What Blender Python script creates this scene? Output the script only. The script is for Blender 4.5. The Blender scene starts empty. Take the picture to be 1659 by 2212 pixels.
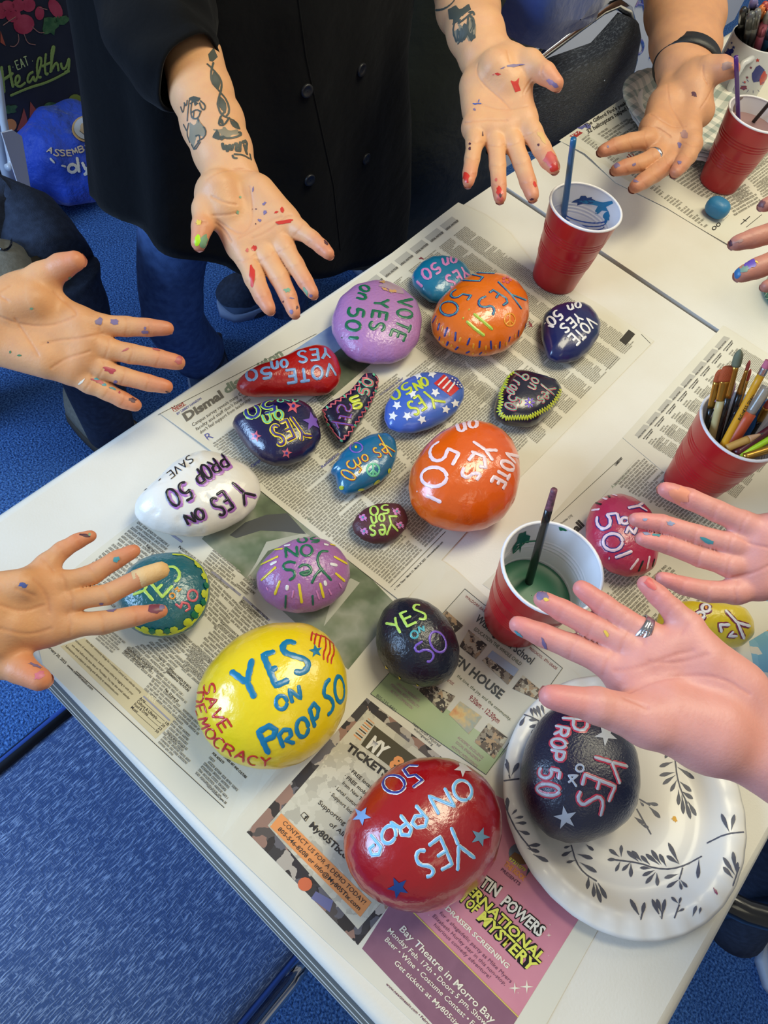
import bpy, bmesh, math, random
import numpy as np
from mathutils import Vector, Matrix
from mathutils.bvhtree import BVHTree
from mathutils.geometry import tessellate_polygon

random.seed(5); np.random.seed(5)
scn = bpy.context.scene
COL = scn.collection
def S(r, g, b):                                   # sRGB 0-255 to linear
    return tuple((c/255/12.92 if c/255 <= .04045 else ((c/255+.055)/1.055)**2.4) for c in (r, g, b))

# ------------------------------------------------------------------ camera
F, CX, CY = 1662.0, 829.5, 1106.0
TZ = 0.74                                         # table top height
CAM = Vector((0, 0, TZ+0.7035))
RIGHT = Vector((0.65567084, -0.7395308, 0.15228247))
DOWN = Vector((-0.5875619, -0.62641179, -0.51222972))
FWD = Vector((0.47420118, 0.24637871, -0.84524007))
M3 = Matrix((RIGHT, -DOWN, -FWD)).transposed().to_4x4()
cd = bpy.data.cameras.new('camera'); cam = bpy.data.objects.new('camera', cd); COL.objects.link(cam)
cam.matrix_world = Matrix.Translation(CAM) @ M3
cd.sensor_fit = 'AUTO'; cd.sensor_width = 36; cd.lens = F/2212*36; cd.clip_start = .01; cd.clip_end = 60
scn.camera = cam

# ------------------------------------------------------------------ light
vs = scn.view_settings
vs.view_transform = 'Standard'; vs.look = 'None'; vs.gamma = 1; vs.use_curve_mapping = False
vs.exposure = 0.0
w = bpy.data.worlds.new('room_light'); scn.world = w; w.use_nodes = True
w.node_tree.nodes['Background'].inputs[0].default_value = (.90, .94, 1, 1)
w.node_tree.nodes['Background'].inputs[1].default_value = 0.27
def area(name, loc, tgt, sx, sy, power, col):
    l = bpy.data.lights.new(name, 'AREA'); l.shape = 'RECTANGLE'; l.size = sx; l.size_y = sy
    l.energy = power; l.color = col
    o = bpy.data.objects.new(name, l); COL.objects.link(o); o.location = loc
    o.rotation_euler = (Vector(tgt)-Vector(loc)).to_track_quat('-Z', 'Y').to_euler()
    return o
area('ceiling_light', (1.15, .05, 2.7), (1.15, .05, 0), 1.2, .6, 32, (1, .925, .66))
area('ceiling_light', (-.5, -1.4, 2.7), (-.5, -1.4, 0), 1.2, .6, 4, (1, .925, .66))
area('ceiling_light', (2.5, -.7, 2.7), (2.5, -.7, 0), 1.2, .6, 16, (1, .925, .68))
wl_ = area('window_light', (-1.45, 1.55, 1.6), (.0, .62, .6), 1.3, 1.2, 33, (.40, .64, 1))
wl_.data.spread = math.radians(115)

# ------------------------------------------------------------------ helpers
def ray(x, y):
    return RIGHT*((x-CX)/F) + DOWN*((y-CY)/F) + FWD
def onz(x, y, z):
    d = ray(x, y); return CAM + d*((z-CAM.z)/d.z)
def ony(x, y, Y):
    d = ray(x, y); return CAM + d*((Y-CAM.y)/d.y)
def onx(x, y, X):
    d = ray(x, y); return CAM + d*((X-CAM.x)/d.x)
def atd(x, y, depth):
    return CAM + ray(x, y)*depth
def proj(p):
    v = Vector(p)-CAM; z = v.dot(FWD)
    return (CX+F*v.dot(RIGHT)/z, CY+F*v.dot(DOWN)/z, z)
# crops of the photograph the measurements were read in: origin and magnification
CR = dict(A=(470, 530, 3.456), B=(850, 530, 3.456), C=(250, 930, 3.072), D=(670, 900, 3.456), E=(400, 1320, 3.318),
          F=(720, 1500, 3.318), G=(1080, 1450, 2.865), H=(340, 720, 4.366), I=(100, 1130, 3.95), J=(130, 1450, 3.77),
          K=(760, 1230, 3.607), L=(520, 1500, 3.95), M=(760, 1780, 3.456), N=(920, 0, 4.809), T1=(1120, 0, 3.078),
          T2=(0, 0, 3.95), T3=(0, 440, 3.607), T4=(1400, 400, 6.143), T5=(1360, 720, 5.548), T6=(1000, 1000, 2.517),
          T7=(1380, 1800, 5.369), T8=(360, 80, 3.455), P=(0, 0, 1.0), U=(1180, 180, 8.295))
def cp(c, pts):
    x0, y0, s = CR[c]
    return [(x0+x/s, y0+y/s) for x, y in pts]

def link(o, parent=None):
    COL.objects.link(o)
    if parent is not None:
        o.parent = parent
        if parent.type == 'EMPTY': o.matrix_parent_inverse = Matrix.Translation(-parent.location)
    return o
def tag(o, label=None, cat=None, group=None, kind=None):
    if label: o['label'] = label
    if cat: o['category'] = cat
    if group: o['group'] = group
    if kind: o['kind'] = kind
    return o
def empty(name, loc, label=None, cat=None, group=None):
    o = bpy.data.objects.new(name, None); o.location = loc; o.empty_display_size = .05
    COL.objects.link(o); o.matrix_world = Matrix.Translation(Vector(loc))
    return tag(o, label, cat, group)
def mesh(name, verts, faces, mats, parent=None, smooth=True, mi=None):
    me = bpy.data.meshes.new(name)
    me.from_pydata([tuple(v) for v in verts], [], faces)
    if not isinstance(mats, (list, tuple)): mats = [mats]
    for m in mats: me.materials.append(m)
    if mi is not None: me.polygons.foreach_set('material_index', mi)
    if smooth: me.polygons.foreach_set('use_smooth', [True]*len(me.polygons))
    me.update()
    o = bpy.data.objects.new(name, me)
    return link(o, parent)
class MB:                                          # mesh builder: collects shapes into one mesh
    def __init__(s): s.v = []; s.f = []; s.m = []
    def add(s, v, f, m=0):
        b = len(s.v); s.v += [tuple(p) for p in v]; s.f += [tuple(i+b for i in q) for q in f]; s.m += [m]*len(f); return s
    def build(s, name, mats, parent=None, smooth=True):
        return mesh(name, s.v, s.f, mats, parent, smooth, s.m)
    def tube(s, pts, r, n=12, m=0, closed=False, caps=True):
        pts = [Vector(p) for p in pts]; k = len(pts)
        rs = r if isinstance(r, (list, tuple)) else [r]*k
        V = []; up = None
        for i, p in enumerate(pts):
            if closed: t = pts[(i+1) % k]-pts[i-1]
            else: t = pts[min(i+1, k-1)]-pts[max(i-1, 0)]
            t.normalize()
            if up is None:
                up = Vector((0, 0, 1)) if abs(t.z) < .9 else Vector((1, 0, 0))
            a = (up-t*up.dot(t))
            if a.length < 1e-6: a = t.orthogonal()
            a.normalize(); b = t.cross(a); up = a
            for j in range(n):
                an = 2*math.pi*j/n
                V.append(p+(a*math.cos(an)+b*math.sin(an))*rs[i])
        Fc = []
        for i in range(k if closed else k-1):
            for j in range(n):
                i2 = (i+1) % k
                Fc.append((i*n+j, i*n+(j+1) % n, i2*n+(j+1) % n, i2*n+j))
        if caps and not closed:
            Fc.append(tuple(range(n-1, -1, -1))); Fc.append(tuple((k-1)*n+j for j in range(n)))
        return s.add(V, Fc, m)
    def lathe(s, prof, c=(0, 0, 0), n=48, m=0, axis=None, squash=None):
        c = Vector(c); V = []; k = len(prof)
        if axis is None: a, b, u = Vector((1, 0, 0)), Vector((0, 1, 0)), Vector((0, 0, 1))
        else:
            u = Vector(axis).normalized(); a = u.orthogonal().normalized(); b = u.cross(a)
        for r, z in prof:
            for j in range(n):
                an = 2*math.pi*j/n
                V.append(c+a*(r*math.cos(an))+b*(r*math.sin(an))+u*z)
        Fc = []
        for i in range(k-1):
            for j in range(n):
                Fc.append((i*n+j, i*n+(j+1) % n, (i+1)*n+(j+1) % n, (i+1)*n+j))
        return s.add(V, Fc, m)
    def box(s, lo, hi, m=0):
        x0, y0, z0 = lo; x1, y1, z1 = hi
        V = [(x0, y0, z0), (x1, y0, z0), (x1, y1, z0), (x0, y1, z0), (x0, y0, z1), (x1, y0, z1), (x1, y1, z1), (x0, y1, z1)]
        return s.add(V, [(3, 2, 1, 0), (4, 5, 6, 7), (0, 1, 5, 4), (1, 2, 6, 5), (2, 3, 7, 6), (3, 0, 4, 7)], m)

MATS = {}
def mat(name, col, rough=.5, spec=.5, bump=None, mottle=None, sss=0, coat=0, metal=0, trans=0, alpha=1, sheen=0, attr=None, aniso=None):
    """bump=(scale,strength,distance)  mottle=(scale, colour2, amount)"""
    if name in MATS: return MATS[name]
    m = bpy.data.materials.new(name); m.use_nodes = True; nt = m.node_tree; N = nt.nodes; L = nt.links
    b = N['Principled BSDF']; b.inputs['Base Color'].default_value = (*col, 1)
    b.inputs['Roughness'].default_value = rough; b.inputs['Specular IOR Level'].default_value = spec
    b.inputs['Metallic'].default_value = metal; b.inputs['Coat Weight'].default_value = coat; b.inputs['Coat Roughness'].default_value = .07
    b.inputs['Transmission Weight'].default_value = trans; b.inputs['Alpha'].default_value = alpha
    if sheen: b.inputs['Sheen Weight'].default_value = sheen; b.inputs['Sheen Roughness'].default_value = .5
    if sss:
        b.inputs['Subsurface Weight'].default_value = sss; b.inputs['Subsurface Radius'].default_value = (1, .35, .2); b.inputs['Subsurface Scale'].default_value = .006
    tc = N.new('ShaderNodeTexCoord')
    out = None
    if attr:
        a = N.new('ShaderNodeAttribute'); a.attribute_name = attr; out = a.outputs['Color']
        L.new(out, b.inputs['Base Color'])
    if mottle:
        n = N.new('ShaderNodeTexNoise'); n.inputs['Scale'].default_value = mottle[0]; n.inputs['Detail'].default_value = 6
        L.new(tc.outputs['Object'], n.inputs['Vector'])
        r = N.new('ShaderNodeMapRange'); r.inputs[1].default_value = .38; r.inputs[2].default_value = .68; r.inputs[4].default_value = mottle[2]
        L.new(n.outputs['Fac'], r.inputs[0])
        mx = N.new('ShaderNodeMix'); mx.data_type = 'RGBA'
        L.new(r.outputs[0], mx.inputs[0]); mx.inputs[7].default_value = (*mottle[1], 1)
        if out: L.new(out, mx.inputs[6])
        else: mx.inputs[6].default_value = (*col, 1)
        L.new(mx.outputs[2], b.inputs['Base Color'])
    if bump:
        n = N.new('ShaderNodeTexNoise'); n.inputs['Scale'].default_value = bump[0]; n.inputs['Detail'].default_value = 5
        L.new(tc.outputs['Object'], n.inputs['Vector'])
        if aniso:
            mp = N.new('ShaderNodeMapping'); mp.inputs['Scale'].default_value = aniso
            L.new(tc.outputs['Object'], mp.inputs[0]); L.new(mp.outputs[0], n.inputs['Vector'])
        bp = N.new('ShaderNodeBump'); bp.inputs['Strength'].default_value = bump[1]; bp.inputs['Distance'].default_value = bump[2]
        L.new(n.outputs['Fac'], bp.inputs['Height']); L.new(bp.outputs[0], b.inputs['Normal']); L.new(bp.outputs[0], b.inputs['Coat Normal'])
    MATS[name] = m
    return m

# --- paint laid on a surface -------------------------------------------------
def bvh_of(objs):
    V = []; P = []
    for o in (objs if isinstance(objs, (list, tuple)) else [objs]):
        k = len(V); mw = o.matrix_world if o.parent is None else Matrix.Identity(4)
        V += [o.data.vertices[i].co.copy() for i in range(len(o.data.vertices))]
        P += [tuple(j+k for j in p.vertices) for p in o.data.polygons]
    return BVHTree.FromPolygons(V, P)
def hit(bv, x, y):
    d = ray(x, y).normalized()
    loc, nor, _, _ = bv.ray_cast(CAM, d)
    if loc is None: return None
    if nor.dot(d) > 0: nor = -nor
    return loc, nor
def resample(pts, step):
    out = [pts[0]]
    for a, b in zip(pts[:-1], pts[1:]):
        L = math.hypot(b[0]-a[0], b[1]-a[1]); n = max(1, int(math.ceil(L/step)))
        out += [(a[0]+(b[0]-a[0])*i/n, a[1]+(b[1]-a[1])*i/n) for i in range(1, n+1)]
    return out
def smooth_path(pts, it=1):
    for _ in range(it):
        q = [pts[0]]
        for a, b in zip(pts[:-1], pts[1:]):
            q += [(a[0]*.75+b[0]*.25, a[1]*.75+b[1]*.25), (a[0]*.25+b[0]*.75, a[1]*.25+b[1]*.75)]
        q.append(pts[-1]); pts = q
    return pts
def stroke(mb, bv, pts, wpx, off=.0004, m=0, bulge=.0004, jit=.12, taper=True, step=None):
    pts = resample(pts, step or max(1.2, wpx*.3))
    H = []
    runs = []
    for p in pts:
        h = hit(bv, *p)
        if h is None:
            if len(H) > 1: runs.append(H)
            H = []
        else: H.append(h)
    if len(H) > 1: runs.append(H)
    elif len(H) == 1 and not runs:
        q = hit(bv, pts[0][0]+wpx*.3, pts[0][1]); 
        if q: runs.append([H[0], q])
    K = (-1, -.55, 0, .55, 1)
    for H in runs:
        s = [0]
        for a, b in zip(H[:-1], H[1:]): s.append(s[-1]+(b[0]-a[0]).length)
        V = []; n = len(H); ph = random.random()*6
        for i, (loc, nor) in enumerate(H):
            t = H[min(i+1, n-1)][0]-H[max(i-1, 0)][0]
            t = t-nor*t.dot(nor)
            if t.length < 1e-9: t = nor.orthogonal()
            t.normalize(); sd = nor.cross(t)
            depth = (loc-CAM).dot(FWD)
            # correct the width for the surface's tilt to the view across the stroke
            hw = wpx*depth/F/2*(1+jit*math.sin(ph+s[i]*900)*random.uniform(.4, 1))
            e = min(s[i], s[-1]-s[i])
            if taper and e < hw*.8: hw *= .45+.55*math.sqrt(max(0, 1-(1-e/(hw*.8))**2))
            for a in K:
                q = loc+sd*(hw*a)
                w = bv.find_nearest(q, .02)
                if w[0] is not None:
                    nn = w[1] if w[1].dot(nor) > 0 else -w[1]
                    q = w[0]+nn*(off+bulge*(1-a*a))
                else: q = q+nor*off
                V.append(q)
        mb.add(V, [(i*5+j, i*5+j+1, (i+1)*5+j+1, (i+1)*5+j) for i in range(n-1) for j in range(4)], m)
def fill(mb, bv, poly, off=.0005, m=0, c=None, sub=5):
    """star-shaped polygon painted on the surface"""
    n = len(poly)
    if c is None: c = (sum(p[0] for p in poly)/n, sum(p[1] for p in poly)/n)
    ring = []
    for k in range(sub+1):
        f = k/sub
        ring.append([(c[0]+(p[0]-c[0])*f, c[1]+(p[1]-c[1])*f) for p in poly])
    hc = hit(bv, *c)
    if hc is None: return
    V = []; last = hc
    for k in range(1, sub+1):
        for p in ring[k]:
            h = hit(bv, *p)
            if h is None: h = None
            V.append(h)
    for i in range(len(V)):
        if V[i] is None: V[i] = V[i-n] if i >= n and V[i-n] is not None else hc
    V = [hc[0]+hc[1]*off]+[a+b*off for a, b in V]
    fc = [(0, 1+i, 1+(i+1) % n) for i in range(n)]
    for k in range(sub-1):
        for i in range(n):
            j = (i+1) % n
            fc.append((1+k*n+i, 1+(k+1)*n+i, 1+(k+1)*n+j, 1+k*n+j))
    mb.add(V, fc, m)
def ell(cx, cy, rx, ry, rot=0, n=22, a0=0, a1=360):
    c, s = math.cos(math.radians(rot)), math.sin(math.radians(rot)); o = []
    for i in range(n+1):
        a = math.radians(a0+(a1-a0)*i/n); x, y = rx*math.cos(a), ry*math.sin(a)
        o.append((cx+x*c-y*s, cy+x*s+y*c))
    return o
def star(cx, cy, r, rot=-90, inner=.42, n=5):
    o = []
    for i in range(2*n):
        a = math.radians(rot+180*i/n); q = r*(1 if i % 2 == 0 else inner)
        o += [(cx+q*math.cos(a), cy+q*math.sin(a))]
    # add midpoints so the painted star follows the surface
    return [p for a, b in zip(o, o[1:]+o[:1]) for p in (a, ((a[0]+b[0])/2, (a[1]+b[1])/2))]
def blob(cx, cy, rx, ry, rot=0, jag=.25, n=14):
    c, s = math.cos(math.radians(rot)), math.sin(math.radians(rot)); o = []
    for i in range(n):
        a = 2*math.pi*i/n; q = 1+random.uniform(-jag, jag); x, y = rx*q*math.cos(a), ry*q*math.sin(a)
        o.append((cx+x*c-y*s, cy+x*s+y*c))
    return o
def arc(cx, cy, rx, ry, a0, a1, n=14): return [(cx+rx*math.cos(math.radians(a0+(a1-a0)*i/n)), cy+ry*math.sin(math.radians(a0+(a1-a0)*i/n))) for i in range(n+1)]
S_ = [(.95, .82), (.8, .96), (.5, 1), (.2, .95), (.06, .77), (.2, .6), (.5, .5), (.82, .4), (.95, .22), (.8, .05), (.5, 0), (.2, .03), (.04, .17)]
GL = {
 'V': [[(0, 1), (.5, 0), (1, 1)]], 'O': [arc(.5, .5, .5, .5, 90, 450, 24)], '0': [arc(.5, .5, .46, .5, 90, 450, 24)],
 'T': [[(0, 1), (1, 1)], [(.5, 1), (.5, 0)]], 'E': [[(1, 1), (.05, 1), (.05, 0), (1, 0)], [(.05, .5), (.8, .5)]],
 'Y': [[(0, 1), (.5, .48)], [(1, 1), (.5, .48), (.5, 0)]], 'S': [smooth_path(S_)],
 'N': [[(0, 0), (0, 1), (1, 0), (1, 1)]], 'P': [[(0, 0), (0, 1), (.55, 1), (.85, .9), (.92, .73), (.82, .55), (.55, .46), (0, .46)]],
 'R': [[(0, 0), (0, 1), (.55, 1), (.85, .9), (.92, .73), (.82, .55), (.55, .48), (0, .48)], [(.45, .48), (1, 0)]],
 'A': [[(0, 0), (.5, 1), (1, 0)], [(.2, .38), (.8, .38)]], 'D': [[(0, 0), (0, 1), (.45, 1), (.85, .8), (.97, .5), (.85, .2), (.45, 0), (0, 0)]],
 'M': [[(0, 0), (.12, 1), (.5, .25), (.88, 1), (1, 0)]], 'C': [arc(.55, .5, .52, .5, 50, 310, 16)],
 '5': [[(.92, 1), (.2, 1)], [(.2, 1), (.12, .55)] + smooth_path([(.12, .55), (.45, .64), (.8, .55), (.95, .32), (.8, .08), (.45, 0), (.08, .1)])],
 'n': [[(.08, .62), (.08, 0)], smooth_path([(.08, .4), (.3, .6), (.65, .62), (.85, .45), (.88, 0)])],
 'o': [arc(.5, .31, .44, .31, 90, 450, 20)], 'r': [[(.15, .62), (.15, 0)], [(.15, .4), (.4, .6), (.85, .58)]],
 'p': [[(.1, .62), (.1, -.35)], arc(.48, .31, .4, .31, 180, 540, 18)],
 'e': [[(.08, .32), (.9, .32)] + arc(.5, .31, .42, .31, 0, 310, 16)], 's': [smooth_path([(x*.8+.1, y*.62) for x, y in S_])],
 '!': [[(.5, 1), (.5, .38)], [(.5, .08), (.5, .02)]],
}
def word(txt, base, h, wf=.74):
    """hand lettered word along a baseline (px); returns stroke lists"""
    d = [0]
    for a, b in zip(base[:-1], base[1:]): d.append(d[-1]+math.hypot(b[0]-a[0], b[1]-a[1]))
    n = len(txt); cell = d[-1]/n; out = []
    for k, ch in enumerate(txt):
        sc = (k+.5)*cell; i = max(j for j in range(len(base)-1) if d[j] <= sc+1e-6)
        t = (sc-d[i])/(d[i+1]-d[i]); a, b = base[i], base[i+1]
        r = ((b[0]-a[0])/(d[i+1]-d[i]), (b[1]-a[1])/(d[i+1]-d[i])); u = (r[1], -r[0])
        cx, cy = a[0]+(b[0]-a[0])*t, a[1]+(b[1]-a[1])*t
        j = random.uniform(-.06, .06); hs = h*random.uniform(.94, 1.06)
        for st in GL[ch]:
            out.append([(cx+r[0]*(x-.5)*cell*wf+u[0]*(y+j*.5)*hs, cy+r[1]*(x-.5)*cell*wf+u[1]*(y+j*.5)*hs) for x, y in st])
    return out
# ------------------------------------------------------------------ room and table
def carpet_mat():
    m = mat('carpet', S(40, 74, 136), rough=.95, spec=.1, bump=(210, 1, .006), mottle=(260, S(106, 158, 230), .85))
    return m
fl = mesh('floor', [(-2.6, -2.6, 0), (5.5, -2.6, 0), (5.5, 4.2, 0), (-2.6, 4.2, 0)], [(0, 1, 2, 3)], carpet_mat())
tag(fl, kind='structure')
m_tab = mat('table_plastic', S(221, 217, 208), rough=.42, spec=.4, bump=(420, .25, .0006), mottle=(9, S(212, 205, 190), .6))
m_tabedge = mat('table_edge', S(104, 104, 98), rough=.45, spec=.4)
m_steel = mat('grey_steel', S(110, 112, 115), rough=.4, metal=.8)
TX0, TX1, TY0, TY1 = 0.0383, 1.867, -0.2847, 0.4772
def slab(mb, x0, x1, y0, y1, rad, prof):
    """rounded-corner slab; rad = radii at (x0y0, x1y0, x1y1, x0y1)"""
    base = []
    for (cx, cy, sx, sy, r, a0) in ((x0, y0, 1, 1, rad[0], 180), (x1, y0, -1, 1, rad[1], 270), (x1, y1, -1, -1, rad[2], 0), (x0, y1, 1, -1, rad[3], 90)):
        for i in range(9):
            a = math.radians(a0+90*i/8)
            base.append((cx+sx*r, cy+sy*r, math.cos(a), math.sin(a), r))
    n = len(base); V = []
    for off, z in prof:
        for bx, by, c, s_, r in base:
            V.append((bx+c*max(r+off, .0005), by+s_*max(r+off, .0005), z))
    k = len(prof)
    fc = [(i*n+j, (i+1)*n+j, (i+1)*n+(j+1) % n, i*n+(j+1) % n) for i in range(k-1) for j in range(n)]
    fc.append(tuple(range(n))); fc.append(tuple((k-1)*n+j for j in range(n-1, -1, -1)))
    mb.add(V, fc)
tab = empty('folding_table', ((TX0+TX1)/2, (TY0+TY1)/2, 0), 'long white plastic folding table covered with newspapers, painted rocks and cups', 'table')
prof = [(-.018, TZ), (-.012, TZ-.0008), (-.0078, TZ-.004), (-.0072, TZ-.008), (-.0046, TZ-.018), (-.0040, TZ-.0185), (-.0018, TZ-.028), (-.0012, TZ-.0285), (-.0004, TZ-.0385), (0, TZ-.039), (-.004, TZ-.042)]
SX = 1.361*.7035
for x0, x1, r in ((TX0, SX-.0014, (.03, .004, .004, .03)), (SX+.0014, TX1, (.004, .03, .03, .004))):
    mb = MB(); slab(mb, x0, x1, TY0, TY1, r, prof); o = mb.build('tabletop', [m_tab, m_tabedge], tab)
    nb = 36
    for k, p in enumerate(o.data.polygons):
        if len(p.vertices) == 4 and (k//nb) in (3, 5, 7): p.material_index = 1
    o.data.polygons.foreach_set('use_smooth', [len(p.vertices) == 4 for p in o.data.polygons])
mb = MB()
for y in (TY0+.06, TY1-.06): mb.box((TX0+.08, y-.012, TZ-.06), (TX1-.08, y+.012, TZ-.038))
mb.build('rail', m_steel, tab, False)
for x in (TX0+.28, TX1-.28):
    mb = MB()
    mb.tube([(x, TY0+.1, TZ-.05), (x, TY0+.1, .02), (x, TY0+.08, .012)], .014)
    mb.tube([(x, TY1-.1, TZ-.05), (x, TY1-.1, .02), (x, TY1-.08, .012)], .014)
    mb.tube([(x, TY0+.1, .25), (x, TY1-.1, .25)], .012)
    mb.build('leg', m_steel, tab)

# ------------------------------------------------------------------ painted rocks
PZ = TZ+.0016                                      # top of the papers
def rock_mat(name, col, rough=.3, bs=90, bst=.35, coat=.5, bd=.004, mot=.25):
    return mat(name, col, rough=rough, spec=.5, bump=(bs*1.9, bst*.75, bd*.6), mottle=(45, tuple(c*.8 for c in col), mot), coat=min(1, coat*1.1))
def rock_mesh(name, outline, h, m, z0, eq=.42, sq=2.3, lump=.012, parent=None, pits=0, seed=0):
    rnd = np.random.RandomState(seed+11)
    out = np.array(outline); c = out.mean(0)
    dense = []
    for a, b in zip(out, np.roll(out, -1, 0)):
        for t in np.linspace(0, 1, 12, endpoint=False): dense.append(a+(b-a)*t)
    dense = np.array(dense)
    # smooth the outline a little
    for _ in range(3): dense = (np.roll(dense, 1, 0)+dense*2+np.roll(dense, -1, 0))/4
    c = dense.mean(0)
    NB = 90
    def radial(P):
        d = P-c; a = np.arctan2(d[:, 1], d[:, 0]); r = np.hypot(d[:, 0], d[:, 1])
        return a, r
    ta, tr = radial(dense); o = np.argsort(ta); ta, tr = ta[o], tr[o]
    target = lambda a: np.interp(a, np.r_[ta-2*np.pi, ta, ta+2*np.pi], np.r_[tr, tr, tr])
    NT, NP = 96, 40
    cl = np.vstack([dense, dense[:1]]); sd_ = np.r_[0, np.cumsum(np.hypot(*np.diff(cl, axis=0).T))]
    q_ = np.linspace(0, sd_[-1], NT, endpoint=False)
    ev = np.stack([np.interp(q_, sd_, cl[:, 0]), np.interp(q_, sd_, cl[:, 1])], 1)
    if np.sum(ev[:, 0]*np.roll(ev[:, 1], -1)-ev[:, 1]*np.roll(ev[:, 0], -1)) > 0: ev = ev[::-1]
    W = np.array([onz(x, y, z0+h*eq) for x, y in ev]); wc = np.array(onz(c[0], c[1], z0+h*eq))
    DX, DY = W[:, 0]-wc[0], W[:, 1]-wc[1]; rad = np.ones(NT)
    ph = np.linspace(-np.pi/2, np.pi/2, NP)
    # cross-section: superellipse, flat underside
    cs = np.sign(np.cos(ph))*np.abs(np.cos(ph))**(2/sq); sn = np.sign(np.sin(ph))*np.abs(np.sin(ph))**(2/2.0)
    zz = np.where(sn < 0, eq*h*(1-np.abs(sn)**1.0*1.0), eq*h+(1-eq)*h*sn)
    # low frequency lumps
    K = rnd.randn(6, 3)*38; PH = rnd.rand(6)*6.28
    R = np.array([RIGHT, DOWN, FWD]); cam0 = np.array(CAM)
    def build(rad):
        x = wc[0]+np.outer(cs, rad*DX); y = wc[1]+np.outer(cs, rad*DY); z = np.repeat(zz[:, None], NT, 1)
        P = np.stack([x, y, z], -1)
        n = sum(np.sin(P@K[i]+PH[i]) for i in range(6))/6
        top = np.clip((zz/h-.15)/.4, 0, 1)[:, None]
        P[..., 0] += (x-wc[0])*n*lump*2; P[..., 1] += (y-wc[1])*n*lump*2
        P[..., 2] += top*n*h*lump*3
        P[..., 2] += z0
        return P
    def project(P):
        q = (P.reshape(-1, 3)-cam0)@R.T
        return np.stack([CX+F*q[:, 0]/q[:, 2], CY+F*q[:, 1]/q[:, 2]], 1)
    for it in range(9):
        P = build(rad); px = project(P); a, r = radial(px)
        b = ((a+np.pi)/(2*np.pi)*NB).astype(int) % NB
        mx = np.zeros(NB); np.maximum.at(mx, b, r)
        for k in range(NB):
            if mx[k] == 0: mx[k] = max(mx[k-1], mx[(k+1) % NB])
        mx = (np.roll(mx, 1)+mx*2+np.roll(mx, -1))/4
        bc = -np.pi+(np.arange(NB)+.5)*2*np.pi/NB
        ratio = target(bc)/np.maximum(mx, 1)
        eqp = project(P[np.argmax(cs)]); ea = np.arctan2(eqp[:, 1]-c[1], eqp[:, 0]-c[0])
        q = np.interp(ea, np.r_[bc-2*np.pi, bc, bc+2*np.pi], np.r_[ratio, ratio, ratio])
        rad = np.clip(rad*np.clip(q, .8, 1.25)**.8, .78, 1.3)
        rad = (np.roll(rad, 2)+np.roll(rad, 1)*2+rad*4+np.roll(rad, -1)*2+np.roll(rad, -2))/10
    for _ in range(4): rad = (np.roll(rad, 2)+np.roll(rad, 1)*2+rad*3+np.roll(rad, -1)*2+np.roll(rad, -2))/9
    P = build(rad)
    for _ in range(pits):
        t = rnd.randint(NP//2-8, NP-3); j = rnd.randint(NT); p0 = P[t, j].copy(); rr = rnd.uniform(.0012, .003)
        d = np.linalg.norm(P-p0, axis=-1)
        nrm = (P-np.array([wc[0], wc[1], z0])); nrm /= np.linalg.norm(nrm, axis=-1, keepdims=True)
        P -= nrm*(np.exp(-(d/rr)**2)*rr*.5)[..., None]
    V = [tuple(p) for p in P.reshape(-1, 3)]
    Fc = [(i*NT+j, i*NT+(j+1) % NT, (i+1)*NT+(j+1) % NT, (i+1)*NT+j) for i in range(NP-1) for j in range(NT)]
    return mesh(name, V, Fc, m, parent)
ROCKS = []
def rock(label, crop, outline, h, col, seed=0, z0=None, group=None, rm=None, **kw):
    mk = dict(rough=.3, bs=90, bst=.35, coat=.5, bd=.004, mot=.25); mk.update(rm or {})
    m = rock_mat('rock_%d' % len(ROCKS), col, **mk)
    o = rock_mesh('painted_rock', cp(crop, outline), h, m, PZ if z0 is None else z0, seed=seed, **kw)
    tag(o, label, 'rock', group or 'hand-painted rocks on the table'); ROCKS.append(o)
    r = Rock(o, crop); return r
class Rock:
    def __init__(s, o, crop):
        s.o = o; s.bv = bvh_of(o); s.sc = CR[crop][2]; s.crop = crop
    def t(s, strokes, wd, cols, name='lettering', off=.0004):
        """cols: list of (material, width factor) from the outline inward"""
        mb = MB(); ms = []
        for k, (m, f) in enumerate(cols):
            ms.append(m)
            for st in strokes:
                stroke(mb, s.bv, cp(s.crop, st), wd*f/s.sc, off+k*.0005, k)
        if mb.v: return mb.build(name, ms, s.o)
    def shapes(s, polys, m, name, off=.0005):
        for p in polys:
            mb = MB(); fill(mb, s.bv, cp(s.crop, p), off)
            if mb.v: mb.build(name, m, s.o)
def paint(name, r, g, b, rough=.35): return mat('paint_'+name, S(r, g, b), rough=rough, spec=.5, coat=.3, bump=(220, .25, .001))
p_green = paint('green', 24, 105, 74); p_white = paint('white', 226, 224, 226); p_pinkw = paint('pale_pink', 236, 208, 216)
p_lblue = paint('light_blue', 124, 160, 205); p_sky = paint('sky_blue', 122, 188, 232); p_blue = paint('blue', 8, 118, 164); p_navy = paint('navy', 38, 48, 130)
p_yel = paint('yellow', 226, 205, 48); p_yg = paint('yellow_green', 190, 200, 52); p_lg = paint('lime', 178, 214, 96); p_mint = paint('mint', 96, 188, 150)
p_red = paint('red', 196, 40, 34); p_pink = paint('pink', 206, 92, 106); p_lpink = paint('orchid', 205, 130, 190); p_pur = paint('purple', 118, 86, 186); p_lpur = paint('lavender', 172, 112, 190)
p_black = paint('black', 24, 20, 26); p_teal = paint('teal', 70, 160, 170); p_orange = paint('orange', 232, 150, 36); p_dteal = paint('deep_teal', 22, 92, 84)
p_grey = paint('silver_grey', 176, 180, 188); p_slate = paint('slate_blue', 110, 150, 178); p_dblue = paint('deep_blue', 20, 60, 120); p_maroon = paint('maroon', 120, 36, 70)

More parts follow.
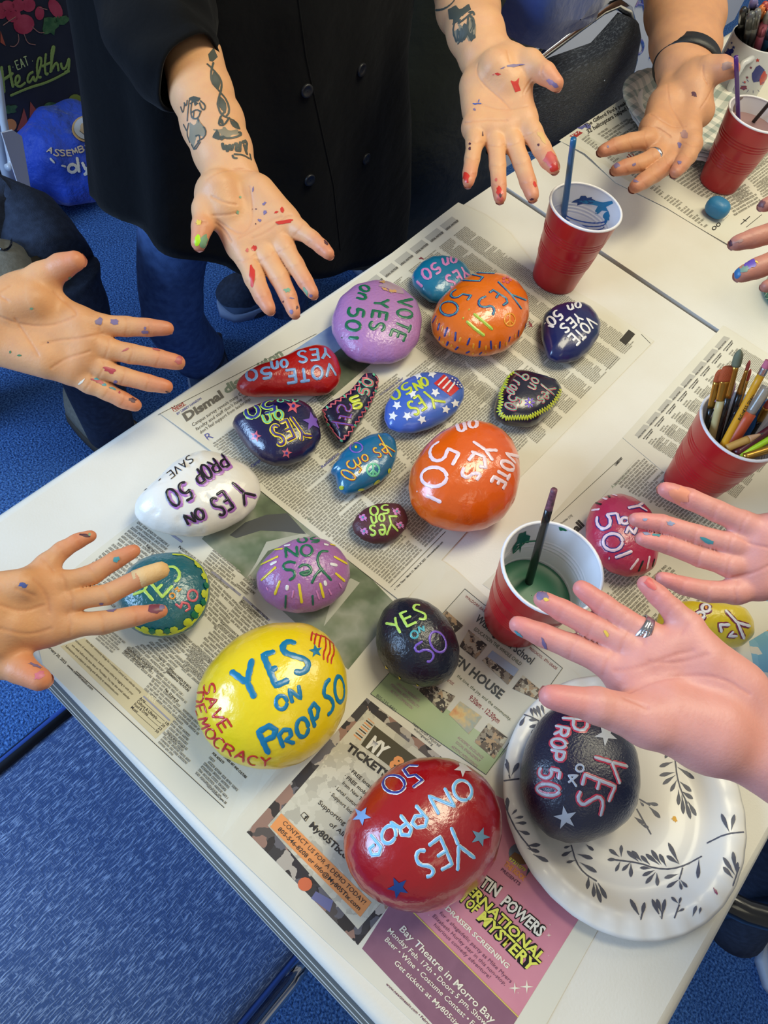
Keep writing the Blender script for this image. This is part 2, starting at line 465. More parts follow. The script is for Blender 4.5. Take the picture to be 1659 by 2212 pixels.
# lilac VOTE YES on 50!
r = rock('large round lilac rock lettered VOTE YES on 50! in green', 'A', [(1170, 255), (1010, 300), (900, 410), (850, 550), (850, 640), (900, 740), (960, 820), (1040, 870), (1180, 890), (1320, 880), (1420, 830), (1500, 720), (1530, 560), (1500, 430), (1400, 330), (1290, 270)], .05, S(176, 124, 184), 1, rm=dict(bs=150, bst=.5))
r.t(word('VOTE', [(1350, 385), (1345, 480), (1330, 580), (1285, 690)], 105) + word('YES', [(1165, 390), (1160, 480), (1130, 635)], 112) + word('on', [(1075, 280), (1035, 405)], 110) + word('50', [(985, 440), (950, 640)], 112)
    + [[(978, 690), (1055, 692)], [(926, 688), (932, 690)]], 24, [(p_green, 1)])
r.shapes([blob(1290, 310, 90, 35, 20, .4, 18)], paint('smear', 176, 150, 170), 'paint_smear')
r.shapes([blob(1245, 330, 26, 12, 30, .5), blob(1310, 345, 26, 14, 10, .5), blob(1230, 275, 22, 8, 0, .5)], paint('ochre', 206, 160, 110), 'paint_smear', .0009)
# red foot-shaped
r = rock('red foot-shaped rock lettered VOTE YES on 50 in pale blue', 'A', [(740, 740), (620, 770), (480, 840), (330, 890), (190, 950), (135, 1010), (125, 1060), (160, 1110), (240, 1140), (420, 1135), (600, 1125), (760, 1130), (850, 1110), (910, 1030), (925, 950), (900, 850), (850, 770), (800, 740)], .038, S(168, 12, 10), 2, rm=dict(bs=160, bst=.25), sq=2.8)
r.t(word('YES', [(845, 762), (585, 795)], 85) + word('on', [(530, 852), (385, 868)], 95) + word('50', [(415, 905), (192, 938)], 82) + word('VOTE', [(885, 880), (492, 935)], 95), 22, [(p_lblue, 1)])
# navy YES on 50 with stars
r = rock('navy blue rock with yellow YES on 50 and pink and purple stars', 'A', [(610, 1150), (430, 1150), (300, 1180), (180, 1240), (110, 1290), (100, 1340), (150, 1420), (230, 1530), (320, 1610), (420, 1650), (540, 1645), (650, 1600), (730, 1530), (775, 1440), (760, 1330), (720, 1230), (670, 1180)], .04, S(15, 12, 62), 3, rm=dict(bs=200, bst=.2, coat=.8), sq=2.6)
r.t([[(545, 1280), (645, 1420)], [(645, 1420), (705, 1425)], [(630, 1390), (625, 1460)]] + word('ES', [(525, 1300), (385, 1365)], 150, .8), 38, [(p_yel, 1), (p_maroon, .5), (p_navy, .28)])
r.t(word('50', [(440, 1150), (185, 1210)], 90, .8), 40, [(p_lg, 1), (p_navy, .55)])
r.t(word('on', [(490, 1222), (315, 1275)], 105), 26, [(p_yg, 1), (p_mint, .45)])
r.t([ell(470, 1160, 22, 12), [(500, 1155), (540, 1165)], ell(580, 1156, 20, 12)], 14, [(p_mint, 1)])
r.shapes([star(565, 1205, 58, -80), star(285, 1425, 45, -75), star(515, 1550, 42, -80)], p_pink, 'painted_star')
r.shapes([star(705, 1315, 72, -100)], p_pur, 'painted_star'); r.shapes([ell(565, 1203, 12, 12), ell(285, 1425, 11, 11), ell(515, 1550, 10, 10)], p_navy, 'star_centre', .001)
# dark triangular
r = rock('small dark navy triangular rock with zigzag pink border and YES on 50', 'A', [(1110, 945), (1060, 990), (990, 1080), (900, 1140), (800, 1190), (765, 1240), (790, 1310), (850, 1400), (900, 1475), (945, 1485), (985, 1460), (1060, 1340), (1150, 1190), (1200, 1080), (1210, 1000), (1180, 955)], .025, S(14, 12, 44), 4, sq=3.2)
r.t([[(905, 1370), (880, 1320)], [(1010, 1345), (850, 1318)], [(1000, 1290), (915, 1275), (905, 1300)], [(955, 1288), (952, 1310)], [(1000, 1262), (985, 1290)]] + [smooth_path([(905, 1255), (890, 1225), (910, 1190), (950, 1200), (960, 1240), (990, 1240), (1005, 1205), (985, 1185)])], 20, [(p_maroon, 1), (p_pur, .4)])
r.t(word('on', [(1080, 1215), (1050, 1110)], 110), 22, [(p_yg, 1)])
r.t(word('50', [(1120, 1140), (1165, 1000)], 78), 26, [(p_mint, 1), (p_pink, .5)])
zz = []
path = resample([(1120, 965), (1050, 1040), (970, 1120), (870, 1180), (790, 1235), (820, 1320), (880, 1410), (925, 1455), (985, 1400), (1060, 1290), (1130, 1180), (1185, 1070), (1195, 990), (1150, 960)], 24)
for i, p in enumerate(path): zz.append((p[0]+(9 if i % 2 else -9), p[1]+(7 if i % 2 else -7)))
r.t([zz], 11, [(p_pink, 1)], 'painted_border')
r.shapes([ell(*p, 14, 8, 50, 8) for p in path[4::7]], p_mint, 'painted_dot', .001)
# blue with flag
r = rock('blue rock with white stars and a striped flag and yellow-green YES ON 50', 'P', [(940, 803), (905, 805), (872, 822), (848, 848), (831, 878), (829, 905), (838, 925), (862, 936), (895, 936), (930, 926), (962, 910), (988, 888), (1002, 862), (1004, 842), (992, 818), (968, 806)], .032, S(64, 98, 186), 5, rm=dict(bst=.1, bs=200))
r.crop = 'B'; r.sc = CR['B'][2]
r.t([[(225, 1092), (305, 1160)], [(305, 1160), (388, 1170)], [(290, 1145), (306, 1222)]] + word('ES', [(190, 1115), (90, 1185)], 105, .8) + word('ON', [(240, 978), (140, 1035)], 66), 20, [(p_yg, 1)])
r.crop = 'A'; r.t(word('50', [(1435, 1008), (1265, 1100)], 78), 20, [(p_yg, 1)])
r.shapes([star(x, y, 36, random.uniform(0, 70), .5) for x, y in ((1495, 970), (1600, 960), (1455, 1110), (1625, 1100), (1340, 1195), (1310, 1275), (1415, 1275), (1525, 1300))], p_white, 'painted_star')
r.crop = 'B'; r.shapes([star(x, y, 34, random.uniform(0, 70), .5) for x, y in ((460, 1180), (390, 1225))], p_white, 'painted_star')
r.shapes([[(375, 965), (338, 1000), (300, 1032), (360, 1080), (425, 1128), (465, 1095), (498, 1062), (440, 1010)]], p_red, 'painted_flag')
r.t([[(395, 985), (330, 1050)], [(425, 1010), (365, 1075)], [(455, 1030), (400, 1098)]], 13, [(p_white, 1)], 'painted_flag', .001)
r.shapes([[(430, 985), (410, 1005), (490, 1075), (510, 1055), (470, 1010)]], p_navy, 'flag_canton', .0012)
r.shapes([ell(x, y, 7, 5, 0, 8) for x, y in ((435, 1000), (455, 1012), (475, 1030), (490, 1048), (450, 1030), (470, 1046), (500, 1062))], p_white, 'flag_dot', .0018)
# teal behind orange
r = rock('turquoise rock with pink YES on 50! half behind the patterned orange rock', 'B', [(350, 72), (260, 90), (180, 150), (135, 220), (140, 290), (200, 370), (270, 425), (360, 440), (450, 410), (540, 340), (585, 240), (560, 165), (510, 115), (440, 85)], .035, S(14, 116, 158), 6)
r.t(word('50', [(330, 115), (190, 200)], 80) + [[(172, 268), (218, 312)], [(148, 238), (153, 240)]] + word('on', [(475, 75), (350, 98)], 85) + word('YES', [(535, 150), (375, 240)], 95), 20, [(p_lpink, 1)])
# patterned orange
r = rock('large patterned orange rock with blue YES on 50 and dashes', 'B', [(720, 200), (600, 205), (500, 260), (400, 340), (310, 450), (275, 560), (285, 650), (340, 740), (440, 800), (600, 835), (740, 820), (850, 780), (950, 690), (1010, 560), (1020, 430), (970, 310), (880, 230), (800, 205)], .068, S(226, 110, 16), 7, rm=dict(bst=.4, bs=60, coat=.8), pits=20)
r.t([[(780, 272), (880, 370), (955, 475)], [(880, 368), (990, 410)]] + [[(715, 355), (745, 335), (840, 395), (850, 425), (815, 450)], [(785, 365), (765, 395)]] + [smooth_path([(690, 380), (640, 405), (635, 450), (680, 465), (730, 450), (755, 480), (740, 522)])]
    + [smooth_path([(470, 330), (430, 355), (430, 385), (470, 395), (515, 365)]) + [(580, 375), (550, 412)], ell(415, 472, 66, 52)] + [[(500, 262), (640, 268), (668, 238), (570, 215)], [(620, 206), (755, 212)]], 20, [(p_navy, 1), (p_teal, .4)])
r.t([[(598, 510), (672, 570), (740, 630)], [(545, 565), (612, 625), (680, 675)], [(562, 478), (568, 482)], [(516, 544), (526, 545)]], 24, [(p_yg, 1), (p_lg, .4)])
r.t([ell(868, 556, 40, 48), [(868, 508), (868, 604)], [(868, 560), (838, 590)], [(868, 560), (898, 590)]], 12, [(p_orange, 1)], 'peace_sign')
r.shapes([ell(845+26*math.cos(a), 260+20*math.sin(a), 13, 10, 0, 8) for a in (0, 1.25, 2.5, 3.77, 5)], p_pink, 'painted_flower')
r.t([[(345, 580), (330, 635)], [(405, 610), (380, 680)], [(465, 645), (460, 715)], [(570, 690), (550, 745)], [(645, 710), (640, 765)], [(725, 710), (730, 775)], [(795, 715), (792, 770)], [(870, 680), (860, 720)], [(935, 630), (930, 680)], [(988, 580), (980, 620)], [(320, 525), (290, 580)], [(410, 715), (395, 750)], [(485, 755), (460, 780)], [(570, 790), (540, 805)], [(660, 795), (640, 815)], [(348, 680), (340, 710)]], 15, [(p_navy, 1)], 'painted_pattern')
r.t([[(330, 555), (320, 590)], [(370, 600), (360, 645)], [(420, 645), (415, 680)], [(505, 685), (490, 720)], [(600, 730), (595, 770)], [(690, 745), (690, 780)], [(760, 740), (765, 770)], [(840, 720), (840, 750)], [(910, 660), (905, 690)], [(300, 490), (290, 520)], [(440, 740), (430, 755)], [(600, 800), (590, 815)], [(690, 798), (685, 812)], [(370, 715), (375, 730)]], 15, [(p_orange, 1)], 'painted_pattern')
# navy VOTE YES on 50!
r = rock('dark blue rock lettered VOTE YES on 50! in white beside the blue water cup', 'B', [(1370, 418), (1280, 425), (1190, 460), (1120, 520), (1100, 600), (1105, 700), (1130, 790), (1150, 845), (1220, 880), (1300, 880), (1380, 855), (1460, 790), (1530, 690), (1552, 600), (1530, 530), (1480, 460), (1420, 425)], .036, S(26, 34, 86), 8, rm=dict(bs=60, bst=.2))
r.t(word('VOTE', [(1465, 525), (1295, 695)], 88) + word('YES', [(1372, 490), (1232, 612)], 74) + word('on', [(1400, 418), (1285, 450)], 70) + word('50', [(1225, 470), (1128, 560)], 74) + [[(1155, 600), (1200, 612)], [(1130, 582), (1136, 586)]], 18, [(p_white, 1)])
# navy Yes on Prop 50
r = rock('black-navy rock with a yellow zigzag edge and Yes on Prop 50 in pink', 'B', [(920, 930), (870, 950), (830, 1000), (790, 1080), (755, 1180), (745, 1240), (760, 1300), (830, 1345), (930, 1358), (1010, 1358), (1070, 1335), (1160, 1260), (1230, 1180), (1262, 1090), (1240, 1020), (1170, 980), (1060, 950), (980, 930)], .035, S(12, 10, 36), 9, sq=3, rm=dict(bst=.1, bs=200, coat=.8))
r.t([[(1098, 1035), (1200, 1118)], [(1150, 1080), (1212, 1068)]] + word('es', [(1125, 1085), (1065, 1150)], 95) + word('on', [(1045, 975), (995, 1060)], 95) + [[(905, 952), (985, 1002)]] + [ell(985, 985, 22, 20)] + word('rop', [(900, 995), (838, 1095)], 90) + word('50', [(872, 1102), (825, 1215)], 92), 18, [(p_pink, 1), (p_mint, .4)])
zz = []
path = resample([(900, 940), (850, 975), (830, 1050), (800, 1090), (805, 1170), (785, 1240), (830, 1290), (930, 1285), (1010, 1285), (1080, 1250), (1160, 1210), (1215, 1150), (1255, 1075)], 11)
for i, p in enumerate(path):
    a = path[min(i+1, len(path)-1)]; b = path[max(i-1, 0)]; d = math.hypot(a[0]-b[0], a[1]-b[1]); k = 17*(1 if i % 2 else -1)
    zz.append((p[0]+(a[1]-b[1])/d*k, p[1]-(a[0]-b[0])/d*k))
r.t([zz], 10, [(p_yg, 1)], 'painted_border')
r.t([[(1015, 1175), (1015+38*math.cos(a), 1175+38*math.sin(a))] for a in np.arange(0, 6.2, .9)], 13, [(p_pur, 1)], 'painted_flower'); r.shapes([ell(1015, 1175, 10, 10, 0, 8)], p_yg, 'flower_centre', .0012)
# white
r = rock('large white rock lettered YES ON PROP 50 in black and purple at the table edge', 'C', [(540, 140), (460, 165), (370, 220), (270, 320), (170, 410), (115, 490), (120, 560), (160, 610), (240, 660), (350, 695), (480, 708), (600, 700), (740, 650), (850, 590), (930, 510), (965, 410), (955, 330), (900, 250), (800, 190), (680, 145), (600, 130)], .052, S(228, 222, 212), 10, z0=PZ, pits=50, rm=dict(bst=.2, coat=.3, mot=.1))
T = word('PROP', [(705, 148), (495, 288)], 98) + word('50', [(470, 325), (312, 420)], 120) + [[(770, 345), (850, 415)], [(850, 415), (925, 432)], [(845, 412), (852, 495)]] + word('ES', [(715, 400), (615, 470)], 125, .8) + word('ON', [(570, 505), (445, 565)], 72)
sh = [[(x+9, y+7) for x, y in s_] for s_ in T]
r.t(sh, 34, [(p_lpur, 1)], 'letter_shadow'); r.t(T, 18, [(p_black, 1)], 'lettering', .001)
r.t(word('SAVE', [(495, 158), (330, 290)], 48) + [[(210, 385), (170, 415), (145, 432)], [(300, 320), (285, 335)]], 8, [(p_black, 1)])
# teal fish-like
r = rock('small notched teal rock with yellow and red Yes on 50 and a peace sign', 'D', [(530, 115), (450, 130), (370, 170), (270, 235), (210, 295), (190, 340), (155, 380), (145, 420), (180, 440), (195, 500), (210, 550), (260, 588), (330, 580), (430, 540), (540, 480), (600, 420), (640, 330), (655, 260), (640, 180), (590, 125)], .028, S(12, 100, 144), 11, sq=2.8, rm=dict(bs=70, bst=.35, coat=.9))
r.t([[(510, 140), (605, 300)], [(560, 215), (630, 262)]] + word('es', [(545, 190), (455, 255)], 130) + word('on', [(425, 272), (310, 330)], 85) + word('50', [(290, 310), (215, 440)], 115), 16, [(p_red, 1), (p_yel, .5)])
r.t([ell(470, 398, 46, 46), [(470, 352), (470, 444)], [(470, 400), (440, 430)], [(470, 400), (500, 430)]], 16, [(p_mint, 1)], 'peace_sign')
r.t([ell(345, 232, 46, 36)], 12, [(p_pur, 1)], 'painted_ring'); r.shapes([ell(342, 228, 10, 10, 0, 8)], p_yel, 'painted_dot')
r.shapes([ell(497, 490, 30, 12, -40, 10), ell(590, 405, 12, 20, 10, 10), ell(235, 530, 18, 16, 0, 10), ell(380, 545, 26, 9, -10, 10)], p_yg, 'painted_leaf')
# burgundy
r = rock('smallest burgundy rock with lime Yes on 50 and pink flowers', 'D', [(640, 645), (560, 643), (480, 655), (400, 690), (340, 745), (310, 810), (330, 870), (390, 920), (470, 950), (570, 945), (650, 905), (710, 840), (733, 770), (715, 710), (680, 660)], .024, S(80, 34, 44), 12, rm=dict(coat=.1, rough=.5, bs=250))
r.t(word('50', [(600, 655), (432, 672)], 66) + word('on', [(560, 725), (440, 745)], 88) + [[(650, 745), (590, 745), (605, 800), (570, 885)], [(600, 795), (655, 855)]] + word('es', [(570, 805), (430, 815)], 120), 17, [(p_lg, 1)])
for fx, fy in ((645, 710), (670, 810), (395, 755), (405, 855)):
    r.shapes([ell(fx+17*math.cos(a), fy+15*math.sin(a), 14, 12, 0, 8) for a in (.3, 1.9, 3.4, 5)], p_lpink, 'painted_flower'); r.shapes([ell(fx, fy, 8, 8, 0, 8)], p_teal, 'flower_centre', .0011)
    r.t([[(fx-34, fy-26), (fx+30, fy+28)]], 4, [(p_lpink, 1)], 'flower_stem')
# big plain orange
r = rock('biggest plain orange rock lettered VOTE YES on 50! in pale pink', 'D', [(1230, 25), (1130, 40), (1010, 90), (900, 170), (810, 280), (745, 400), (730, 520), (745, 640), (800, 730), (900, 810), (1050, 855), (1180, 862), (1320, 835), (1440, 760), (1520, 650), (1565, 500), (1570, 350), (1540, 220), (1470, 120), (1360, 50)], .082, S(226, 92, 10), 13, rm=dict(bs=55, bst=.42, coat=.9), pits=60)
r.t(word('VOTE', [(1480, 245), (1340, 500)], 100) + [[(1215, 185), (1310, 250)], [(1310, 250), (1398, 252)], [(1305, 245), (1365, 330)]] + [[(1200, 260), (1300, 300), (1310, 380), (1260, 370)], [(1230, 270), (1180, 330)]] + [smooth_path([(1150, 380), (1130, 430), (1170, 460), (1220, 420), (1275, 430), (1240, 475)])]
    + [smooth_path([(965, 185), (905, 225), (890, 285), (930, 335), (1000, 320), (1030, 240)]) + [(1110, 275), (1060, 365)], ell(925, 450, 95, 72)] + [[(868, 585), (980, 640)], [(798, 558), (803, 562)]] + word('on', [(1255, 18), (1075, 58)], 95), 28, [(p_pinkw, 1)])
# lilac sunburst
r = rock('lilac rock with green Yes ON 50 and yellow sun rays', 'C', [(1270, 705), (1160, 730), (1050, 790), (970, 870), (930, 960), (940, 1050), (990, 1130), (1080, 1190), (1200, 1215), (1330, 1200), (1440, 1150), (1520, 1070), (1558, 970), (1550, 880), (1500, 800), (1420, 735), (1340, 708)], .05, S(164, 106, 168), 14, rm=dict(bs=140, bst=.5))
r.t([smooth_path([(1410, 802), (1360, 800), (1335, 850), (1352, 910), (1432, 995)]), smooth_path([(1375, 915), (1330, 950), (1300, 1015)])] + [ell(1255, 925, 42, 34, 0, 18, 200, 500) + [(1290, 930)]] + [smooth_path([(1195, 880), (1150, 868), (1110, 890), (1120, 925), (1180, 925), (1190, 970), (1150, 995)])] + word('ON', [(1312, 755), (1112, 780)], 70) + word('50', [(1365, 705), (1195, 712)], 36), 18, [(p_green, 1)])
r.t([[(1215, 1015), (1235, 1145)], [(1355, 1010), (1380, 1110)], [(1090, 995), (1055, 1090)], [(1065, 905), (965, 995)], [(1080, 835), (965, 890)], [(1110, 785), (1020, 795)], [(1445, 835), (1535, 885)], [(1455, 945), (1520, 1000)], [(1420, 755), (1460, 765)]], 18, [(p_yel, 1)], 'painted_pattern')
r.t([[(1140, 1025), (1135, 1060)], [(1385, 995), (1395, 1030)], [(1025, 890), (1070, 870)], [(1420, 885), (1470, 895)], [(1380, 755), (1410, 760)], [(1120, 765), (1160, 760)]], 22, [(p_white, 1)], 'painted_pattern')
r.t([[(1130, 1090), (1125, 1180)], [(1305, 1090), (1310, 1160)]], 14, [(p_dteal, 1)], 'painted_pattern'); r.t([[(1180, 1060), (1170, 1110)], [(1330, 1060), (1350, 1120)], [(1410, 1050), (1430, 1090)], [(1480, 1010), (1500, 1045)], [(1000, 1040), (1010, 1060)]], 12, [(p_lpink, 1)], 'painted_pattern')
# teal with yellow scalloped rim
r = rock('round teal rock with a yellow scalloped rim under the bandaged finger', 'C', [(370, 808), (250, 820), (150, 860), (70, 930), (20, 1040), (5, 1150), (60, 1250), (100, 1310), (180, 1360), (300, 1378), (420, 1360), (520, 1310), (590, 1220), (625, 1110), (625, 1000), (580, 900), (500, 835), (430, 810)], .046, S(16, 96, 108), 15, rm=dict(bs=110, bst=.6, coat=.8))
r.crop = 'C'
rim = [(375, 822), (450, 826), (520, 862), (572, 915), (603, 985), (608, 1050), (602, 1110), (580, 1180), (545, 1235), (500, 1285), (440, 1325), (370, 1348), (290, 1355), (200, 1340), (130, 1305)]
P_ = resample(rim, 18); th_ = []
for i, p in enumerate(P_): th_.append(p)
r.t([[p for p in P_]], 26, [(p_yg, 1)], 'painted_rim')
r.t([[(595, 960), (570, 975)], [(600, 1090), (565, 1075)], [(570, 1190), (520, 1170)], [(495, 1285), (455, 1255)], [(390, 1340), (378, 1300)], [(290, 1350), (285, 1315)], [(190, 1335), (200, 1300)], [(548, 890), (530, 900)]], 52, [(p_yg, 1)], 'painted_pattern', .0008)
p_gr2 = paint('leaf_green', 16, 110, 80)
r.t([[(612, 1030), (580, 1028)], [(592, 1145), (560, 1135)], [(540, 1235), (500, 1210)], [(345, 1345), (335, 1310)], [(240, 1345), (245, 1310)]], 42, [(p_gr2, 1)], 'painted_pattern', .0011)
r.t([[(115, 1090), (190, 1062), (250, 1130)], [(190, 1062), (205, 1030)], [(230, 1010), (310, 1105), (378, 1030)], [(270, 1060), (310, 1020)], smooth_path([(345, 905), (395, 905), (428, 950), (410, 1000), (388, 998)])], 20, [(p_lg, 1)])
r.t([ell(375, 1098, 18, 18), [(390, 1060), (410, 1040), (415, 1070), (435, 1050)]], 10, [(p_orange, 1)]); r.t([ell(510, 1095, 32, 36)], 16, [(p_pink, 1)]); r.t([[(395, 1150), (430, 1175), (440, 1140), (480, 1150), (490, 1180), (460, 1200)]], 16, [(p_pink, 1)])
# big yellow
r = rock('big yellow rock lettered YES ON PROP 50 SAVE DEMOCRACY in blue and red', 'E', [(760, 80), (620, 85), (480, 130), (350, 200), (230, 310), (130, 440), (80, 560), (70, 690), (90, 800), (150, 920), (250, 1030), (380, 1100), (520, 1135), (680, 1135), (830, 1090), (960, 1000), (1070, 880), (1140, 740), (1168, 600), (1160, 440), (1110, 300), (1030, 180), (920, 105), (850, 85)], .088, S(240, 208, 20), 16, rm=dict(bs=75, bst=.3, coat=.6, mot=.12), pits=30)
r.t([[(325, 430), (440, 515)], [(480, 342), (445, 510), (500, 625)], [(645, 290), (560, 315), (650, 535), (745, 492)], [(605, 430), (660, 402)], smooth_path([(795, 235), (745, 215), (700, 240), (702, 295), (790, 325), (872, 350), (885, 400), (840, 445), (780, 433)])], 46, [(p_blue, 1)])
r.t([ell(690, 655, 40, 48), [(770, 660), (745, 565), (828, 625), (812, 530)]], 30, [(p_blue, 1)])
r.t([[(600, 1025), (525, 865), (600, 822), (650, 850), (632, 900), (560, 930)]], 42, [(p_blue, 1)])
r.t([[(705, 978), (672, 890), (705, 850), (750, 850), (760, 890), (722, 925), (785, 948)], ell(840, 835, 42, 66), [(930, 832), (892, 705), (922, 662), (955, 700), (945, 760), (915, 785)], smooth_path([(1038, 485), (1000, 525), (990, 608), (1040, 620), (1065, 670), (1050, 720), (1018, 745)]), ell(1105, 560, 34, 92, -4)], 32, [(p_blue, 1)])
r.t(word('SAVE', [(125, 515), (150, 640), (195, 760), (275, 885)], 78) + word('DEMOCRACY', [(62, 575), (72, 700), (118, 840), (170, 925), (240, 992), (320, 1035), (400, 1075), (480, 1100), (620, 1112)], 68), 17, [(p_red, 1)])
r.t([smooth_path(s_) for s_ in ([(912, 150), (905, 180), (902, 215)], [(942, 160), (930, 200), (925, 240)], [(975, 172), (962, 220), (958, 262)], [(1005, 188), (1010, 260), (990, 300), (992, 352)], [(1035, 210), (1040, 290), (1018, 330), (1020, 370)], [(1062, 240), (1068, 300), (1048, 340), (1045, 380)])] + [[(905, 160), (1000, 185), (1060, 235)]], 13, [(p_red, 1)], 'painted_flag')
r.shapes([star(935, 287, 50, -100)], p_blue, 'painted_star')
# navy oval
r = rock('dark navy oval rock with lime YES, teal ON and purple 50', 'K', [(400, 218), (320, 240), (240, 320), (195, 430), (185, 550), (200, 660), (250, 760), (330, 840), (430, 890), (560, 920), (680, 905), (770, 850), (830, 750), (845, 640), (820, 530), (760, 410), (680, 310), (590, 250), (500, 222)], .058, S(9, 14, 34), 17, rm=dict(bs=170, bst=.5, coat=.5, rough=.35), sq=2.1)
r.t([[(265, 420), (345, 435)], [(338, 375), (347, 435), (380, 498)], [(430, 325), (375, 345), (432, 445), (505, 410)], [(405, 390), (462, 365)], smooth_path([(532, 280), (490, 275), (478, 310), (530, 330), (575, 350), (572, 392), (520, 385)])], 22, [(p_lg, 1)])
r.t([ell(488, 508, 28, 28), [(530, 495), (520, 450), (565, 480), (555, 440)]], 16, [(p_teal, 1)])
r.t([smooth_path([(552, 560), (485, 600), (510, 650), (570, 622), (625, 640), (640, 680), (610, 720), (582, 716)]), ell(670, 565, 58, 85, -25)], 18, [(p_pur, 1)])
r.shapes([[(262, 745), (285, 775), (265, 770)], [(365, 830), (385, 850), (370, 855)], [(502, 890), (525, 905), (508, 908)], [(640, 905), (665, 908), (650, 918)]], p_yel, 'painted_dot')
# big red
r = rock('big red rock with light blue YES ON PROP 50 and painted stars', 'F', [(700, 445), (560, 465), (420, 520), (280, 640), (170, 780), (100, 900), (70, 1020), (75, 1150), (120, 1280), (200, 1400), (320, 1490), (470, 1550), (620, 1570), (780, 1540), (920, 1470), (1060, 1360), (1160, 1200), (1210, 1020), (1210, 860), (1160, 700), (1080, 590), (960, 505), (830, 455)], .09, S(162, 6, 16), 18, rm=dict(bs=70, bst=.35, coat=.9))
T = word('ON', [(965, 585), (670, 745)], 150) + [[(590, 795), (672, 890), (660, 945), (600, 955), (565, 920), (588, 875), (640, 870)]] + [[(480, 865), (560, 965), (545, 1010), (490, 1005), (480, 960), (520, 930)], [(482, 960), (408, 915)]] + [ell(400, 1005, 48, 64, 20), [(270, 1005), (345, 1095), (330, 1145), (280, 1150), (262, 1105), (300, 1075)]] \
    + [[(842, 950), (895, 1080)], [(895, 1080), (1012, 1172)], [(897, 1082), (890, 1262)], [(682, 1085), (765, 1022), (850, 1215), (770, 1258)], [(742, 1162), (805, 1122)], smooth_path([(662, 1120), (610, 1118), (590, 1170), (620, 1222), (690, 1228), (722, 1262), (702, 1300), (665, 1305)])]
r.t(T, 30, [(p_white, 1), (p_sky, .62)])
r.t([[(612, 515), (545, 512), (505, 540), (540, 590), (590, 580)] + [(640, 620), (570, 670)], ell(437, 645, 78, 62, 10)], 30, [(p_white, 1), (p_navy, .6)])
r.shapes([star(205, 872, 70, -60)], p_lblue, 'painted_star'); r.shapes([star(1050, 1020, 72, -70)], p_slate, 'painted_star'); r.shapes([star(930, 528, 68, -50)], p_white, 'painted_star'); r.shapes([star(465, 1382, 80, -115)], p_dblue, 'painted_star')
# pink-red at right
r = rock('raspberry pink rock lettered YES ON 50! in white with purple outlines', 'T6', [(830, 165), (760, 185), (700, 230), (670, 310), (665, 400), (690, 480), (740, 550), (810, 600), (900, 622), (980, 610), (1040, 575), (1068, 500), (1060, 380), (1030, 270), (980, 215), (900, 175)], .05, S(184, 48, 82), 19, rm=dict(bs=100, bst=.4))
r.t(word('5', [(712, 278), (740, 385)], 118, .8) + [[(895, 247), (955, 235), (1000, 262)], [(955, 235), (985, 215)], ell(815, 430, 52, 45), [(828, 515), (920, 480)], [(792, 517), (800, 519)], ell(880, 315, 20, 17), [(885, 385), (900, 350), (930, 385), (945, 350)]], 26, [(p_navy, 1), (p_pinkw, .6)])
r.t([[(700, 257), (745, 252)], [(745, 185), (785, 200)], [(815, 172), (840, 180)], [(955, 520), (910, 580)], [(1015, 505), (1000, 575)]], 14, [(p_pinkw, 1)], 'painted_pattern'); r.t([[(715, 215), (755, 227)], [(790, 178), (800, 190)], [(980, 530), (955, 590)], [(1042, 520), (1030, 565)]], 12, [(p_black, 1)], 'painted_pattern')
# yellow behind the hands
r = rock('yellow rock with white and purple letters half hidden behind the right hands', 'T6', [(1250, 752), (1140, 755), (1065, 805), (1045, 880), (1080, 960), (1200, 1010), (1400, 1020), (1520, 1000), (1580, 950), (1588, 880), (1560, 805), (1500, 768), (1370, 755)], .048, S(222, 196, 36), 20)
r.t([[(1425, 800), (1490, 870)], [(1560, 888), (1490, 868), (1528, 955)], [(1450, 880), (1395, 880), (1405, 920)], [(1470, 915), (1445, 940), (1490, 940)], ell(1320, 790, 22, 20), ell(1290, 830, 22, 18)], 32, [(p_maroon, 1), (p_white, .5)])
r.shapes([ell(1320, 790, 8, 8, 0, 8), ell(1290, 830, 8, 8, 0, 8)], p_orange, 'painted_dot', .0018)
# tiny blue stone
pb = onz(1550, 449, PZ+.014); V = []; K_, N_ = 20, 36
for i in range(K_+1):
    for j in range(N_):
        p_ = -math.pi/2+math.pi*i/K_; t_ = 2*math.pi*j/N_; e_ = lambda v, k: math.copysign(abs(v)**k, v)
        V.append((pb.x+.0155*e_(math.cos(p_), .8)*e_(math.cos(t_), .8), pb.y+.0185*e_(math.cos(p_), .8)*e_(math.sin(t_), .8), PZ+.0145+.0145*e_(math.sin(p_), .85)))
o = mesh('painted_rock', V, [(i*N_+j, i*N_+(j+1) % N_, (i+1)*N_+(j+1) % N_, (i+1)*N_+j) for i in range(K_) for j in range(N_)], rock_mat('rock_plain', S(40, 118, 164), rough=.5, bs=120, bst=.2, coat=.1))
tag(o, 'small plain blue painted stone on the far newspaper', 'rock', 'hand-painted rocks on the table')
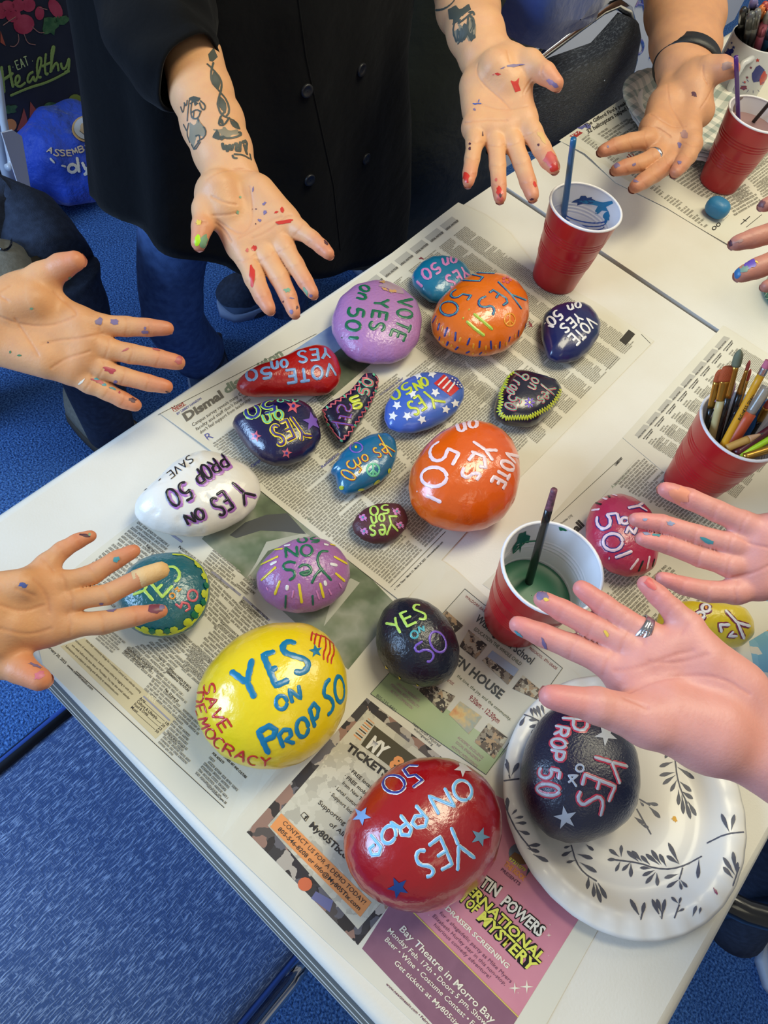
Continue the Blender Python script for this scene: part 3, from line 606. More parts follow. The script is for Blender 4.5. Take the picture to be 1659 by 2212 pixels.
# ------------------------------------------------------------------ newspapers
m_paper = mat('newsprint', S(216, 211, 196), rough=.75, spec=.2, mottle=(14, S(206, 200, 184), .5), bump=(60, .15, .001))
def ink(n, r, g, b): return mat('ink_'+n, S(r, g, b), rough=.75, spec=.15)
i_dark = ink('dark', 66, 62, 58); i_mid = ink('mid', 104, 100, 90); i_grey = ink('grey', 178, 174, 164); i_green = ink('green', 128, 138, 118); i_red = ink('red', 160, 62, 58)
i_blue = ink('blue', 96, 96, 150); i_maroon = ink('maroon', 140, 64, 74); i_dg = ink('dark_green', 78, 90, 70); i_cream = ink('cream', 232, 224, 204); i_white = ink('white', 226, 222, 210)
i_orange = ink('orange', 226, 150, 92); i_tan = ink('tan', 206, 192, 156); i_yel = ink('yellow', 222, 222, 96); i_plum = ink('plum', 112, 70, 92); i_mauve = ink('mauve', 168, 128, 142); i_black = ink('black', 40, 36, 36); i_slate = ink('slate', 110, 120, 132)
def text_mat():
    m = mat('body_text', S(92, 88, 80), rough=.75, spec=.15); nt = m.node_tree; N = nt.nodes; L = nt.links; b = N['Principled BSDF']
    uv = N.new('ShaderNodeUVMap'); n = N.new('ShaderNodeTexNoise'); n.inputs['Scale'].default_value = 1.0; n.inputs['Detail'].default_value = 1
    mp = N.new('ShaderNodeMapping'); mp.inputs['Scale'].default_value = (2.6, 2.2, 1); L.new(uv.outputs[0], mp.inputs[0]); L.new(mp.outputs[0], n.inputs['Vector'])
    r = N.new('ShaderNodeValToRGB'); r.color_ramp.elements[0].position = .42; r.color_ramp.elements[0].color = (*S(104, 99, 90), 1); r.color_ramp.elements[1].position = .60; r.color_ramp.elements[1].color = (*S(190, 185, 170), 1)
    L.new(n.outputs['Fac'], r.inputs[0]); L.new(r.outputs[0], b.inputs['Base Color']); return m
i_text = text_mat()
def photo_mat(name, cols, scale, kind='noise'):
    m = mat(name, cols[0], rough=.7, spec=.2); nt = m.node_tree; N = nt.nodes; L = nt.links; b = N['Principled BSDF']
    tc = N.new('ShaderNodeTexCoord')
    if kind == 'cells':
        t = N.new('ShaderNodeTexVoronoi'); t.inputs['Scale'].default_value = scale
        n2 = N.new('ShaderNodeTexNoise'); n2.inputs['Scale'].default_value = scale*1.2
        va = N.new('ShaderNodeVectorMath'); va.operation = 'MULTIPLY_ADD'; va.inputs[1].default_value = (.012, .012, .012)
        L.new(tc.outputs['Object'], n2.inputs['Vector']); L.new(n2.outputs['Color'], va.inputs[0]); L.new(tc.outputs['Object'], va.inputs[2]); L.new(va.outputs[0], t.inputs['Vector'])
        sp = N.new('ShaderNodeSeparateColor'); L.new(t.outputs['Color'], sp.inputs[0]); fac = sp.outputs[0]
    else:
        t = N.new('ShaderNodeTexNoise'); t.inputs['Scale'].default_value = scale; t.inputs['Detail'].default_value = 4
        L.new(tc.outputs['Object'], t.inputs['Vector']); fac = t.outputs['Fac']
    r = N.new('ShaderNodeValToRGB'); r.color_ramp.interpolation = 'LINEAR' if kind != 'cells' else 'CONSTANT'
    k = len(cols); lo, hi = (.3, .7) if kind != 'cells' else (0, 1)
    while len(r.color_ramp.elements) < k: r.color_ramp.elements.new(.5)
    for i, c in enumerate(cols): r.color_ramp.elements[i].position = lo+(hi-lo)*i/(k-1 if kind != 'cells' else k); r.color_ramp.elements[i].color = (*c, 1)
    L.new(fac, r.inputs[0]); L.new(r.outputs[0], b.inputs['Base Color']); return m
f_green = photo_mat('photo_green', [S(70, 76, 64), S(104, 116, 92), S(150, 152, 136), S(120, 128, 104)], 16)
f_crowd = photo_mat('photo_crowd', [S(64, 58, 56), S(92, 84, 80), S(60, 56, 58), S(150, 118, 104), S(104, 100, 104), S(70, 66, 66), S(176, 166, 154)], 95, 'cells')
f_pale = photo_mat('photo_pale', [S(186, 180, 162), S(196, 190, 172), S(178, 172, 156), S(202, 196, 178)], 110, 'cells')
f_people = photo_mat('photo_people', [S(86, 78, 72), S(150, 140, 124), S(190, 182, 160), S(112, 100, 88), S(176, 150, 120), S(70, 66, 64)], 190, 'cells')
f_warm = photo_mat('photo_warm', [S(206, 140, 96), S(214, 186, 130), S(160, 168, 158), S(196, 160, 110)], 60)
f_sky = photo_mat('photo_sky', [S(110, 134, 176), S(150, 168, 196), S(172, 180, 190)], 18)
f_olive = photo_mat('photo_olive', [S(74, 84, 70), S(96, 104, 86), S(120, 122, 108)], 40)
f_pink = photo_mat('print_pink', [S(200, 128, 146), S(208, 138, 152), S(192, 120, 140)], 12)
f_purple = photo_mat('print_purple', [S(134, 92, 110), S(140, 98, 116), S(128, 88, 106)], 30)
f_ad = photo_mat('print_ad', [S(196, 194, 184), S(206, 202, 188), S(200, 198, 184)], 10)
f_adg = photo_mat('print_ad_green', [S(150, 170, 128), S(164, 180, 140), S(176, 186, 152)], 10)
f_comic = photo_mat('print_comic', [S(118, 168, 190), S(214, 206, 190), S(226, 160, 90), S(130, 176, 196)], 40, 'cells')
TXT = {}
def text_geo(s, bold):
    k = (s, bold)
    if k in TXT: return TXT[k]
    c = bpy.data.curves.new('t', 'FONT'); c.body = s; c.resolution_u = 2; c.offset = bold; c.fill_mode = 'FRONT'
    o = bpy.data.objects.new('t', c); COL.objects.link(o)
    dg = bpy.context.evaluated_depsgraph_get(); me = o.evaluated_get(dg).to_mesh()
    V = [(v.co.x, v.co.y) for v in me.vertices]; Fc = [tuple(p.vertices) for p in me.polygons]
    o.evaluated_get(dg).to_mesh_clear(); bpy.data.objects.remove(o); bpy.data.curves.remove(c)
    TXT[k] = (V, Fc); return TXT[k]
class Paper:
    def __init__(s, name, label, poly, z, amp=.00035, seed=0, curl=()):
        s.z = TZ+z; s.amp = amp; s.seed = seed; s.lv = 0
        s.curl = [(onz(*a, s.z).xy, onz(*b, s.z).xy, w, h) for a, b, w, h in curl]
        P = [onz(x, y, s.z) for x, y in poly]; s.c = sum(P, Vector())/len(P)
        s.root = empty(name, (s.c.x, s.c.y, s.z), label, 'newspaper', 'newspapers spread over the table')
        bm = bmesh.new(); vs = [bm.verts.new(p) for p in P]; f = bm.faces.new(vs)
        bmesh.ops.triangulate(bm, faces=[f])
        for _ in range(5):
            es = [e for e in bm.edges if e.calc_length() > .022]
            if not es: break
            bmesh.ops.subdivide_edges(bm, edges=es, cuts=1, use_grid_fill=False); bmesh.ops.triangulate(bm, faces=bm.faces[:])
        for v in bm.verts: v.co.z = s.zz(v.co.x, v.co.y)
        bm.normal_update()
        if sum(f.normal.z for f in bm.faces) < 0: bmesh.ops.reverse_faces(bm, faces=bm.faces[:])
        V = [tuple(v.co) for v in bm.verts]; Fc = [tuple(v.index for v in f.verts) for f in bm.faces]; bm.verts.index_update()
        o = mesh('paper_sheet', V, Fc, m_paper, s.root, False)
        md = o.modifiers.new('thickness', 'SOLIDIFY'); md.thickness = .0003; md.offset = -1
        bm.free()
    def zz(s, x, y):
        z = s.z+s.amp*(math.sin(x*31+s.seed)*math.sin(y*27+s.seed*2)*.6+.4*math.sin(x*11-y*17+s.seed))
        for a, b, w, h in s.curl:
            d = b-a; n = Vector((-d.y, d.x)).normalized(); q = Vector((x, y))-a; t = q.dot(d)/d.length_squared
            e = abs(q.dot(n))
            if e < w: z += h*(1-e/w)**2*(.6+.4*math.sin(t*5+1))*max(0, min(1, t*6))
        return z
    def pt(s, x, y, off): return Vector((x, y, s.zz(x, y)+off))
    def quad(s, name, poly, m, lv=1, n=None):
        """flat printed panel from four corners (px)"""
        A, B, C_, D = [onz(x, y, s.z) for x, y in poly]
        nu = max(1, int((B-A).length/.012)); nv = max(1, int((D-A).length/.012)); V = []
        for j in range(nv+1):
            for i in range(nu+1):
                u, v = i/nu, j/nv; p = A*(1-u)*(1-v)+B*u*(1-v)+C_*u*v+D*(1-u)*v
                V.append(s.pt(p.x, p.y, .00012*lv))
        return mesh(name, V, [(j*(nu+1)+i, j*(nu+1)+i+1, (j+1)*(nu+1)+i+1, (j+1)*(nu+1)+i) for j in range(nv) for i in range(nu)], m, s.root)
    def poly(s, mb, pts, lv=2, m=0):
        P = [onz(x, y, s.z) for x, y in pts]
        mb.add([s.pt(p.x, p.y, .00012*lv) for p in P], tessellate_polygon([P]), m)
    def line(s, mb, a, b, wpx, lv=2, m=0):
        d = (b[0]-a[0], b[1]-a[1]); L = math.hypot(*d); n = (-d[1]/L*wpx/2, d[0]/L*wpx/2); k = max(1, int(L/25))
        for i in range(k):
            p = (a[0]+d[0]*i/k, a[1]+d[1]*i/k); q = (a[0]+d[0]*(i+1)/k, a[1]+d[1]*(i+1)/k)
            s.poly(mb, [(p[0]-n[0], p[1]-n[1]), (q[0]-n[0], q[1]-n[1]), (q[0]+n[0], q[1]+n[1]), (p[0]+n[0], p[1]+n[1])], lv, m)
    def text(s, mb, txt, a, b, h, m=0, bold=0, lv=2, up=None, ital=0):
        V, Fc = text_geo(txt, bold); x0 = min(v[0] for v in V); x1 = max(v[0] for v in V)
        L = math.hypot(b[0]-a[0], b[1]-a[1]); r = ((b[0]-a[0])/L, (b[1]-a[1])/L); u = up or (r[1], -r[0])
        A = onz(*a, s.z); B = onz(*b, s.z); mid = ((a[0]+b[0])/2, (a[1]+b[1])/2)
        U = onz(mid[0]+u[0]*h, mid[1]+u[1]*h, s.z)-onz(*mid, s.z)
        o = []
        for x, y in V:
            t = (x-x0)/(x1-x0); p = A+(B-A)*(t+ital*y*.72*h/L)+U*(y/.70); o.append(s.pt(p.x, p.y, .00012*lv))
        # keep faces upward
        f = []
        for q in Fc:
            f.append(q)
        mb.add(o, f, m)
    def column(s, TL, TR, BL, n, m=None, ragged=.12, name='text_column', fill_=.62, lv=2, heads=0, BR=None, skip=()):
        """block of small print: lines run TL-TR and stack towards BL"""
        rnd = random.Random(int(TL[0]*7+TL[1])); mb = MB(); UV = []
        BR = BR or (TR[0]+BL[0]-TL[0], TR[1]+BL[1]-TL[1])
        A, B, C_, D = [onz(*p, s.z) for p in (TL, TR, BR, BL)]
        for i in range(n):
            if i in skip: continue
            v0 = (i+.19)/n; v1 = v0+fill_/n; x = 0.0; end = 1 if rnd.random() > .12 else rnd.uniform(.3, .9); end -= rnd.uniform(0, ragged)
            la = A+(D-A)*v0; lb = B+(C_-B)*v0; W = (lb-la).length; ch = (D-A).length/n*.44
            x = rnd.choice((0, 0, 0, 0, .05))
            while x < end:
                wl = rnd.choice((2, 3, 3, 4, 4, 5, 6, 7, 8, 9))*ch/W; x2 = min(x+wl, end)
                ps = []
                for (t, v) in ((x, v0), (x2, v0), (x2, v1), (x, v1)):
                    p = (A+(D-A)*v)*(1-t)+(B+(C_-B)*v)*t; ps.append(s.pt(p.x, p.y, .00012*lv))
                u0 = rnd.uniform(0, 50); nl = (x2-x)*W/ch
                mb.add(ps, [(3, 2, 1, 0)], 0); UV += [(u0, i*3.7+1), (u0, i*3.7+1)] and [(u0, i*3.7+1), (u0+nl, i*3.7+1), (u0+nl, i*3.7), (u0, i*3.7)]
                x = x2+ch*.75/W
        if not mb.v: return
        o = mb.build(name, m or i_text, s.root, False); o['kind'] = 'stuff'
        ul = o.data.uv_layers.new(name='UVMap'); li = 0
        for p in o.data.polygons:
            for l in p.loop_indices: ul.data[l].uv = UV[o.data.loops[l].vertex_index]
        return o
def lerp(a, b, t): return (a[0]+(b[0]-a[0])*t, a[1]+(b[1]-a[1])*t)

# ---- far newspaper (top right)
n7 = Paper('newspaper', 'far newspaper headlined The Gifford Fire under the plaid plate and far red cup', [(1208, 303), (1356, 205), (1600, 100), (1830, 330), (1800, 440), (1577, 533), (1440, 450), (1330, 395), (1262, 335)], .0006, seed=1, curl=[((1208, 303), (1577, 533), .02, .004)])
mb = MB(); n7.text(mb, "The Gifford Fire's peak", *cp('U', [(700, 800), (1445, 370)]), 8, bold=.03); n7.text(mb, '32 helicopters helped battle', *cp('U', [(750, 905), (1640, 370)]), 9, bold=.03); mb.build('headline', i_dark, n7.root)
n7.quad('red_badge', cp('U', [(410, 948), (560, 848), (660, 885), (540, 970)]), i_red); n7.quad('sidebar', cp('U', [(575, 960), (660, 885), (1600, 1480), (1480, 1580)]), ink('sidebar', 204, 200, 182))
mb = MB(); n7.text(mb, 'VS7', *cp('U', [(450, 965), (610, 880)]), 6); mb.build('badge_lettering', i_white, n7.root)
mb = MB(); n7.poly(mb, cp('U', [(545, 800), (640, 765), (700, 720), (760, 740), (800, 760), (790, 820), (740, 815), (690, 790), (640, 830)])); mb.build('bird_logo', i_blue, n7.root)
T1c = lambda *p: cp('T1', p)
for TL, TR, BL, n in (((520, 890), (700, 770), (1270, 1340), 34), ((710, 800), (800, 760), (1290, 1200), 26), ((980, 950), (1080, 900), (1480, 1360), 22)): n7.column(*T1c(TL, TR, BL), n)
n7.column(*T1c((415, 925), (460, 890), (1240, 1520)), 46, ragged=.5); n7.column(*T1c((1290, 1290), (1480, 1180), (1440, 1440)), 9); n7.column(*T1c((1480, 1150), (1680, 1000), (1680, 1330)), 14); n7.column(*T1c((1340, 1110), (1540, 960), (1460, 1220)), 8); n7.column(*T1c((1560, 950), (1760, 820), (1740, 1130)), 12); n7.column(*T1c((1560, 1230), (1700, 1150), (1640, 1330)), 7)
mb = MB(); n7.text(mb, 'OO', *cp('T4', [(865, 610), (975, 520)]), 8, bold=.04); n7.text(mb, 'BABY', *cp('T4', [(1000, 470), (1075, 400)]), 1); 
n7.line(mb, *cp('T4', [(1300, 560), (1510, 390)]), 1.2); n7.line(mb, *cp('T4', [(1230, 520), (1350, 415)]), 2); n7.line(mb, *cp('T4', [(1260, 455), (1305, 480)]), 2); mb.build('small_print', i_dark, n7.root)
mb = MB()
for a, b in (((720, 1040), (740, 1055)), ((700, 1000), (735, 1010)), ((730, 1025), (765, 1060)), ((745, 1010), (770, 1040))): n7.line(mb, *T1c(a, b), 2.2)
mb.build('red_scribble', i_red, n7.root)

# ---- events and adverts spread (left, underneath)
n2 = Paper('newspaper', 'newspaper spread with event listings and pink theatre advert under the big red and yellow rocks', [(300, 1118), (200, 1195), (62, 1308), (92, 1434), (475, 1815), (700, 2030), (900, 2216), (1010, 2330), (1130, 2330), (1180, 2212), (1310, 1975), (1470, 1668), (1240, 1450), (1000, 1246), (960, 1215), (760, 1100), (560, 985)], .0005, seed=2, curl=[((475, 1815), (960, 1240), .035, .0028)])
n2.quad('bird_photo', [(436, 1164), (570, 1010), (862, 1312), (752, 1447)], f_green)
mb = MB(); n2.poly(mb, cp('C', [(755, 695), (860, 610), (1000, 560), (1140, 550), (1265, 690), (1100, 670), (960, 665), (800, 715)])); mb.build('bird_tail_print', ink('bird', 84, 86, 88), n2.root)
mb = MB(); n2.poly(mb, cp('C', [(1000, 740), (1260, 680), (1290, 700), (1010, 800), (900, 950), (870, 975), (930, 880)])); mb.build('branch_print', ink('branch', 176, 176, 162), n2.root)
mb = MB(); n2.poly(mb, cp('C', [(1440, 1090), (1560, 980), (1620, 1010), (1480, 1180), (1380, 1300)])); mb.build('branch_print', ink('branch', 176, 176, 162), n2.root)
n2.quad('tan_band', [(183, 1378), (382, 1552), (336, 1596), (130, 1396)], i_tan)
TT = ('share their community listings for a complete Central Coast calendar running', 'account of newtimesslo.com. Submit events online by logging in with your', 'one week before the issue date on Thursdays. You may also email calendar', 'Submissions are subject to editing and directly at newtimesslo.com.')
mb = MB()
for k, (a, b) in enumerate((((335, 1005), (802, 1452)), ((245, 1005), (735, 1470)), ((215, 1045), (705, 1508)), ((160, 1055), (612, 1475)))): n2.text(mb, TT[k], *cp('I', [a, b]), 5, bold=.012)
n2.text(mb, '28  February 20, 2025  www.newtimesslo.com', *cp('I', [(-40, 1010), (390, 1428)]), 6, bold=.02)
n2.line(mb, *cp('J', [(130, 0), (1335, 1112)]), 1.4)
n2.text(mb, 'Arts', *cp('J', [(640, 228), (688, 262)]), 7, bold=.02); n2.text(mb, 'Culture & Lifestyle', *cp('J', [(620, 250), (782, 395)]), 7, bold=.02); n2.text(mb, 'Food & Drink', *cp('J', [(597, 275), (710, 370)]), 7, bold=.02); n2.text(mb, 'Music', *cp('J', [(572, 300), (625, 345)]), 7, bold=.02)
for a, b, t, c in (((690, 262), (850, 408), '18', (852, 425)), ((785, 398), (822, 425), '20', (820, 440)), ((712, 372), (800, 450), '23', (795, 465)), ((628, 348), (775, 478), '30', (770, 488))):
    n2.line(mb, *cp('J', [a, b]), .8); n2.text(mb, t, *cp('J', [c, (c[0]+24, c[1]+20)]), 6, bold=.02)
n2.text(mb, 'ARTS continued page 20', *cp('J', [(1190, 935), (1345, 1085)]), 5, bold=.03)
mb.build('listing_print', i_dark, n2.root)
mb = MB(); n2.text(mb, 'INDEX', *cp('J', [(705, 205), (770, 260)]), 9, bold=.03); mb.build('index_heading', ink('pale', 226, 216, 186), n2.root)
mb = MB(); n2.line(mb, *cp('J', [(678, 203), (893, 403)]), 3.5)
for a, b in (((1415, 415), (1650, 610)),): n2.line(mb, *cp('I', [a, b]), 5)
n2.line(mb, *cp('C', [(370, 690), (440, 740)]), 5); n2.line(mb, *cp('C', [(635, 935), (830, 1095)]), 5); n2.line(mb, *cp('C', [(845, 1105), (1020, 1262)]), 5); mb.build('section_bars', ink('bar', 150, 148, 164), n2.root)
mb = MB()
for t, a, b, c in (('CREATIVITY DAYS WITH', (1482, 845), (1660, 1000), 'I'), ('ARTISTS OF CALIFORNIA', (1462, 868), (1660, 1040), 'I'), ('DEAR EVAN HANSEN', (1235, 1068), (1400, 1210), 'I'), ('AMERICAN TOUR', (1215, 1090), (1330, 1190), 'I'), ('VALENTINE PAINT YOUR DATE', (680, 1070), (895, 1258), 'I'), ('NIGHT AT ARTSOCIAL 805', (660, 1095), (830, 1245), 'I'), ('ESTEBAN CABEZA DE BACA', (1040, 1250), (1228, 1418), 'I'), ('REMEMBERING THE FUTURE', (1020, 1270), (1210, 1440), 'I'), ('DIEGO IN PRINT', (620, 945), (700, 1015), 'C'), ('CENTRAL COAST COMEDY THEATER', (840, 1110), (1005, 1260), 'C'), ('IMPROV COMEDY SHOW', (825, 1135), (950, 1245), 'C'), ('FITNESS ART AND CULTURE', (1330, 700), (1508, 875), 'J'), ('FOR ADULTS', (1235, 672), (1325, 755), 'J'), ('THIS IS ONLY A TEST', (865, 505), (1005, 632), 'J'), ('Feb. 13', (1245, 1270), (1290, 1312), 'I'), ('Feb. 15', (955, 1150), (1005, 1195), 'I'), ('Feb. 22 June 22', (1010, 1425), (1120, 1530), 'I'), ('Feb. 20', (200, 770), (250, 812), 'C'), ('Feb. 21', (415, 775), (465, 818), 'C')): n2.text(mb, t, *cp(c, [a, b]), 5, bold=.035)
mb.build('listing_headings', i_dark, n2.root)
# event columns: lines run down-right and stack to the lower left
def ecol(a, b, c, n): n2.column(a, b, c, n, ragged=.25)
ecol((300, 1125), (385, 1190), (160, 1250), 20); ecol((392, 1180), (440, 1215), (340, 1240), 8)
ecol((462, 1185), (535, 1245), (432, 1225), 7); ecol((540, 1240), (575, 1270), (505, 1265), 4)
ecol((452, 1240), (522, 1310), (410, 1300), 9); ecol((525, 1292), (598, 1362), (470, 1350), 10); ecol((470, 1345), (540, 1410), (395, 1430), 14)
ecol((395, 1365), (470, 1435), (280, 1400), 12); ecol((280, 1395), (355, 1460), (262, 1412), 3); ecol((345, 1450), (420, 1520), (310, 1490), 7); ecol((235, 1355), (275, 1390), (205, 1380), 6)
ecol((410, 1420), (455, 1460), (388, 1445), 4); ecol((398, 1530), (445, 1575), (350, 1585), 9); ecol((355, 1588), (418, 1648), (340, 1605), 3); ecol((455, 1632), (525, 1702), (420, 1672), 6); ecol((600, 1370), (640, 1400), (575, 1395), 4)
# adverts page
K_ = lambda *p: cp('K', p)
n2.quad('school_advert', K_((880, 152), (1640, 770), (1045, 1600), (145, 970)), f_ad)
n2.quad('advert_band', K_((310, 790), (1200, 1410), (1045, 1600), (145, 970)), f_adg, 2)
mb = MB()
for a, b in (((880, 152), (1640, 770)), ((1640, 770), (1045, 1600)), ((1045, 1600), (145, 970)), ((145, 970), (880, 152))): n2.line(mb, *K_(a, b), 1.2, 3)
n2.text(mb, 'Wishing Well School', *K_((955, 395), (1392, 742)), 17, bold=.02, lv=4); n2.text(mb, 'OPEN HOUSE', *K_((690, 640), (1150, 1012)), 20, bold=.03, lv=4)
n2.text(mb, '805-235-4401', *K_((185, 990), (335, 1112)), 7, lv=4); n2.text(mb, 'reservation required', *K_((470, 1205), (680, 1385)), 7, lv=4); n2.text(mb, 'wishingwell.org', *K_((480, 1245), (625, 1375)), 6, lv=4); mb.build('advert_lettering', ink('adgrey', 82, 84, 84), n2.root)
mb = MB(); n2.text(mb, 'EDUCATION THE WHOLE CHILD', *K_((948, 472), (1310, 752)), 8, lv=4); n2.text(mb, 'the love, the joy, and the community.', *K_((815, 835), (1232, 1182)), 7, lv=4); mb.build('advert_lettering', i_dg, n2.root)
mb = MB(); n2.text(mb, 'WALDORF-BASED EDUCATION', *K_((878, 215), (1190, 462)), 6, lv=4); n2.text(mb, 'PRESCHOOL - 8TH GRADE', *K_((1378, 620), (1590, 785)), 6, lv=4); n2.text(mb, '9:30am - 12:30pm', *K_((905, 1010), (1135, 1202)), 12, lv=4, bold=.01); n2.text(mb, 'artist', *K_((740, 870), (785, 905)), 9, lv=4); mb.build('advert_lettering', i_maroon, n2.root)
mb = MB()
for t, a, b in (('LIFELONG RESILIENCE', (345, 895), (520, 1035)), ('PERSONAL RESPONSIBILITY', (300, 905), (515, 1085)), ('ACTIVE COMPASSION', (298, 952), (465, 1092)), ('ACADEMIC EXCELLENCE', (820, 1315), (1015, 1480)), ('SOCIAL ENGAGEMENT', (805, 1352), (990, 1505)), ('ARTISTIC INTELLIGENCE', (770, 1385), (970, 1545))): n2.text(mb, t, *K_(a, b), 6, lv=4)
mb.build('advert_lettering', i_mauve, n2.root)
for q, m in ((((735, 320), (870, 440), (800, 500), (690, 370)), f_people), (((910, 470), (1055, 590), (965, 702), (838, 600)), f_people), (((1095, 632), (1300, 780), (1260, 835), (1055, 680)), f_sky), (((1055, 680), (1260, 835), (1212, 900), (1015, 712)), f_people), (((1330, 825), (1490, 960), (1440, 1015), (1250, 930)), f_people), (((640, 905), (805, 990), (710, 1122), (505, 930)), f_people), (((842, 1028), (1012, 1150), (910, 1285), (755, 1130)), f_warm), (((1062, 1198), (1212, 1312), (1110, 1478), (950, 1342)), f_people)): n2.quad('photo_print', K_(*q), m, 4)
L_ = lambda *p: cp('L', p); M_ = lambda *p: cp('M', p)
n2.quad('ticket_advert', L_((1075, 30), (2050, 800), (1000, 2140), (50, 1175)), f_crowd)
n2.quad('ticket_panel', L_((1080, 130), (2000, 860), (1000, 2005), (230, 1120)), f_pale, 2)
n2.quad('contact_box', L_((345, 1015), (1115, 1775), (1020, 1900), (250, 1130)), i_orange, 3)
n2.quad('title_box', L_((1140, 265), (1640, 650), (1520, 800), (1025, 430)), ink('titlebox', 84, 78, 62), 3)
mb = MB()
for k in range(9):
    t = k/9; a = lerp((1085, 205), (950, 360), t); b = lerp((1140, 250), (1010, 408), t); n2.line(mb, *L_(a, b), 2.6 if k % 3 else 1.4, 3, k % 2)
mb.build('ticket_barcode', [i_orange, i_dark], n2.root)
mb = MB(); n2.text(mb, 'MY', *L_((1068, 445), (1205, 552)), 30, lv=4, bold=.05); mb.build('advert_lettering', i_white, n2.root)
mb = MB(); n2.text(mb, '805', *L_((1255, 602), (1480, 780)), 30, lv=4, bold=.05); mb.build('advert_lettering', i_orange, n2.root)
mb = MB()
for t, a, b, h, bo in (('TICKETS', (892, 465), (1240, 722), 17, .045), ('· FREE local', (920, 648), (1100, 800), 8, .02), ('· FREE mobile', (878, 702), (1090, 885), 8, .02), ('from New Times', (860, 762), (1080, 960), 8, .01), ('· Local customer', (795, 795), (1020, 1000), 8, .01), ('· Support local', (750, 845), (960, 1040), 8, .01), ('Supporting', (655, 930), (880, 1120), 10, .01), ('of All', (750, 1115), (868, 1212), 10, .01), ('My805Tix.com', (580, 1125), (970, 1480), 14, .03), ('f', (533, 1058), (556, 1078), 10, .03)):
    n2.text(mb, t, *L_(a, b), h, lv=4, bold=bo)
for a, b in (((512, 1030), (540, 1005)), ((540, 1005), (580, 1045)), ((580, 1045), (552, 1085)), ((552, 1085), (512, 1030))): n2.line(mb, *L_(a, b), 1.3, 4)
n2.text(mb, 'CONTACT US FOR A DEMO TODAY!', *L_((352, 1102), (1045, 1795)), 10, lv=5); n2.text(mb, '805-546-8208 or info@My805Tix.com', *L_((312, 1155), (1005, 1845)), 9.5, lv=5, bold=.012)
mb.build('advert_lettering', i_dark, n2.root)
mb = MB(); n2.poly(mb, L_(*ell(548, 1620, 62, 60, 0, 12)[:-1]), 3); mb.build('orange_print', ink('hat', 206, 110, 76), n2.root)
n2.quad('blue_print', L_((640, 1680), (790, 1760), (760, 1860), (600, 1740)), ink('jersey', 112, 112, 150), 2)
n2.quad('theatre_advert', [(1045, 1705), (1335, 1848), (1119, 2197), (855.5, 1933)], f_pink)
n2.quad('theatre_details', [(855.5, 1933), (1119, 2197), (1040, 2325), (782, 2049)], f_purple)
mb = MB(); n2.line(mb, (862, 1940), (1119, 2197), 2.6, 3); mb.build('yellow_rule', ink('rule', 206, 186, 96), n2.root)
mb = MB()
for t, a, b, h, bo in (('Bay Theatre in Morro Bay', (352, 790), (1045, 1490), 15, .012), ('Monday Feb. 17th • Doors 5 pm, Show 6 pm', (262, 800), (1100, 1610), 11, .01), ('Beer • Wine • Costume Contest • Friends', (243, 868), (1010, 1620), 11, .01), ('Get tickets at My805tix.com', (312, 1040), (880, 1610), 11, .01), ('FUNDRAISER SCREENING', (600, 545), (1158, 1080), 10, .03)): n2.text(mb, t, *M_(a, b), h, lv=4, bold=bo)
for x, y, q in ((1215, 1225, 45), (1305, 1215, 52), (1470, 830, 20), (1478, 752, 8), (1468, 983, 6), (1240, 1260, 8), (575, 680, 6)):
    n2.poly(mb, M_(*[(x+q*(1 if k % 2 == 0 else .2)*math.cos(k*math.pi/4), y+q*(1 if k % 2 == 0 else .2)*math.sin(k*math.pi/4)) for k in range(8)]), 4)
mb.build('advert_lettering', i_cream, n2.root)
mb = MB()
for t, a, b in (('for a shagadelic party as Mike Myers', (650, 668), (1182, 1188)), ('Elizabeth Hurley star in this non-stop,', (600, 692), (1140, 1208)), ('hilarious comedy adventure!', (608, 758), (1022, 1155))): n2.text(mb, t, *M_(a, b), 8, lv=4)
mb.build('advert_lettering', i_plum, n2.root)
def title(items, m, nm):
    mb = MB()
    for t, a, b, h in items: n2.text(mb, t, *M_(a, b), h, lv=4, bold=.11, m=0); n2.text(mb, t, *M_(a, b), h, lv=6, bold=.03, m=1)
    mb.build(nm, [i_black, m], n2.root)
title([('AUSTIN', (800, 350), (1075, 545), 24), ('POWERS', (1105, 595), (1400, 845), 24)], i_white, 'title_lettering')
title([('INTERNATIONAL', (705, 360), (1405, 1040), 21), ('MAN OF', (690, 470), (915, 672), 20), ('MYSTERY', (930, 705), (1335, 1112), 24)], i_yel, 'title_lettering')
mb = MB(); n2.poly(mb, M_(*ell(1260, 225, 92, 78, 20, 18)[:-1]), 3, 0); n2.poly(mb, M_((1170, 250), (1215, 210), (1260, 235), (1300, 300), (1250, 300)), 4, 1); n2.poly(mb, M_((1300, 200), (1345, 240), (1345, 330), (1300, 390), (1320, 300)), 4, 2)
n2.text(mb, '973/1079', *M_((1165, 268), (1285, 360)), 8, lv=5, bold=.03, m=3); mb.build('radio_logo', [i_slate, ink('hill', 132, 100, 70), ink('wave', 92, 98, 108), i_yel], n2.root)
mb = MB(); n2.text(mb, 'THE ROCK', *M_((1130, 305), (1280, 428)), 11, lv=5, bold=.05); mb.build('advert_lettering', i_orange, n2.root)
mb = MB(); n2.text(mb, 'PRESENTS', *M_((1108, 345), (1248, 462)), 7, lv=4, bold=.02); n2.text(mb, 'www.newtimesslo.com • February', *M_((252, 1198), (600, 1530)), 6, bold=.02); mb.build('advert_lettering', i_plum, n2.root)

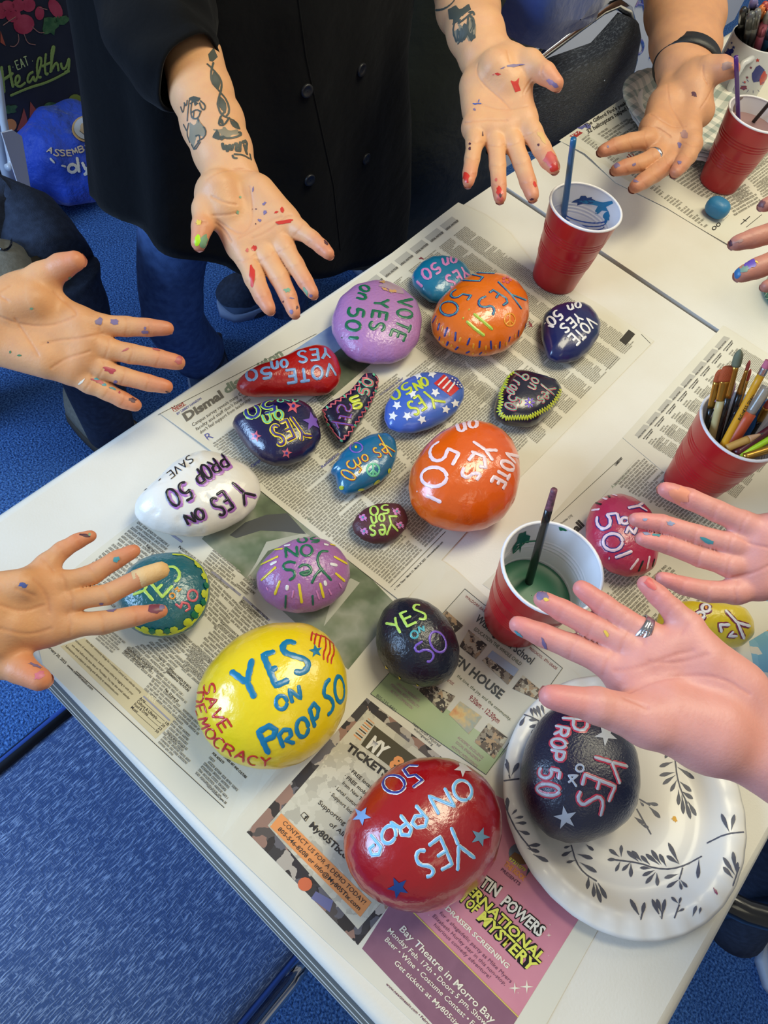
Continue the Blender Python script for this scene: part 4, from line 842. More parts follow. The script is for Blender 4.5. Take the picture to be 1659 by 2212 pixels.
# ---- commentary page and legal page (right)
n5 = Paper('newspaper', 'commentary page under the raspberry rock and the green water cup', [(1345, 945), (1290, 1003), (1160, 1150), (1042, 1262), (1060, 1275), (1240, 1480), (1560, 1420), (1760, 1300), (1700, 1080), (1500, 1010)], .0004, seed=3)
n5.column((1362, 1005), (1397, 965), (1260, 1120), 2)
for k in range(4):
    a = lerp((1320, 1080), (1560, 1320), 0); n5.column(*[(x+k*0, y) for x, y in ((1325, 1045), (1385, 985), (1490, 1130))], 26) if k == 0 else None
n5.column((1255, 1205), (1320, 1140), (1375, 1330), 22); n5.column((1300, 1290), (1340, 1250), (1420, 1400), 20); n5.column((1400, 975), (1440, 940), (1600, 1110), 30); n5.column((1470, 1150), (1530, 1090), (1660, 1280), 26); n5.column((1385, 1265), (1440, 1215), (1520, 1370), 18)
mb = MB(); n5.text(mb, 'COMMENTARY', *cp('T6', [(832, 18), (870, -25)]), 5, bold=.03); n5.text(mb, 'all', *cp('T6', [(618, 380), (660, 340)]), 17, bold=.05); n5.line(mb, *cp('T6', [(470, 330), (860, -30)]), 1); n5.text(mb, 'shredder [10]', *cp('T6', [(530, 338), (595, 290)]), 5); mb.build('headline', i_dark, n5.root)
mb = MB(); n5.text(mb, 'A better approach', *cp('T6', [(815, 140), (908, 45)]), 7, bold=.01); mb.build('headline', ink('palegreen', 150, 166, 140), n5.root)
n4 = Paper('newspaper', 'legal notices page under the red cup full of paintbrushes', [(1562, 703), (1850, 890), (1640, 1160), (1500, 1075), (1345, 945)], .0010, seed=4)
bx0, bx1 = (1372, 935), (1560, 730)
mb = MB(); mt = MB(); mc = MB()
for k in range(8):
    X, Y = 60+137*k, 1220-151*k
    n4.poly(mb, cp('T5', [(X, Y), (X+110, Y-130), (X+185, Y-105), (X+70, Y+30)]))
    n4.text(mt, 'LEGAL NOTICES', *cp('T5', [(X+48, Y+40), (X+138, Y-62)]), 2.6, bold=.04, lv=3)
    a, b = (X+110, Y+50), (X+215, Y-70); n4.text(mt, 'FICTITIOUS BUSINESS', *cp('T5', [a, b]), 2.6, bold=.03); n4.text(mt, 'NAME STATEMENT', *cp('T5', [(a[0]+32, a[1]+5), (b[0]+8, b[1]+24)]), 2.6, bold=.03)
    A = cp('T5', [(X+155, Y+90), (X+235, Y-5), (X+300, Y+170)]); n4.column(*A, 5, ragged=.4)
    A = cp('T5', [(X+215, Y+140), (X+325, Y+5), (X+215+1000, Y+140+620)]); n4.column(*A, 62, ragged=.06)
mb.build('notice_boxes', i_grey, n4.root); mt.build('notice_headings', i_dark, n4.root)
nc = Paper('comic_page', 'corner of a blue and orange comic page behind the yellow rock', [(1590, 1270), (1680, 1240), (1760, 1480), (1640, 1470), (1560, 1380)], .0002, seed=6); nc.root['category'] = 'newspaper'
nc.quad('comic_print', [(1600, 1290), (1680, 1255), (1740, 1460), (1630, 1450)], f_comic)

# ---- news and legal spread (middle, on top)
n1 = Paper('newspaper', 'large newspaper spread headlined Dismal under most of the smaller rocks', [(345, 893), (600, 722), (760, 612), (990, 437), (1045, 462), (1100, 502), (1165, 585), (1300, 660), (1412, 737), (1290, 862), (1165, 990), (1025, 1130), (870, 1303), (640, 1122), (455, 975)], .0010, seed=5, curl=[((750, 625), (1140, 975), .03, .0016), ((345, 893), (870, 1303), .012, .002)])
H_ = lambda *p: cp('H', p); A_ = lambda *p: cp('A', p); D_ = lambda *p: cp('D', p); B_ = lambda *p: cp('B', p)
n1.quad('photo_sky', A_((500, 830), (870, 585), (960, 740), (620, 990)), f_sky); n1.quad('photo_field', A_((620, 990), (960, 740), (1150, 880), (778, 1198)), f_olive)
mb = MB(); n1.text(mb, 'Dismal', *H_((272, 832), (628, 600)), 18, bold=.045, ital=0); mb.build('headline', ink('headline', 112, 106, 96), n1.root)
mb = MB(); n1.text(mb, 'disposition', *H_((650, 575), (1190, 205)), 18, bold=.045); mb.build('headline', i_green, n1.root)
mb = MB(); n1.text(mb, 'News', *H_((152, 738), (258, 678)), 11, bold=.012); n1.line(mb, *H_((163, 742), (272, 672)), 1); mb.build('section_name', i_red, n1.root)
mb = MB(); n1.text(mb, 'BY LIBBEY HANSON', *H_((190, 772), (418, 622)), 5, bold=.02); n1.text(mb, 'R', *H_((480, 1020), (532, 985)), 17); n1.text(mb, 'Campus climate', *H_((890, 1270), (1100, 1110)), 6, bold=.03); n1.text(mb, 'Retaliation', *H_((1555, 1275), (1715, 1140)), 6, bold=.03); n1.text(mb, 'Functioning in fear', *A_((1215, 1125), (1390, 995)), 5, bold=.03); mb.build('byline', i_blue, n1.root)
mb = MB()
for t, a, b in (('Campus survey reveals many Cuesta', (335, 882), (870, 535)), ("faculty and staff don't have job", (370, 922), (860, 592)), ("don't feel support from leadership", (408, 952), (880, 630))): n1.text(mb, t, *H_(a, b), 7.2, ital=.2)
n1.line(mb, *H_((5, 770), (1500, 5)), .9)
n1.line(mb, *D_((600, 1275), (1010, 858)), 1.1); n1.text(mb, '6 • New Times • March 13 - March 20, 2025 • www.newtimesslo.com', *D_((632, 1298), (992, 940)), 4.5, bold=.02)
mb.build('small_print', i_dark, n1.root)
# four text columns of the left page
t0, t1 = (452, 962), (905, 640); b0, b1 = (842, 1262), (1150, 945)
for k, s0 in enumerate((0, .10, .26, .30)):
    f0, f1 = k*.25, k*.25+.23
    TL = lerp(lerp(t0, t1, f0), lerp(b0, b1, f0), s0); TR = lerp(lerp(t0, t1, f1), lerp(b0, b1, f1), s0)
    n1.column(TL, TR, lerp(b0, b1, f0), int(78*(1-s0)), BR=lerp(b0, b1, f1), ragged=.04)
# legal notices on the right page
q0, q1 = (772, 652), (1000, 475); r0, r1 = (1172, 968), (1392, 742)
mb = MB(); mt = MB()
for k in range(7):
    f0, f1 = k/7, k/7+.115
    a, b, c, d = lerp(q0, q1, f0), lerp(q0, q1, f1), lerp(r0, r1, f0), lerp(r0, r1, f1)
    n1.column(lerp(a, c, .03), lerp(b, d, .03), lerp(a, c, .97), 120, BR=lerp(b, d, .97), ragged=.08)
    n1.poly(mb, [lerp(a, c, -.045), lerp(b, d, -.045), lerp(b, d, -.005), lerp(a, c, -.005)])
    n1.text(mt, 'LEGAL NOTICES', lerp(a, c, -.008), lerp(b, d, -.008), 4, bold=.04, lv=3)
mb.build('notice_boxes', i_grey, n1.root); mt.build('notice_headings', i_dark, n1.root)
mb = MB(); n1.poly(mb, cp('P', [(1338, 735), (1358, 712), (1372, 722), (1352, 746)]), 3); n1.line(mb, (1405, 742), (1385, 722), 0.8); n1.line(mb, (1308, 800), (1335, 770), 1); mb.build('black_notice_box', i_dark, n1.root)
mb = MB(); n1.text(mb, '25', *D_((950, 1190), (975, 1165)), 5, bold=.03); mb.build('page_number', i_dark, n1.root)
mb = MB()
for p, q in (((1010, 570), (1035, 610)), ((1000, 590), (1035, 590)), ((1005, 610), (1030, 600)), ((200, 90), (225, 105)), ((190, 100), (215, 96))): n1.line(mb, *B_(p, q), 3)
mb.build('paint_spatter', i_maroon, n1.root)
# ------------------------------------------------------------------ cups, brushes, plates
m_red = mat('red_plastic', S(176, 22, 30), rough=.3, spec=.5, coat=.2); m_cupw = mat('white_plastic', S(228, 224, 226), rough=.35, spec=.5)
m_black = mat('black_gloss', S(20, 19, 21), rough=.25, coat=.4); m_gold = mat('brass', S(196, 150, 70), rough=.28, metal=.9); m_silver = mat('silver', S(200, 200, 204), rough=.22, metal=1)
def cup(rim_px, label, zb=.0012, water=None):
    c = onz(rim_px[0], rim_px[1], TZ+zb+.12); bx, by, bz = c.x, c.y, TZ+zb
    root = empty('plastic_cup', (bx, by, bz), label, 'cup', 'red plastic cups')
    def r_at(z): return .0315+(.0462-.0315)*(z/.118)
    pr = [(.0005, .003), (.027, .003), (.029, 0), (.0312, .0006), (.0318, .004)]
    def rib(z):
        if .040 < z < .063: return .00045*math.sin((z-.04)*2*math.pi/.0046)
        if .078 < z < .092: return .00045*math.sin((z-.078)*2*math.pi/.0046)
        return 0
    for z in np.arange(.006, .114, .001): pr.append((r_at(z)+rib(z)+(.0006 if z > .092 else 0)-(.0004 if z < .04 else 0), z))
    pr.append((.0463, .1165))
    MB().lathe(pr, (bx, by, bz)).build('cup_wall', m_red, root)
    pi = [(r_at(z)-.0010+rib(z), z) for z in np.arange(.118, .005, -.001)]
    inn = MB().lathe(pi+[(.0005, .005)], (bx, by, bz)).build('cup_lining', m_cupw, root)
    MB().lathe([(.0463+.0017*math.cos(a), .1182+.0017*math.sin(a)) for a in np.linspace(0, 2*math.pi, 13)], (bx, by, bz)).build('cup_rim', m_cupw, root)
    if water:
        col, z, rough = water; r = r_at(z)-.0008
        MB().lathe([(.0004, z), (r*.6, z), (r*.94, z), (r, z+.0012)], (bx, by, bz)).build('paint_water', mat('water_%d' % int(rim_px[0]), col, rough=.25, spec=.2), root)
    root['_c'] = (bx, by, bz)
    return root, inn, Vector((bx, by, bz))
c1, in1, k1 = cup((1267, 444), 'red cup with blue paint streaks inside and a blue brush', water=(S(140, 150, 196), .066, .15))
c2, in2, k2 = cup((1195, 1223), 'red cup of green paint water with a black brush', water=(S(52, 104, 78), .058, .12))
c3, in3, k3 = cup((1607, 916), 'red cup crammed with paintbrushes and pencils', zb=.0016)
c4, in4, k4 = cup((1641, 244), 'red cup of murky pink water beside the plaid paper plate', water=(S(146, 116, 116), .094, .25))
del_keys = [o.pop('_c') for o in (c1, c2, c3, c4)]
bv = bvh_of(in1); mb = MB()
for p in (blob(1262, 432, 22, 9, -10, .5), blob(1300, 447, 22, 10, -30, .6), blob(1285, 440, 30, 5, 10, .5), blob(1312, 470, 8, 10, 0, .5)):
    b1 = MB(); fill(b1, bv, p, .0004); b1.build('paint_smear', p_dblue if p[0][0] < 1300 else p_blue, c1)
mb = MB()
for k in range(4): stroke(mb, bv, ell(1262, 462+k*8, 52-k*3, 17, 12, 26, 10, 160), 2.6-k*.3, .0003)
mb.build('paint_streaks', paint('cobalt', 22, 72, 160), c1)
bv = bvh_of(in2); mb = MB(); fill(mb, bv, blob(1125, 1165, 12, 26, 25, .5)); mb.build('paint_smear', p_dteal, c2)
mb = MB(); fill(mb, bv, blob(1215, 1142, 10, 4, 10, .3)); mb.build('paint_smear', p_green, c2)
mb = MB(); stroke(mb, bv, [(1108, 1195), (1135, 1170), (1165, 1168)], 5); mb.build('paint_streaks', p_green, c2)
bv = bvh_of(in4); mb = MB(); stroke(mb, bv, ell(1641, 240, 54, 38, 10, 26, 150, 330), 9); mb.build('paint_streaks', paint('murk', 130, 112, 104), c4)

def brush(lo, zl, hi, zh, label, parts, cupc=None, name='paintbrush', group='brushes and pencils in the crowded cup', ext=0):
    """lo/hi pixel ends with heights above the table; parts: list of (name, t0, t1, r0, r1, material) with t from 0 (low end) to 1 (top)"""
    A = onz(*lo, TZ+zl); B = onz(*hi, TZ+zh); d = B-A
    if cupc is not None:                           # let the hidden end run down inside the cup
        for k in range(60):
            q = A-d.normalized()*.002
            rr = .029+(.0455-.029)*max(0, (q.z-cupc.z))/.118
            if q.z < cupc.z+.008 or (q.xy-cupc.xy).length > rr-.005: break
            A = q
    root = empty(name, A, label, 'pencil' if 'pencil' in name else 'paintbrush', group)
    L0 = (onz(*lo, TZ+zl)-A).length/(B-A).length; f = lambda t: A.lerp(B, L0+(1-L0)*t) if t > 0 else A
    for nm, t0, t1, r0, r1, m, *fl in parts:
        p, q = f(t0), f(t1); mb = MB()
        n = 8; pts = [p.lerp(q, i/n) for i in range(n+1)]; rs = [r0+(r1-r0)*i/n for i in range(n+1)]
        if 'bristle' in nm:
            rs = [r0*(1-.0*i/n) if i < n*.5 else r1+(r0-r1)*(1-((i-n*.5)/(n*.5))**2) for i in range(n+1)]
        mb.tube(pts, rs, 10); o = mb.build(nm, m, root)
        if fl:                                     # flattened ferrule / bristles, wide face to the camera
            ax = (q-p).normalized(); side = ax.cross(FWD).normalized(); th = ax.cross(side)
            for v in o.data.vertices:
                w_ = v.co-p; a = w_.dot(ax); v.co = p+ax*a+side*(w_.dot(side)*fl[0])+th*(w_.dot(th)*.6)
    return root
m_bb = mat('blue_handle', S(28, 92, 138), rough=.3, coat=.4); m_cream = mat('cream_handle', S(206, 186, 130), rough=.4); m_pencil = mat('pencil_yellow', S(226, 160, 30), rough=.4)
m_brO = mat('bristle_orange', S(186, 84, 40), rough=.7, bump=(900, .5, .001)); m_brR = mat('bristle_red', S(176, 72, 60), rough=.7); m_brP = mat('bristle_purple', S(164, 122, 160), rough=.7, bump=(900, .5, .001)); m_brG = mat('bristle_green', S(110, 116, 92), rough=.7)
b = brush((1217, 468), .070, (1239, 300), .205, 'blue paintbrush standing in the cup of blue water', [('handle', 0, 1, .0046, .0036, m_bb)], k1, group=None)
m_spk = mat('paint_specks', S(150, 90, 110), rough=.5, mottle=(160, S(20, 18, 20), 1))
b = brush((1142, 1258), .058, (1197, 1058), .200, 'black paintbrush with pink-specked tip standing in the green water', [('handle', 0, .82, .0046, .0034, m_black), ('handle_tip', .82, 1, .0034, .0028, m_spk)], k2, group=None)
bv = None
b = brush((1594, 242), .118, (1590, 122), .20, 'purple paintbrush in the murky pink cup', [('handle', 0, 1, .0036, .003, mat('violet_handle', S(74, 30, 110), rough=.3, coat=.4))], k4, group=None)
b = brush((1632, 258), .100, (1690, 190), .16, 'black paintbrush in the murky pink cup', [('handle', 0, 1, .003, .003, m_black)], k4, group=None)
T5 = lambda x, y: (1360+x/5.548, 720+y/5.548)
zl, zh = .108, .175
def B5(lo, hi, label, parts, zl=.108, zh=.17, **k): return brush(T5(*lo), zl, T5(*hi), zh, label, parts, k3, **k)
B5((935, 1060), (1105, 440), 'flat orange brush leftmost in the crowded cup', [('handle', 0, .28, .0035, .004, m_black), ('ferrule', .28, .79, .0042, .0052, m_gold, 1.1), ('bristles', .79, 1, .0050, .003, m_brO, 1.15)], zh=.165)
B5((1000, 1180), (1190, 400), 'flat red-orange brush with cream handle behind the purple brush', [('handle', 0, .5, .0042, .0042, m_cream), ('ferrule', .5, .8, .0046, .005, m_gold, 1.1), ('bristles', .8, 1, .0058, .0045, m_brO, 1.3)], zh=.18)
B5((950, 1090), (1200, 540), 'splayed purple bristle brush with silver ferrule', [('handle', 0, .14, .0035, .0035, m_black), ('ferrule', .14, .5, .0035, .0045, m_silver), ('bristles', .5, 1, .0085, .005, m_brP, 1.2)], zh=.155)
B5((1065, 1190), (1325, 195), 'tallest brush with grey-green round tip', [('handle', 0, .45, .0042, .0035, m_black), ('ferrule', .45, .82, .0035, .0032, m_gold), ('bristles', .82, 1, .0046, .001, m_brG)], zh=.20)
B5((1170, 1180), (1440, 325), 'thin red-tipped brush with gold ferrule near the middle', [('handle', 0, .56, .005, .0032, m_black), ('ferrule', .56, .88, .0032, .0018, m_gold), ('bristles', .88, 1, .0018, .0006, m_brR)], zh=.19)
B5((1165, 1240), (1452, 430), 'second thin red-tipped brush left of the yellow pencil', [('handle', 0, .48, .005, .0032, m_black), ('ferrule', .48, .84, .0032, .002, m_gold), ('bristles', .84, 1, .002, .0006, m_brR)], zh=.175)
pen = B5((1140, 1310), (1668, 330), 'yellow pencil with black lettering and pink eraser', [('shaft', 0, .84, .0038, .0038, m_pencil), ('ferrule', .84, .92, .004, .004, m_silver), ('eraser', .92, 1, .0038, .0036, mat('eraser_pink', S(206, 110, 130), rough=.8))], zl=.118, zh=.205, name='pencil')
bv = bvh_of([o for o in pen.children if o.name.startswith('shaft')])
mb = MB(); GL.update({'B': [[(0, 0), (0, 1), (.6, 1), (.85, .78), (.6, .52), (0, .52)], [(.6, .52), (.95, .28), (.6, 0), (0, 0)]], 'U': [[(0, 1), (0, .3), (.25, 0), (.75, 0), (1, .3), (1, 1)]], 'I': [[(.5, 0), (.5, 1)]], 'H': [[(0, 0), (0, 1)], [(1, 0), (1, 1)], [(0, .5), (1, .5)]], 'L': [[(0, 1), (0, 0), (.9, 0)]]})
for st in word('BUSINESS SOURCE'.replace(' ', 'I')[0:8], [T5(1325, 1045), T5(1420, 875)], 30/5.5) + word('SOURCE', [T5(1430, 860), T5(1512, 745)], 30/5.5): stroke(mb, bv, st, 1.1, .0002, bulge=.0001)
if mb.v: mb.build('lettering', m_black, pen)
B5((1265, 1240), (1650, 640), 'clear-handled brush with orange rubber grip', [('grip', 0, .48, .007, .0062, mat('grip_orange', S(206, 88, 48), rough=.45)), ('handle', .48, 1, .005, .006, mat('clear_plastic', S(190, 180, 164), rough=.15, trans=.5))], zl=.112, zh=.16)
B5((1385, 1200), (1640, 800), 'flat blue brush handle on the right side', [('handle', 0, 1, .0046, .0052, mat('blue_flat', S(26, 92, 160), rough=.35))], zl=.10, zh=.14)
B5((1460, 1190), (1700, 800), 'black brush with gold ferrule on the right side', [('handle', 0, .4, .004, .004, m_black), ('ferrule', .4, .8, .004, .0044, m_gold), ('bristles', .8, 1, .004, .002, m_brR)], zl=.10, zh=.15)
B5((1490, 1180), (1740, 880), 'white-handled brush leaning right in the crowded cup', [('handle', 0, 1, .004, .0046, m_cupw)], zl=.10, zh=.135)
B5((1200, 1360), (1605, 1195), 'sharpened wooden pencil lying across the cup mouth', [('shaft', 0, .55, .0042, .0042, mat('pencil_wood', S(196, 150, 76), rough=.5)), ('sharpened_end', .55, .9, .0042, .0012, mat('raw_wood', S(206, 160, 120), rough=.6)), ('lead', .9, 1, .0012, .0004, mat('graphite', S(80, 76, 76), rough=.4))], zl=.118, zh=.132, name='pencil')
B5((1330, 1400), (1720, 1130), 'maroon brush handle leaning right in the crowded cup', [('handle', 0, 1, .0046, .0046, mat('maroon_handle', S(90, 30, 44), rough=.3))], zl=.116, zh=.13)
B5((1410, 1420), (1730, 1240), 'lime green brush handle leaning right in the crowded cup', [('handle', 0, 1, .003, .0036, mat('lime_handle', S(172, 214, 40), rough=.35))], zl=.117, zh=.128)
B5((1490, 1445), (1730, 1370), 'short brush with gold ferrule lowest on the cup rim', [('ferrule', 0, 1, .0042, .0046, m_gold)], zl=.118, zh=.124)

# paper plates
m_plate = mat('paper_plate', S(226, 222, 216), rough=.38, spec=.5, coat=.15)
def plate_prof(R): return [(.0005, .0014), (R*.62, .0012), (R*.68, .0022), (R*.74, .007), (R*.80, .0135), (R*.835, .0162), (R*.90, .0172), (R*.97, .0165), (R, .0145), (R*.995, .0135)]
def plate(name, c, R, label, m, grp, tilt=None):
    root = empty(name, c, label, 'plate', grp)
    mb = MB(); n = 128; prof = plate_prof(R); V = []; k = len(prof)
    for i, (r, z) in enumerate(prof):
        for j in range(n):
            a = 2*math.pi*j/n; w_ = max(0, (r/R-.7)/.3)
            V.append(Vector(c)+Vector((r*math.cos(a), r*math.sin(a), z+w_*.0007*math.sin(a*32))))
    Fc = [(i*n+j, i*n+(j+1) % n, (i+1)*n+(j+1) % n, (i+1)*n+j) for i in range(k-1) for j in range(n)]
    mb.add(V, Fc); o = mb.build('plate_body', m, root)
    md = o.modifiers.new('thickness', 'SOLIDIFY'); md.thickness = .0006; md.offset = 1
    return root, o
pc = onz(1348, 1724, TZ+.012); pc.z = TZ+.0008
pl, plo = plate('paper_plate', pc, .1143, 'white paper plate with grey leaf sprigs carrying a navy rock', m_plate, None)
bvp = bvh_of(plo)
m_leaf = mat('leaf_print', S(82, 84, 98), rough=.5)
G = lambda *p: cp('G', p)
def sprigs(bv, root, groups, sc=2.865, crop='G'):
    for stems, leaves in groups:
        mb = MB()
        for st in stems: stroke(mb, bv, smooth_path(cp(crop, st)), 9/sc, .0003, bulge=.0001)
        for (a, b_) in leaves:
            L = math.hypot(b_[0]-a[0], b_[1]-a[1]); n = (-(b_[1]-a[1])/L, (b_[0]-a[0])/L); wd = min(11, L*.12)+2
            pg = [lerp(a, b_, t) for t in (0, .3)] ; out = []
            for t, q in ((0, .05), (.3, .35), (.5, .8), (.7, 1), (.9, .6), (1, 0), (.9, -.6), (.7, -1), (.5, -.8), (.3, -.35)): p = lerp(a, b_, t); out.append((p[0]+n[0]*wd*q, p[1]+n[1]*wd*q))
            fill(mb, bv, cp(crop, out), .0004, c=cp(crop, [lerp(a, b_, .6)])[0], sub=2)
        if mb.v: mb.build('leaf_sprig', m_leaf, root)
sprigs(bvp, pl, [
 ([[(1070, 455), (1085, 560), (1095, 650), (1120, 740), (1160, 820)]], [((1060, 470), (1020, 540)), ((1090, 465), (1195, 540)), ((1075, 560), (985, 590)), ((1095, 540), (1185, 590)), ((1095, 590), (1205, 665)), ((1085, 625), (985, 645)), ((1090, 640), (1005, 700)), ((1095, 670), (1055, 745)), ((1110, 680), (1185, 745)), ((1105, 730), (1105, 830)), ((1120, 740), (1195, 790)), ((1125, 760), (1135, 885)), ((1140, 780), (1180, 915)), ((1160, 800), (1215, 895))]),
 ([[(1330, 580), (1425, 605)]], [((1360, 580), (1290, 535)), ((1380, 585), (1330, 545)), ((1350, 585), (1275, 590)), ((1360, 590), (1325, 655)), ((1400, 600), (1365, 645)), ((1420, 608), (1415, 672))]),
 ([[(700, 1165), (860, 1185), (960, 1220), (1060, 1225), (1150, 1200), (1250, 1145)], [(1130, 1215), (1110, 1290)]], [((740, 1150), (675, 1100)), ((750, 1150), (750, 1075)), ((735, 1165), (665, 1165)), ((745, 1175), (715, 1240)), ((810, 1180), (755, 1235)), ((810, 1185), (810, 1275)), ((860, 1180), (785, 1110)), ((880, 1180), (815, 1110)), ((930, 1200), (870, 1140)), ((990, 1200), (900, 1130)), ((1000, 1200), (935, 1105)), ((1030, 1210), (985, 1130)), ((940, 1220), (865, 1215)), ((960, 1230), (880, 1265)), ((965, 1240), (900, 1315)), ((970, 1245), (975, 1330)), ((1110, 1195), (1040, 1060)), ((1110, 1195), (1030, 1140)), ((1105, 1255), (1015, 1280)), ((1110, 1290), (1030, 1340)), ((1110, 1295), (1125, 1355)), ((1115, 1290), (1160, 1340)), ((1232, 1160), (1225, 1285))]),
 ([[(440, 1075), (470, 1180), (520, 1250), (600, 1300)]], [((440, 1080), (395, 1095)), ((450, 1110), (380, 1145)), ((470, 1170), (410, 1185)), ((475, 1130), (575, 1160)), ((490, 1180), (600, 1245)), ((530, 1070), (580, 1110)), ((550, 1265), (540, 1350)), ((580, 1305), (580, 1400)), ((590, 1305), (625, 1435)), ((605, 1305), (660, 1410))]),
 ([[(1280, 1065), (1400, 1005), (1510, 995)]], [((1420, 1000), (1370, 880)), ((1430, 990), (1450, 885))]),
 ([[(1440, 1330), (1480, 1210)]], [((1455, 1265), (1380, 1150)), ((1445, 1285), (1380, 1210)), ((1458, 1240), (1440, 1115)), ((1462, 1250), (1470, 1180))]),
 ([[(870, 1540), (885, 1480)]], [((870, 1530), (805, 1410)), ((875, 1530), (895, 1430))]),
 ([[(1000, 1535), (1005, 1480)]], [((995, 1530), (940, 1410)), ((1000, 1530), (1022, 1410)), ((1000, 1500), (970, 1410))]),
 ([[(1078, 1530), (1110, 1445)]], [((1105, 1450), (1120, 1400)), ((1105, 1440), (1060, 1398)), ((1095, 1490), (1140, 1470)), ((1190, 1520), (1215, 1450)), ((1232, 1505), (1242, 1460))]),
 ([[(20, 800), (60, 900), (110, 1000), (200, 1110)]], [((50, 870), (45, 780)), ((70, 890), (105, 855)), ((85, 910), (145, 900)), ((90, 940), (165, 940)), ((110, 985), (185, 1010)), ((160, 1080), (250, 1075)), ((165, 1095), (245, 1120)), ((200, 1130), (300, 1180))]),
 ([[(10, 680), (120, 665)], [(62, 665), (55, 640)]], [((60, 650), (35, 540)), ((68, 650), (115, 565))]),
 ([[(260, 320), (200, 285), (130, 262)]], [((150, 265), (108, 298)), ((160, 275), (122, 340)), ((160, 265), (160, 228)), ((205, 285), (190, 228)), ((235, 285), (205, 225)), ((255, 290), (228, 212)), ((275, 270), (255, 208)), ((240, 305), (178, 300)), ((255, 330), (180, 345)), ((240, 340), (190, 385))]),
 ([[(845, 850), (935, 1010)], [(860, 790), (930, 830)]], [((905, 812), (980, 828)), ((920, 835), (992, 908)), ((865, 805), (890, 835)), ((830, 900), (890, 945)), ((870, 945), (920, 968))])])
b1 = MB(); fill(b1, bvp, G(*blob(1078, 915, 14, 20, -30, .4)), .0004); b1.build('paint_drip', paint('amber', 226, 170, 60), pl)
b1 = MB(); fill(b1, bvp, G(*blob(1332, 1362, 7, 20, -30, .4)), .0004); b1.build('paint_drip', paint('magenta', 130, 30, 90), pl)
r = rock('navy rock on the leaf-patterned paper plate lettered YES ON PROP 50 in red and silver', 'G', [(370, 222), (300, 240), (220, 330), (160, 450), (125, 590), (125, 720), (160, 850), (220, 950), (310, 1030), (430, 1068), (560, 1055), (680, 1010), (780, 940), (840, 860), (870, 740), (870, 620), (850, 500), (800, 410), (700, 310), (580, 245), (470, 215)], .072, S(10, 18, 50), 22, z0=TZ+.0022, rm=dict(bs=260, bst=.4, coat=.7, rough=.4), sq=2.2)
p_crim = paint('crimson', 190, 52, 74)
r.t(word('P', [(385, 262), (375, 395)], 150, .55) + word('ROP', [(345, 330), (300, 550)], 90) + word('50', [(245, 575), (222, 775)], 130) + [[(580, 532), (692, 565)], [(692, 565), (788, 590)], [(690, 565), (740, 698)], [(508, 708), (525, 640), (710, 712), (670, 808)], [(615, 678), (600, 735)], smooth_path([(500, 740), (478, 790), (512, 830), (560, 798), (612, 770), (640, 812), (620, 895)])], 38, [(p_crim, 1), (p_grey, .5)])
r.t([ell(495, 600, 24, 22), [(422, 690), (480, 645), (425, 645), (475, 715)]], 14, [(p_grey, 1)])
r.shapes([star(655, 392, 75, -120, .38), star(405, 905, 75, -100, .38)], p_grey, 'painted_star')

# plaid plate and its stack, far right
pq = onz(1500, 238, TZ+.03)
def plaid():
    m = mat('plaid_plate', S(226, 224, 212), rough=.5); nt = m.node_tree; N = nt.nodes; L = nt.links; b = N['Principled BSDF']
    tc = N.new('ShaderNodeTexCoord'); sp = N.new('ShaderNodeSeparateXYZ'); L.new(tc.outputs['Object'], sp.inputs[0]); fs = []
    for ax, ang in ((0, 0), (1, 0)):
        w_ = N.new('ShaderNodeMath'); w_.operation = 'MULTIPLY'; w_.inputs[1].default_value = 44; L.new(sp.outputs[ax], w_.inputs[0])
        f = N.new('ShaderNodeMath'); f.operation = 'FRACT'; L.new(w_.outputs[0], f.inputs[0])
        g = N.new('ShaderNodeMath'); g.operation = 'GREATER_THAN'; g.inputs[1].default_value = .55; L.new(f.outputs[0], g.inputs[0]); fs.append(g)
    a = N.new('ShaderNodeMath'); a.operation = 'ADD'; L.new(fs[0].outputs[0], a.inputs[0]); L.new(fs[1].outputs[0], a.inputs[1])
    h = N.new('ShaderNodeMath'); h.operation = 'MULTIPLY'; h.inputs[1].default_value = .42; L.new(a.outputs[0], h.inputs[0])
    mx = N.new('ShaderNodeMix'); mx.data_type = 'RGBA'; mx.inputs[6].default_value = (*S(226, 224, 212), 1); mx.inputs[7].default_value = (*S(126, 146, 140), 1)
    L.new(h.outputs[0], mx.inputs[0]); L.new(mx.outputs[2], b.inputs['Base Color']); return m
zq = TZ+.0012
for k in range(3):
    p_, po = plate('paper_plate', Vector((pq.x+.004*k, pq.y-.006+.004*k, zq+.0042*k)), .116, ('bottom', 'middle', 'upper')[k] + ' leaf-print plate in the stack beneath the plaid plate', m_plate, 'stacked plates on the far newspaper')
    if k == 2: bvq = bvh_of(po); sprigs(bvq, p_, [([], [((1368, 605), (1360, 680)), ((1350, 610), (1335, 660)), ((1380, 615), (1385, 670)), ((1395, 630), (1395, 660))])], 3.078, 'T1')
p_, po = plate('paper_plate', Vector((pq.x-.006, pq.y+.008, zq+.0172)), .118, 'green plaid paper plate on top of the far stack', plaid(), 'stacked plates on the far newspaper')

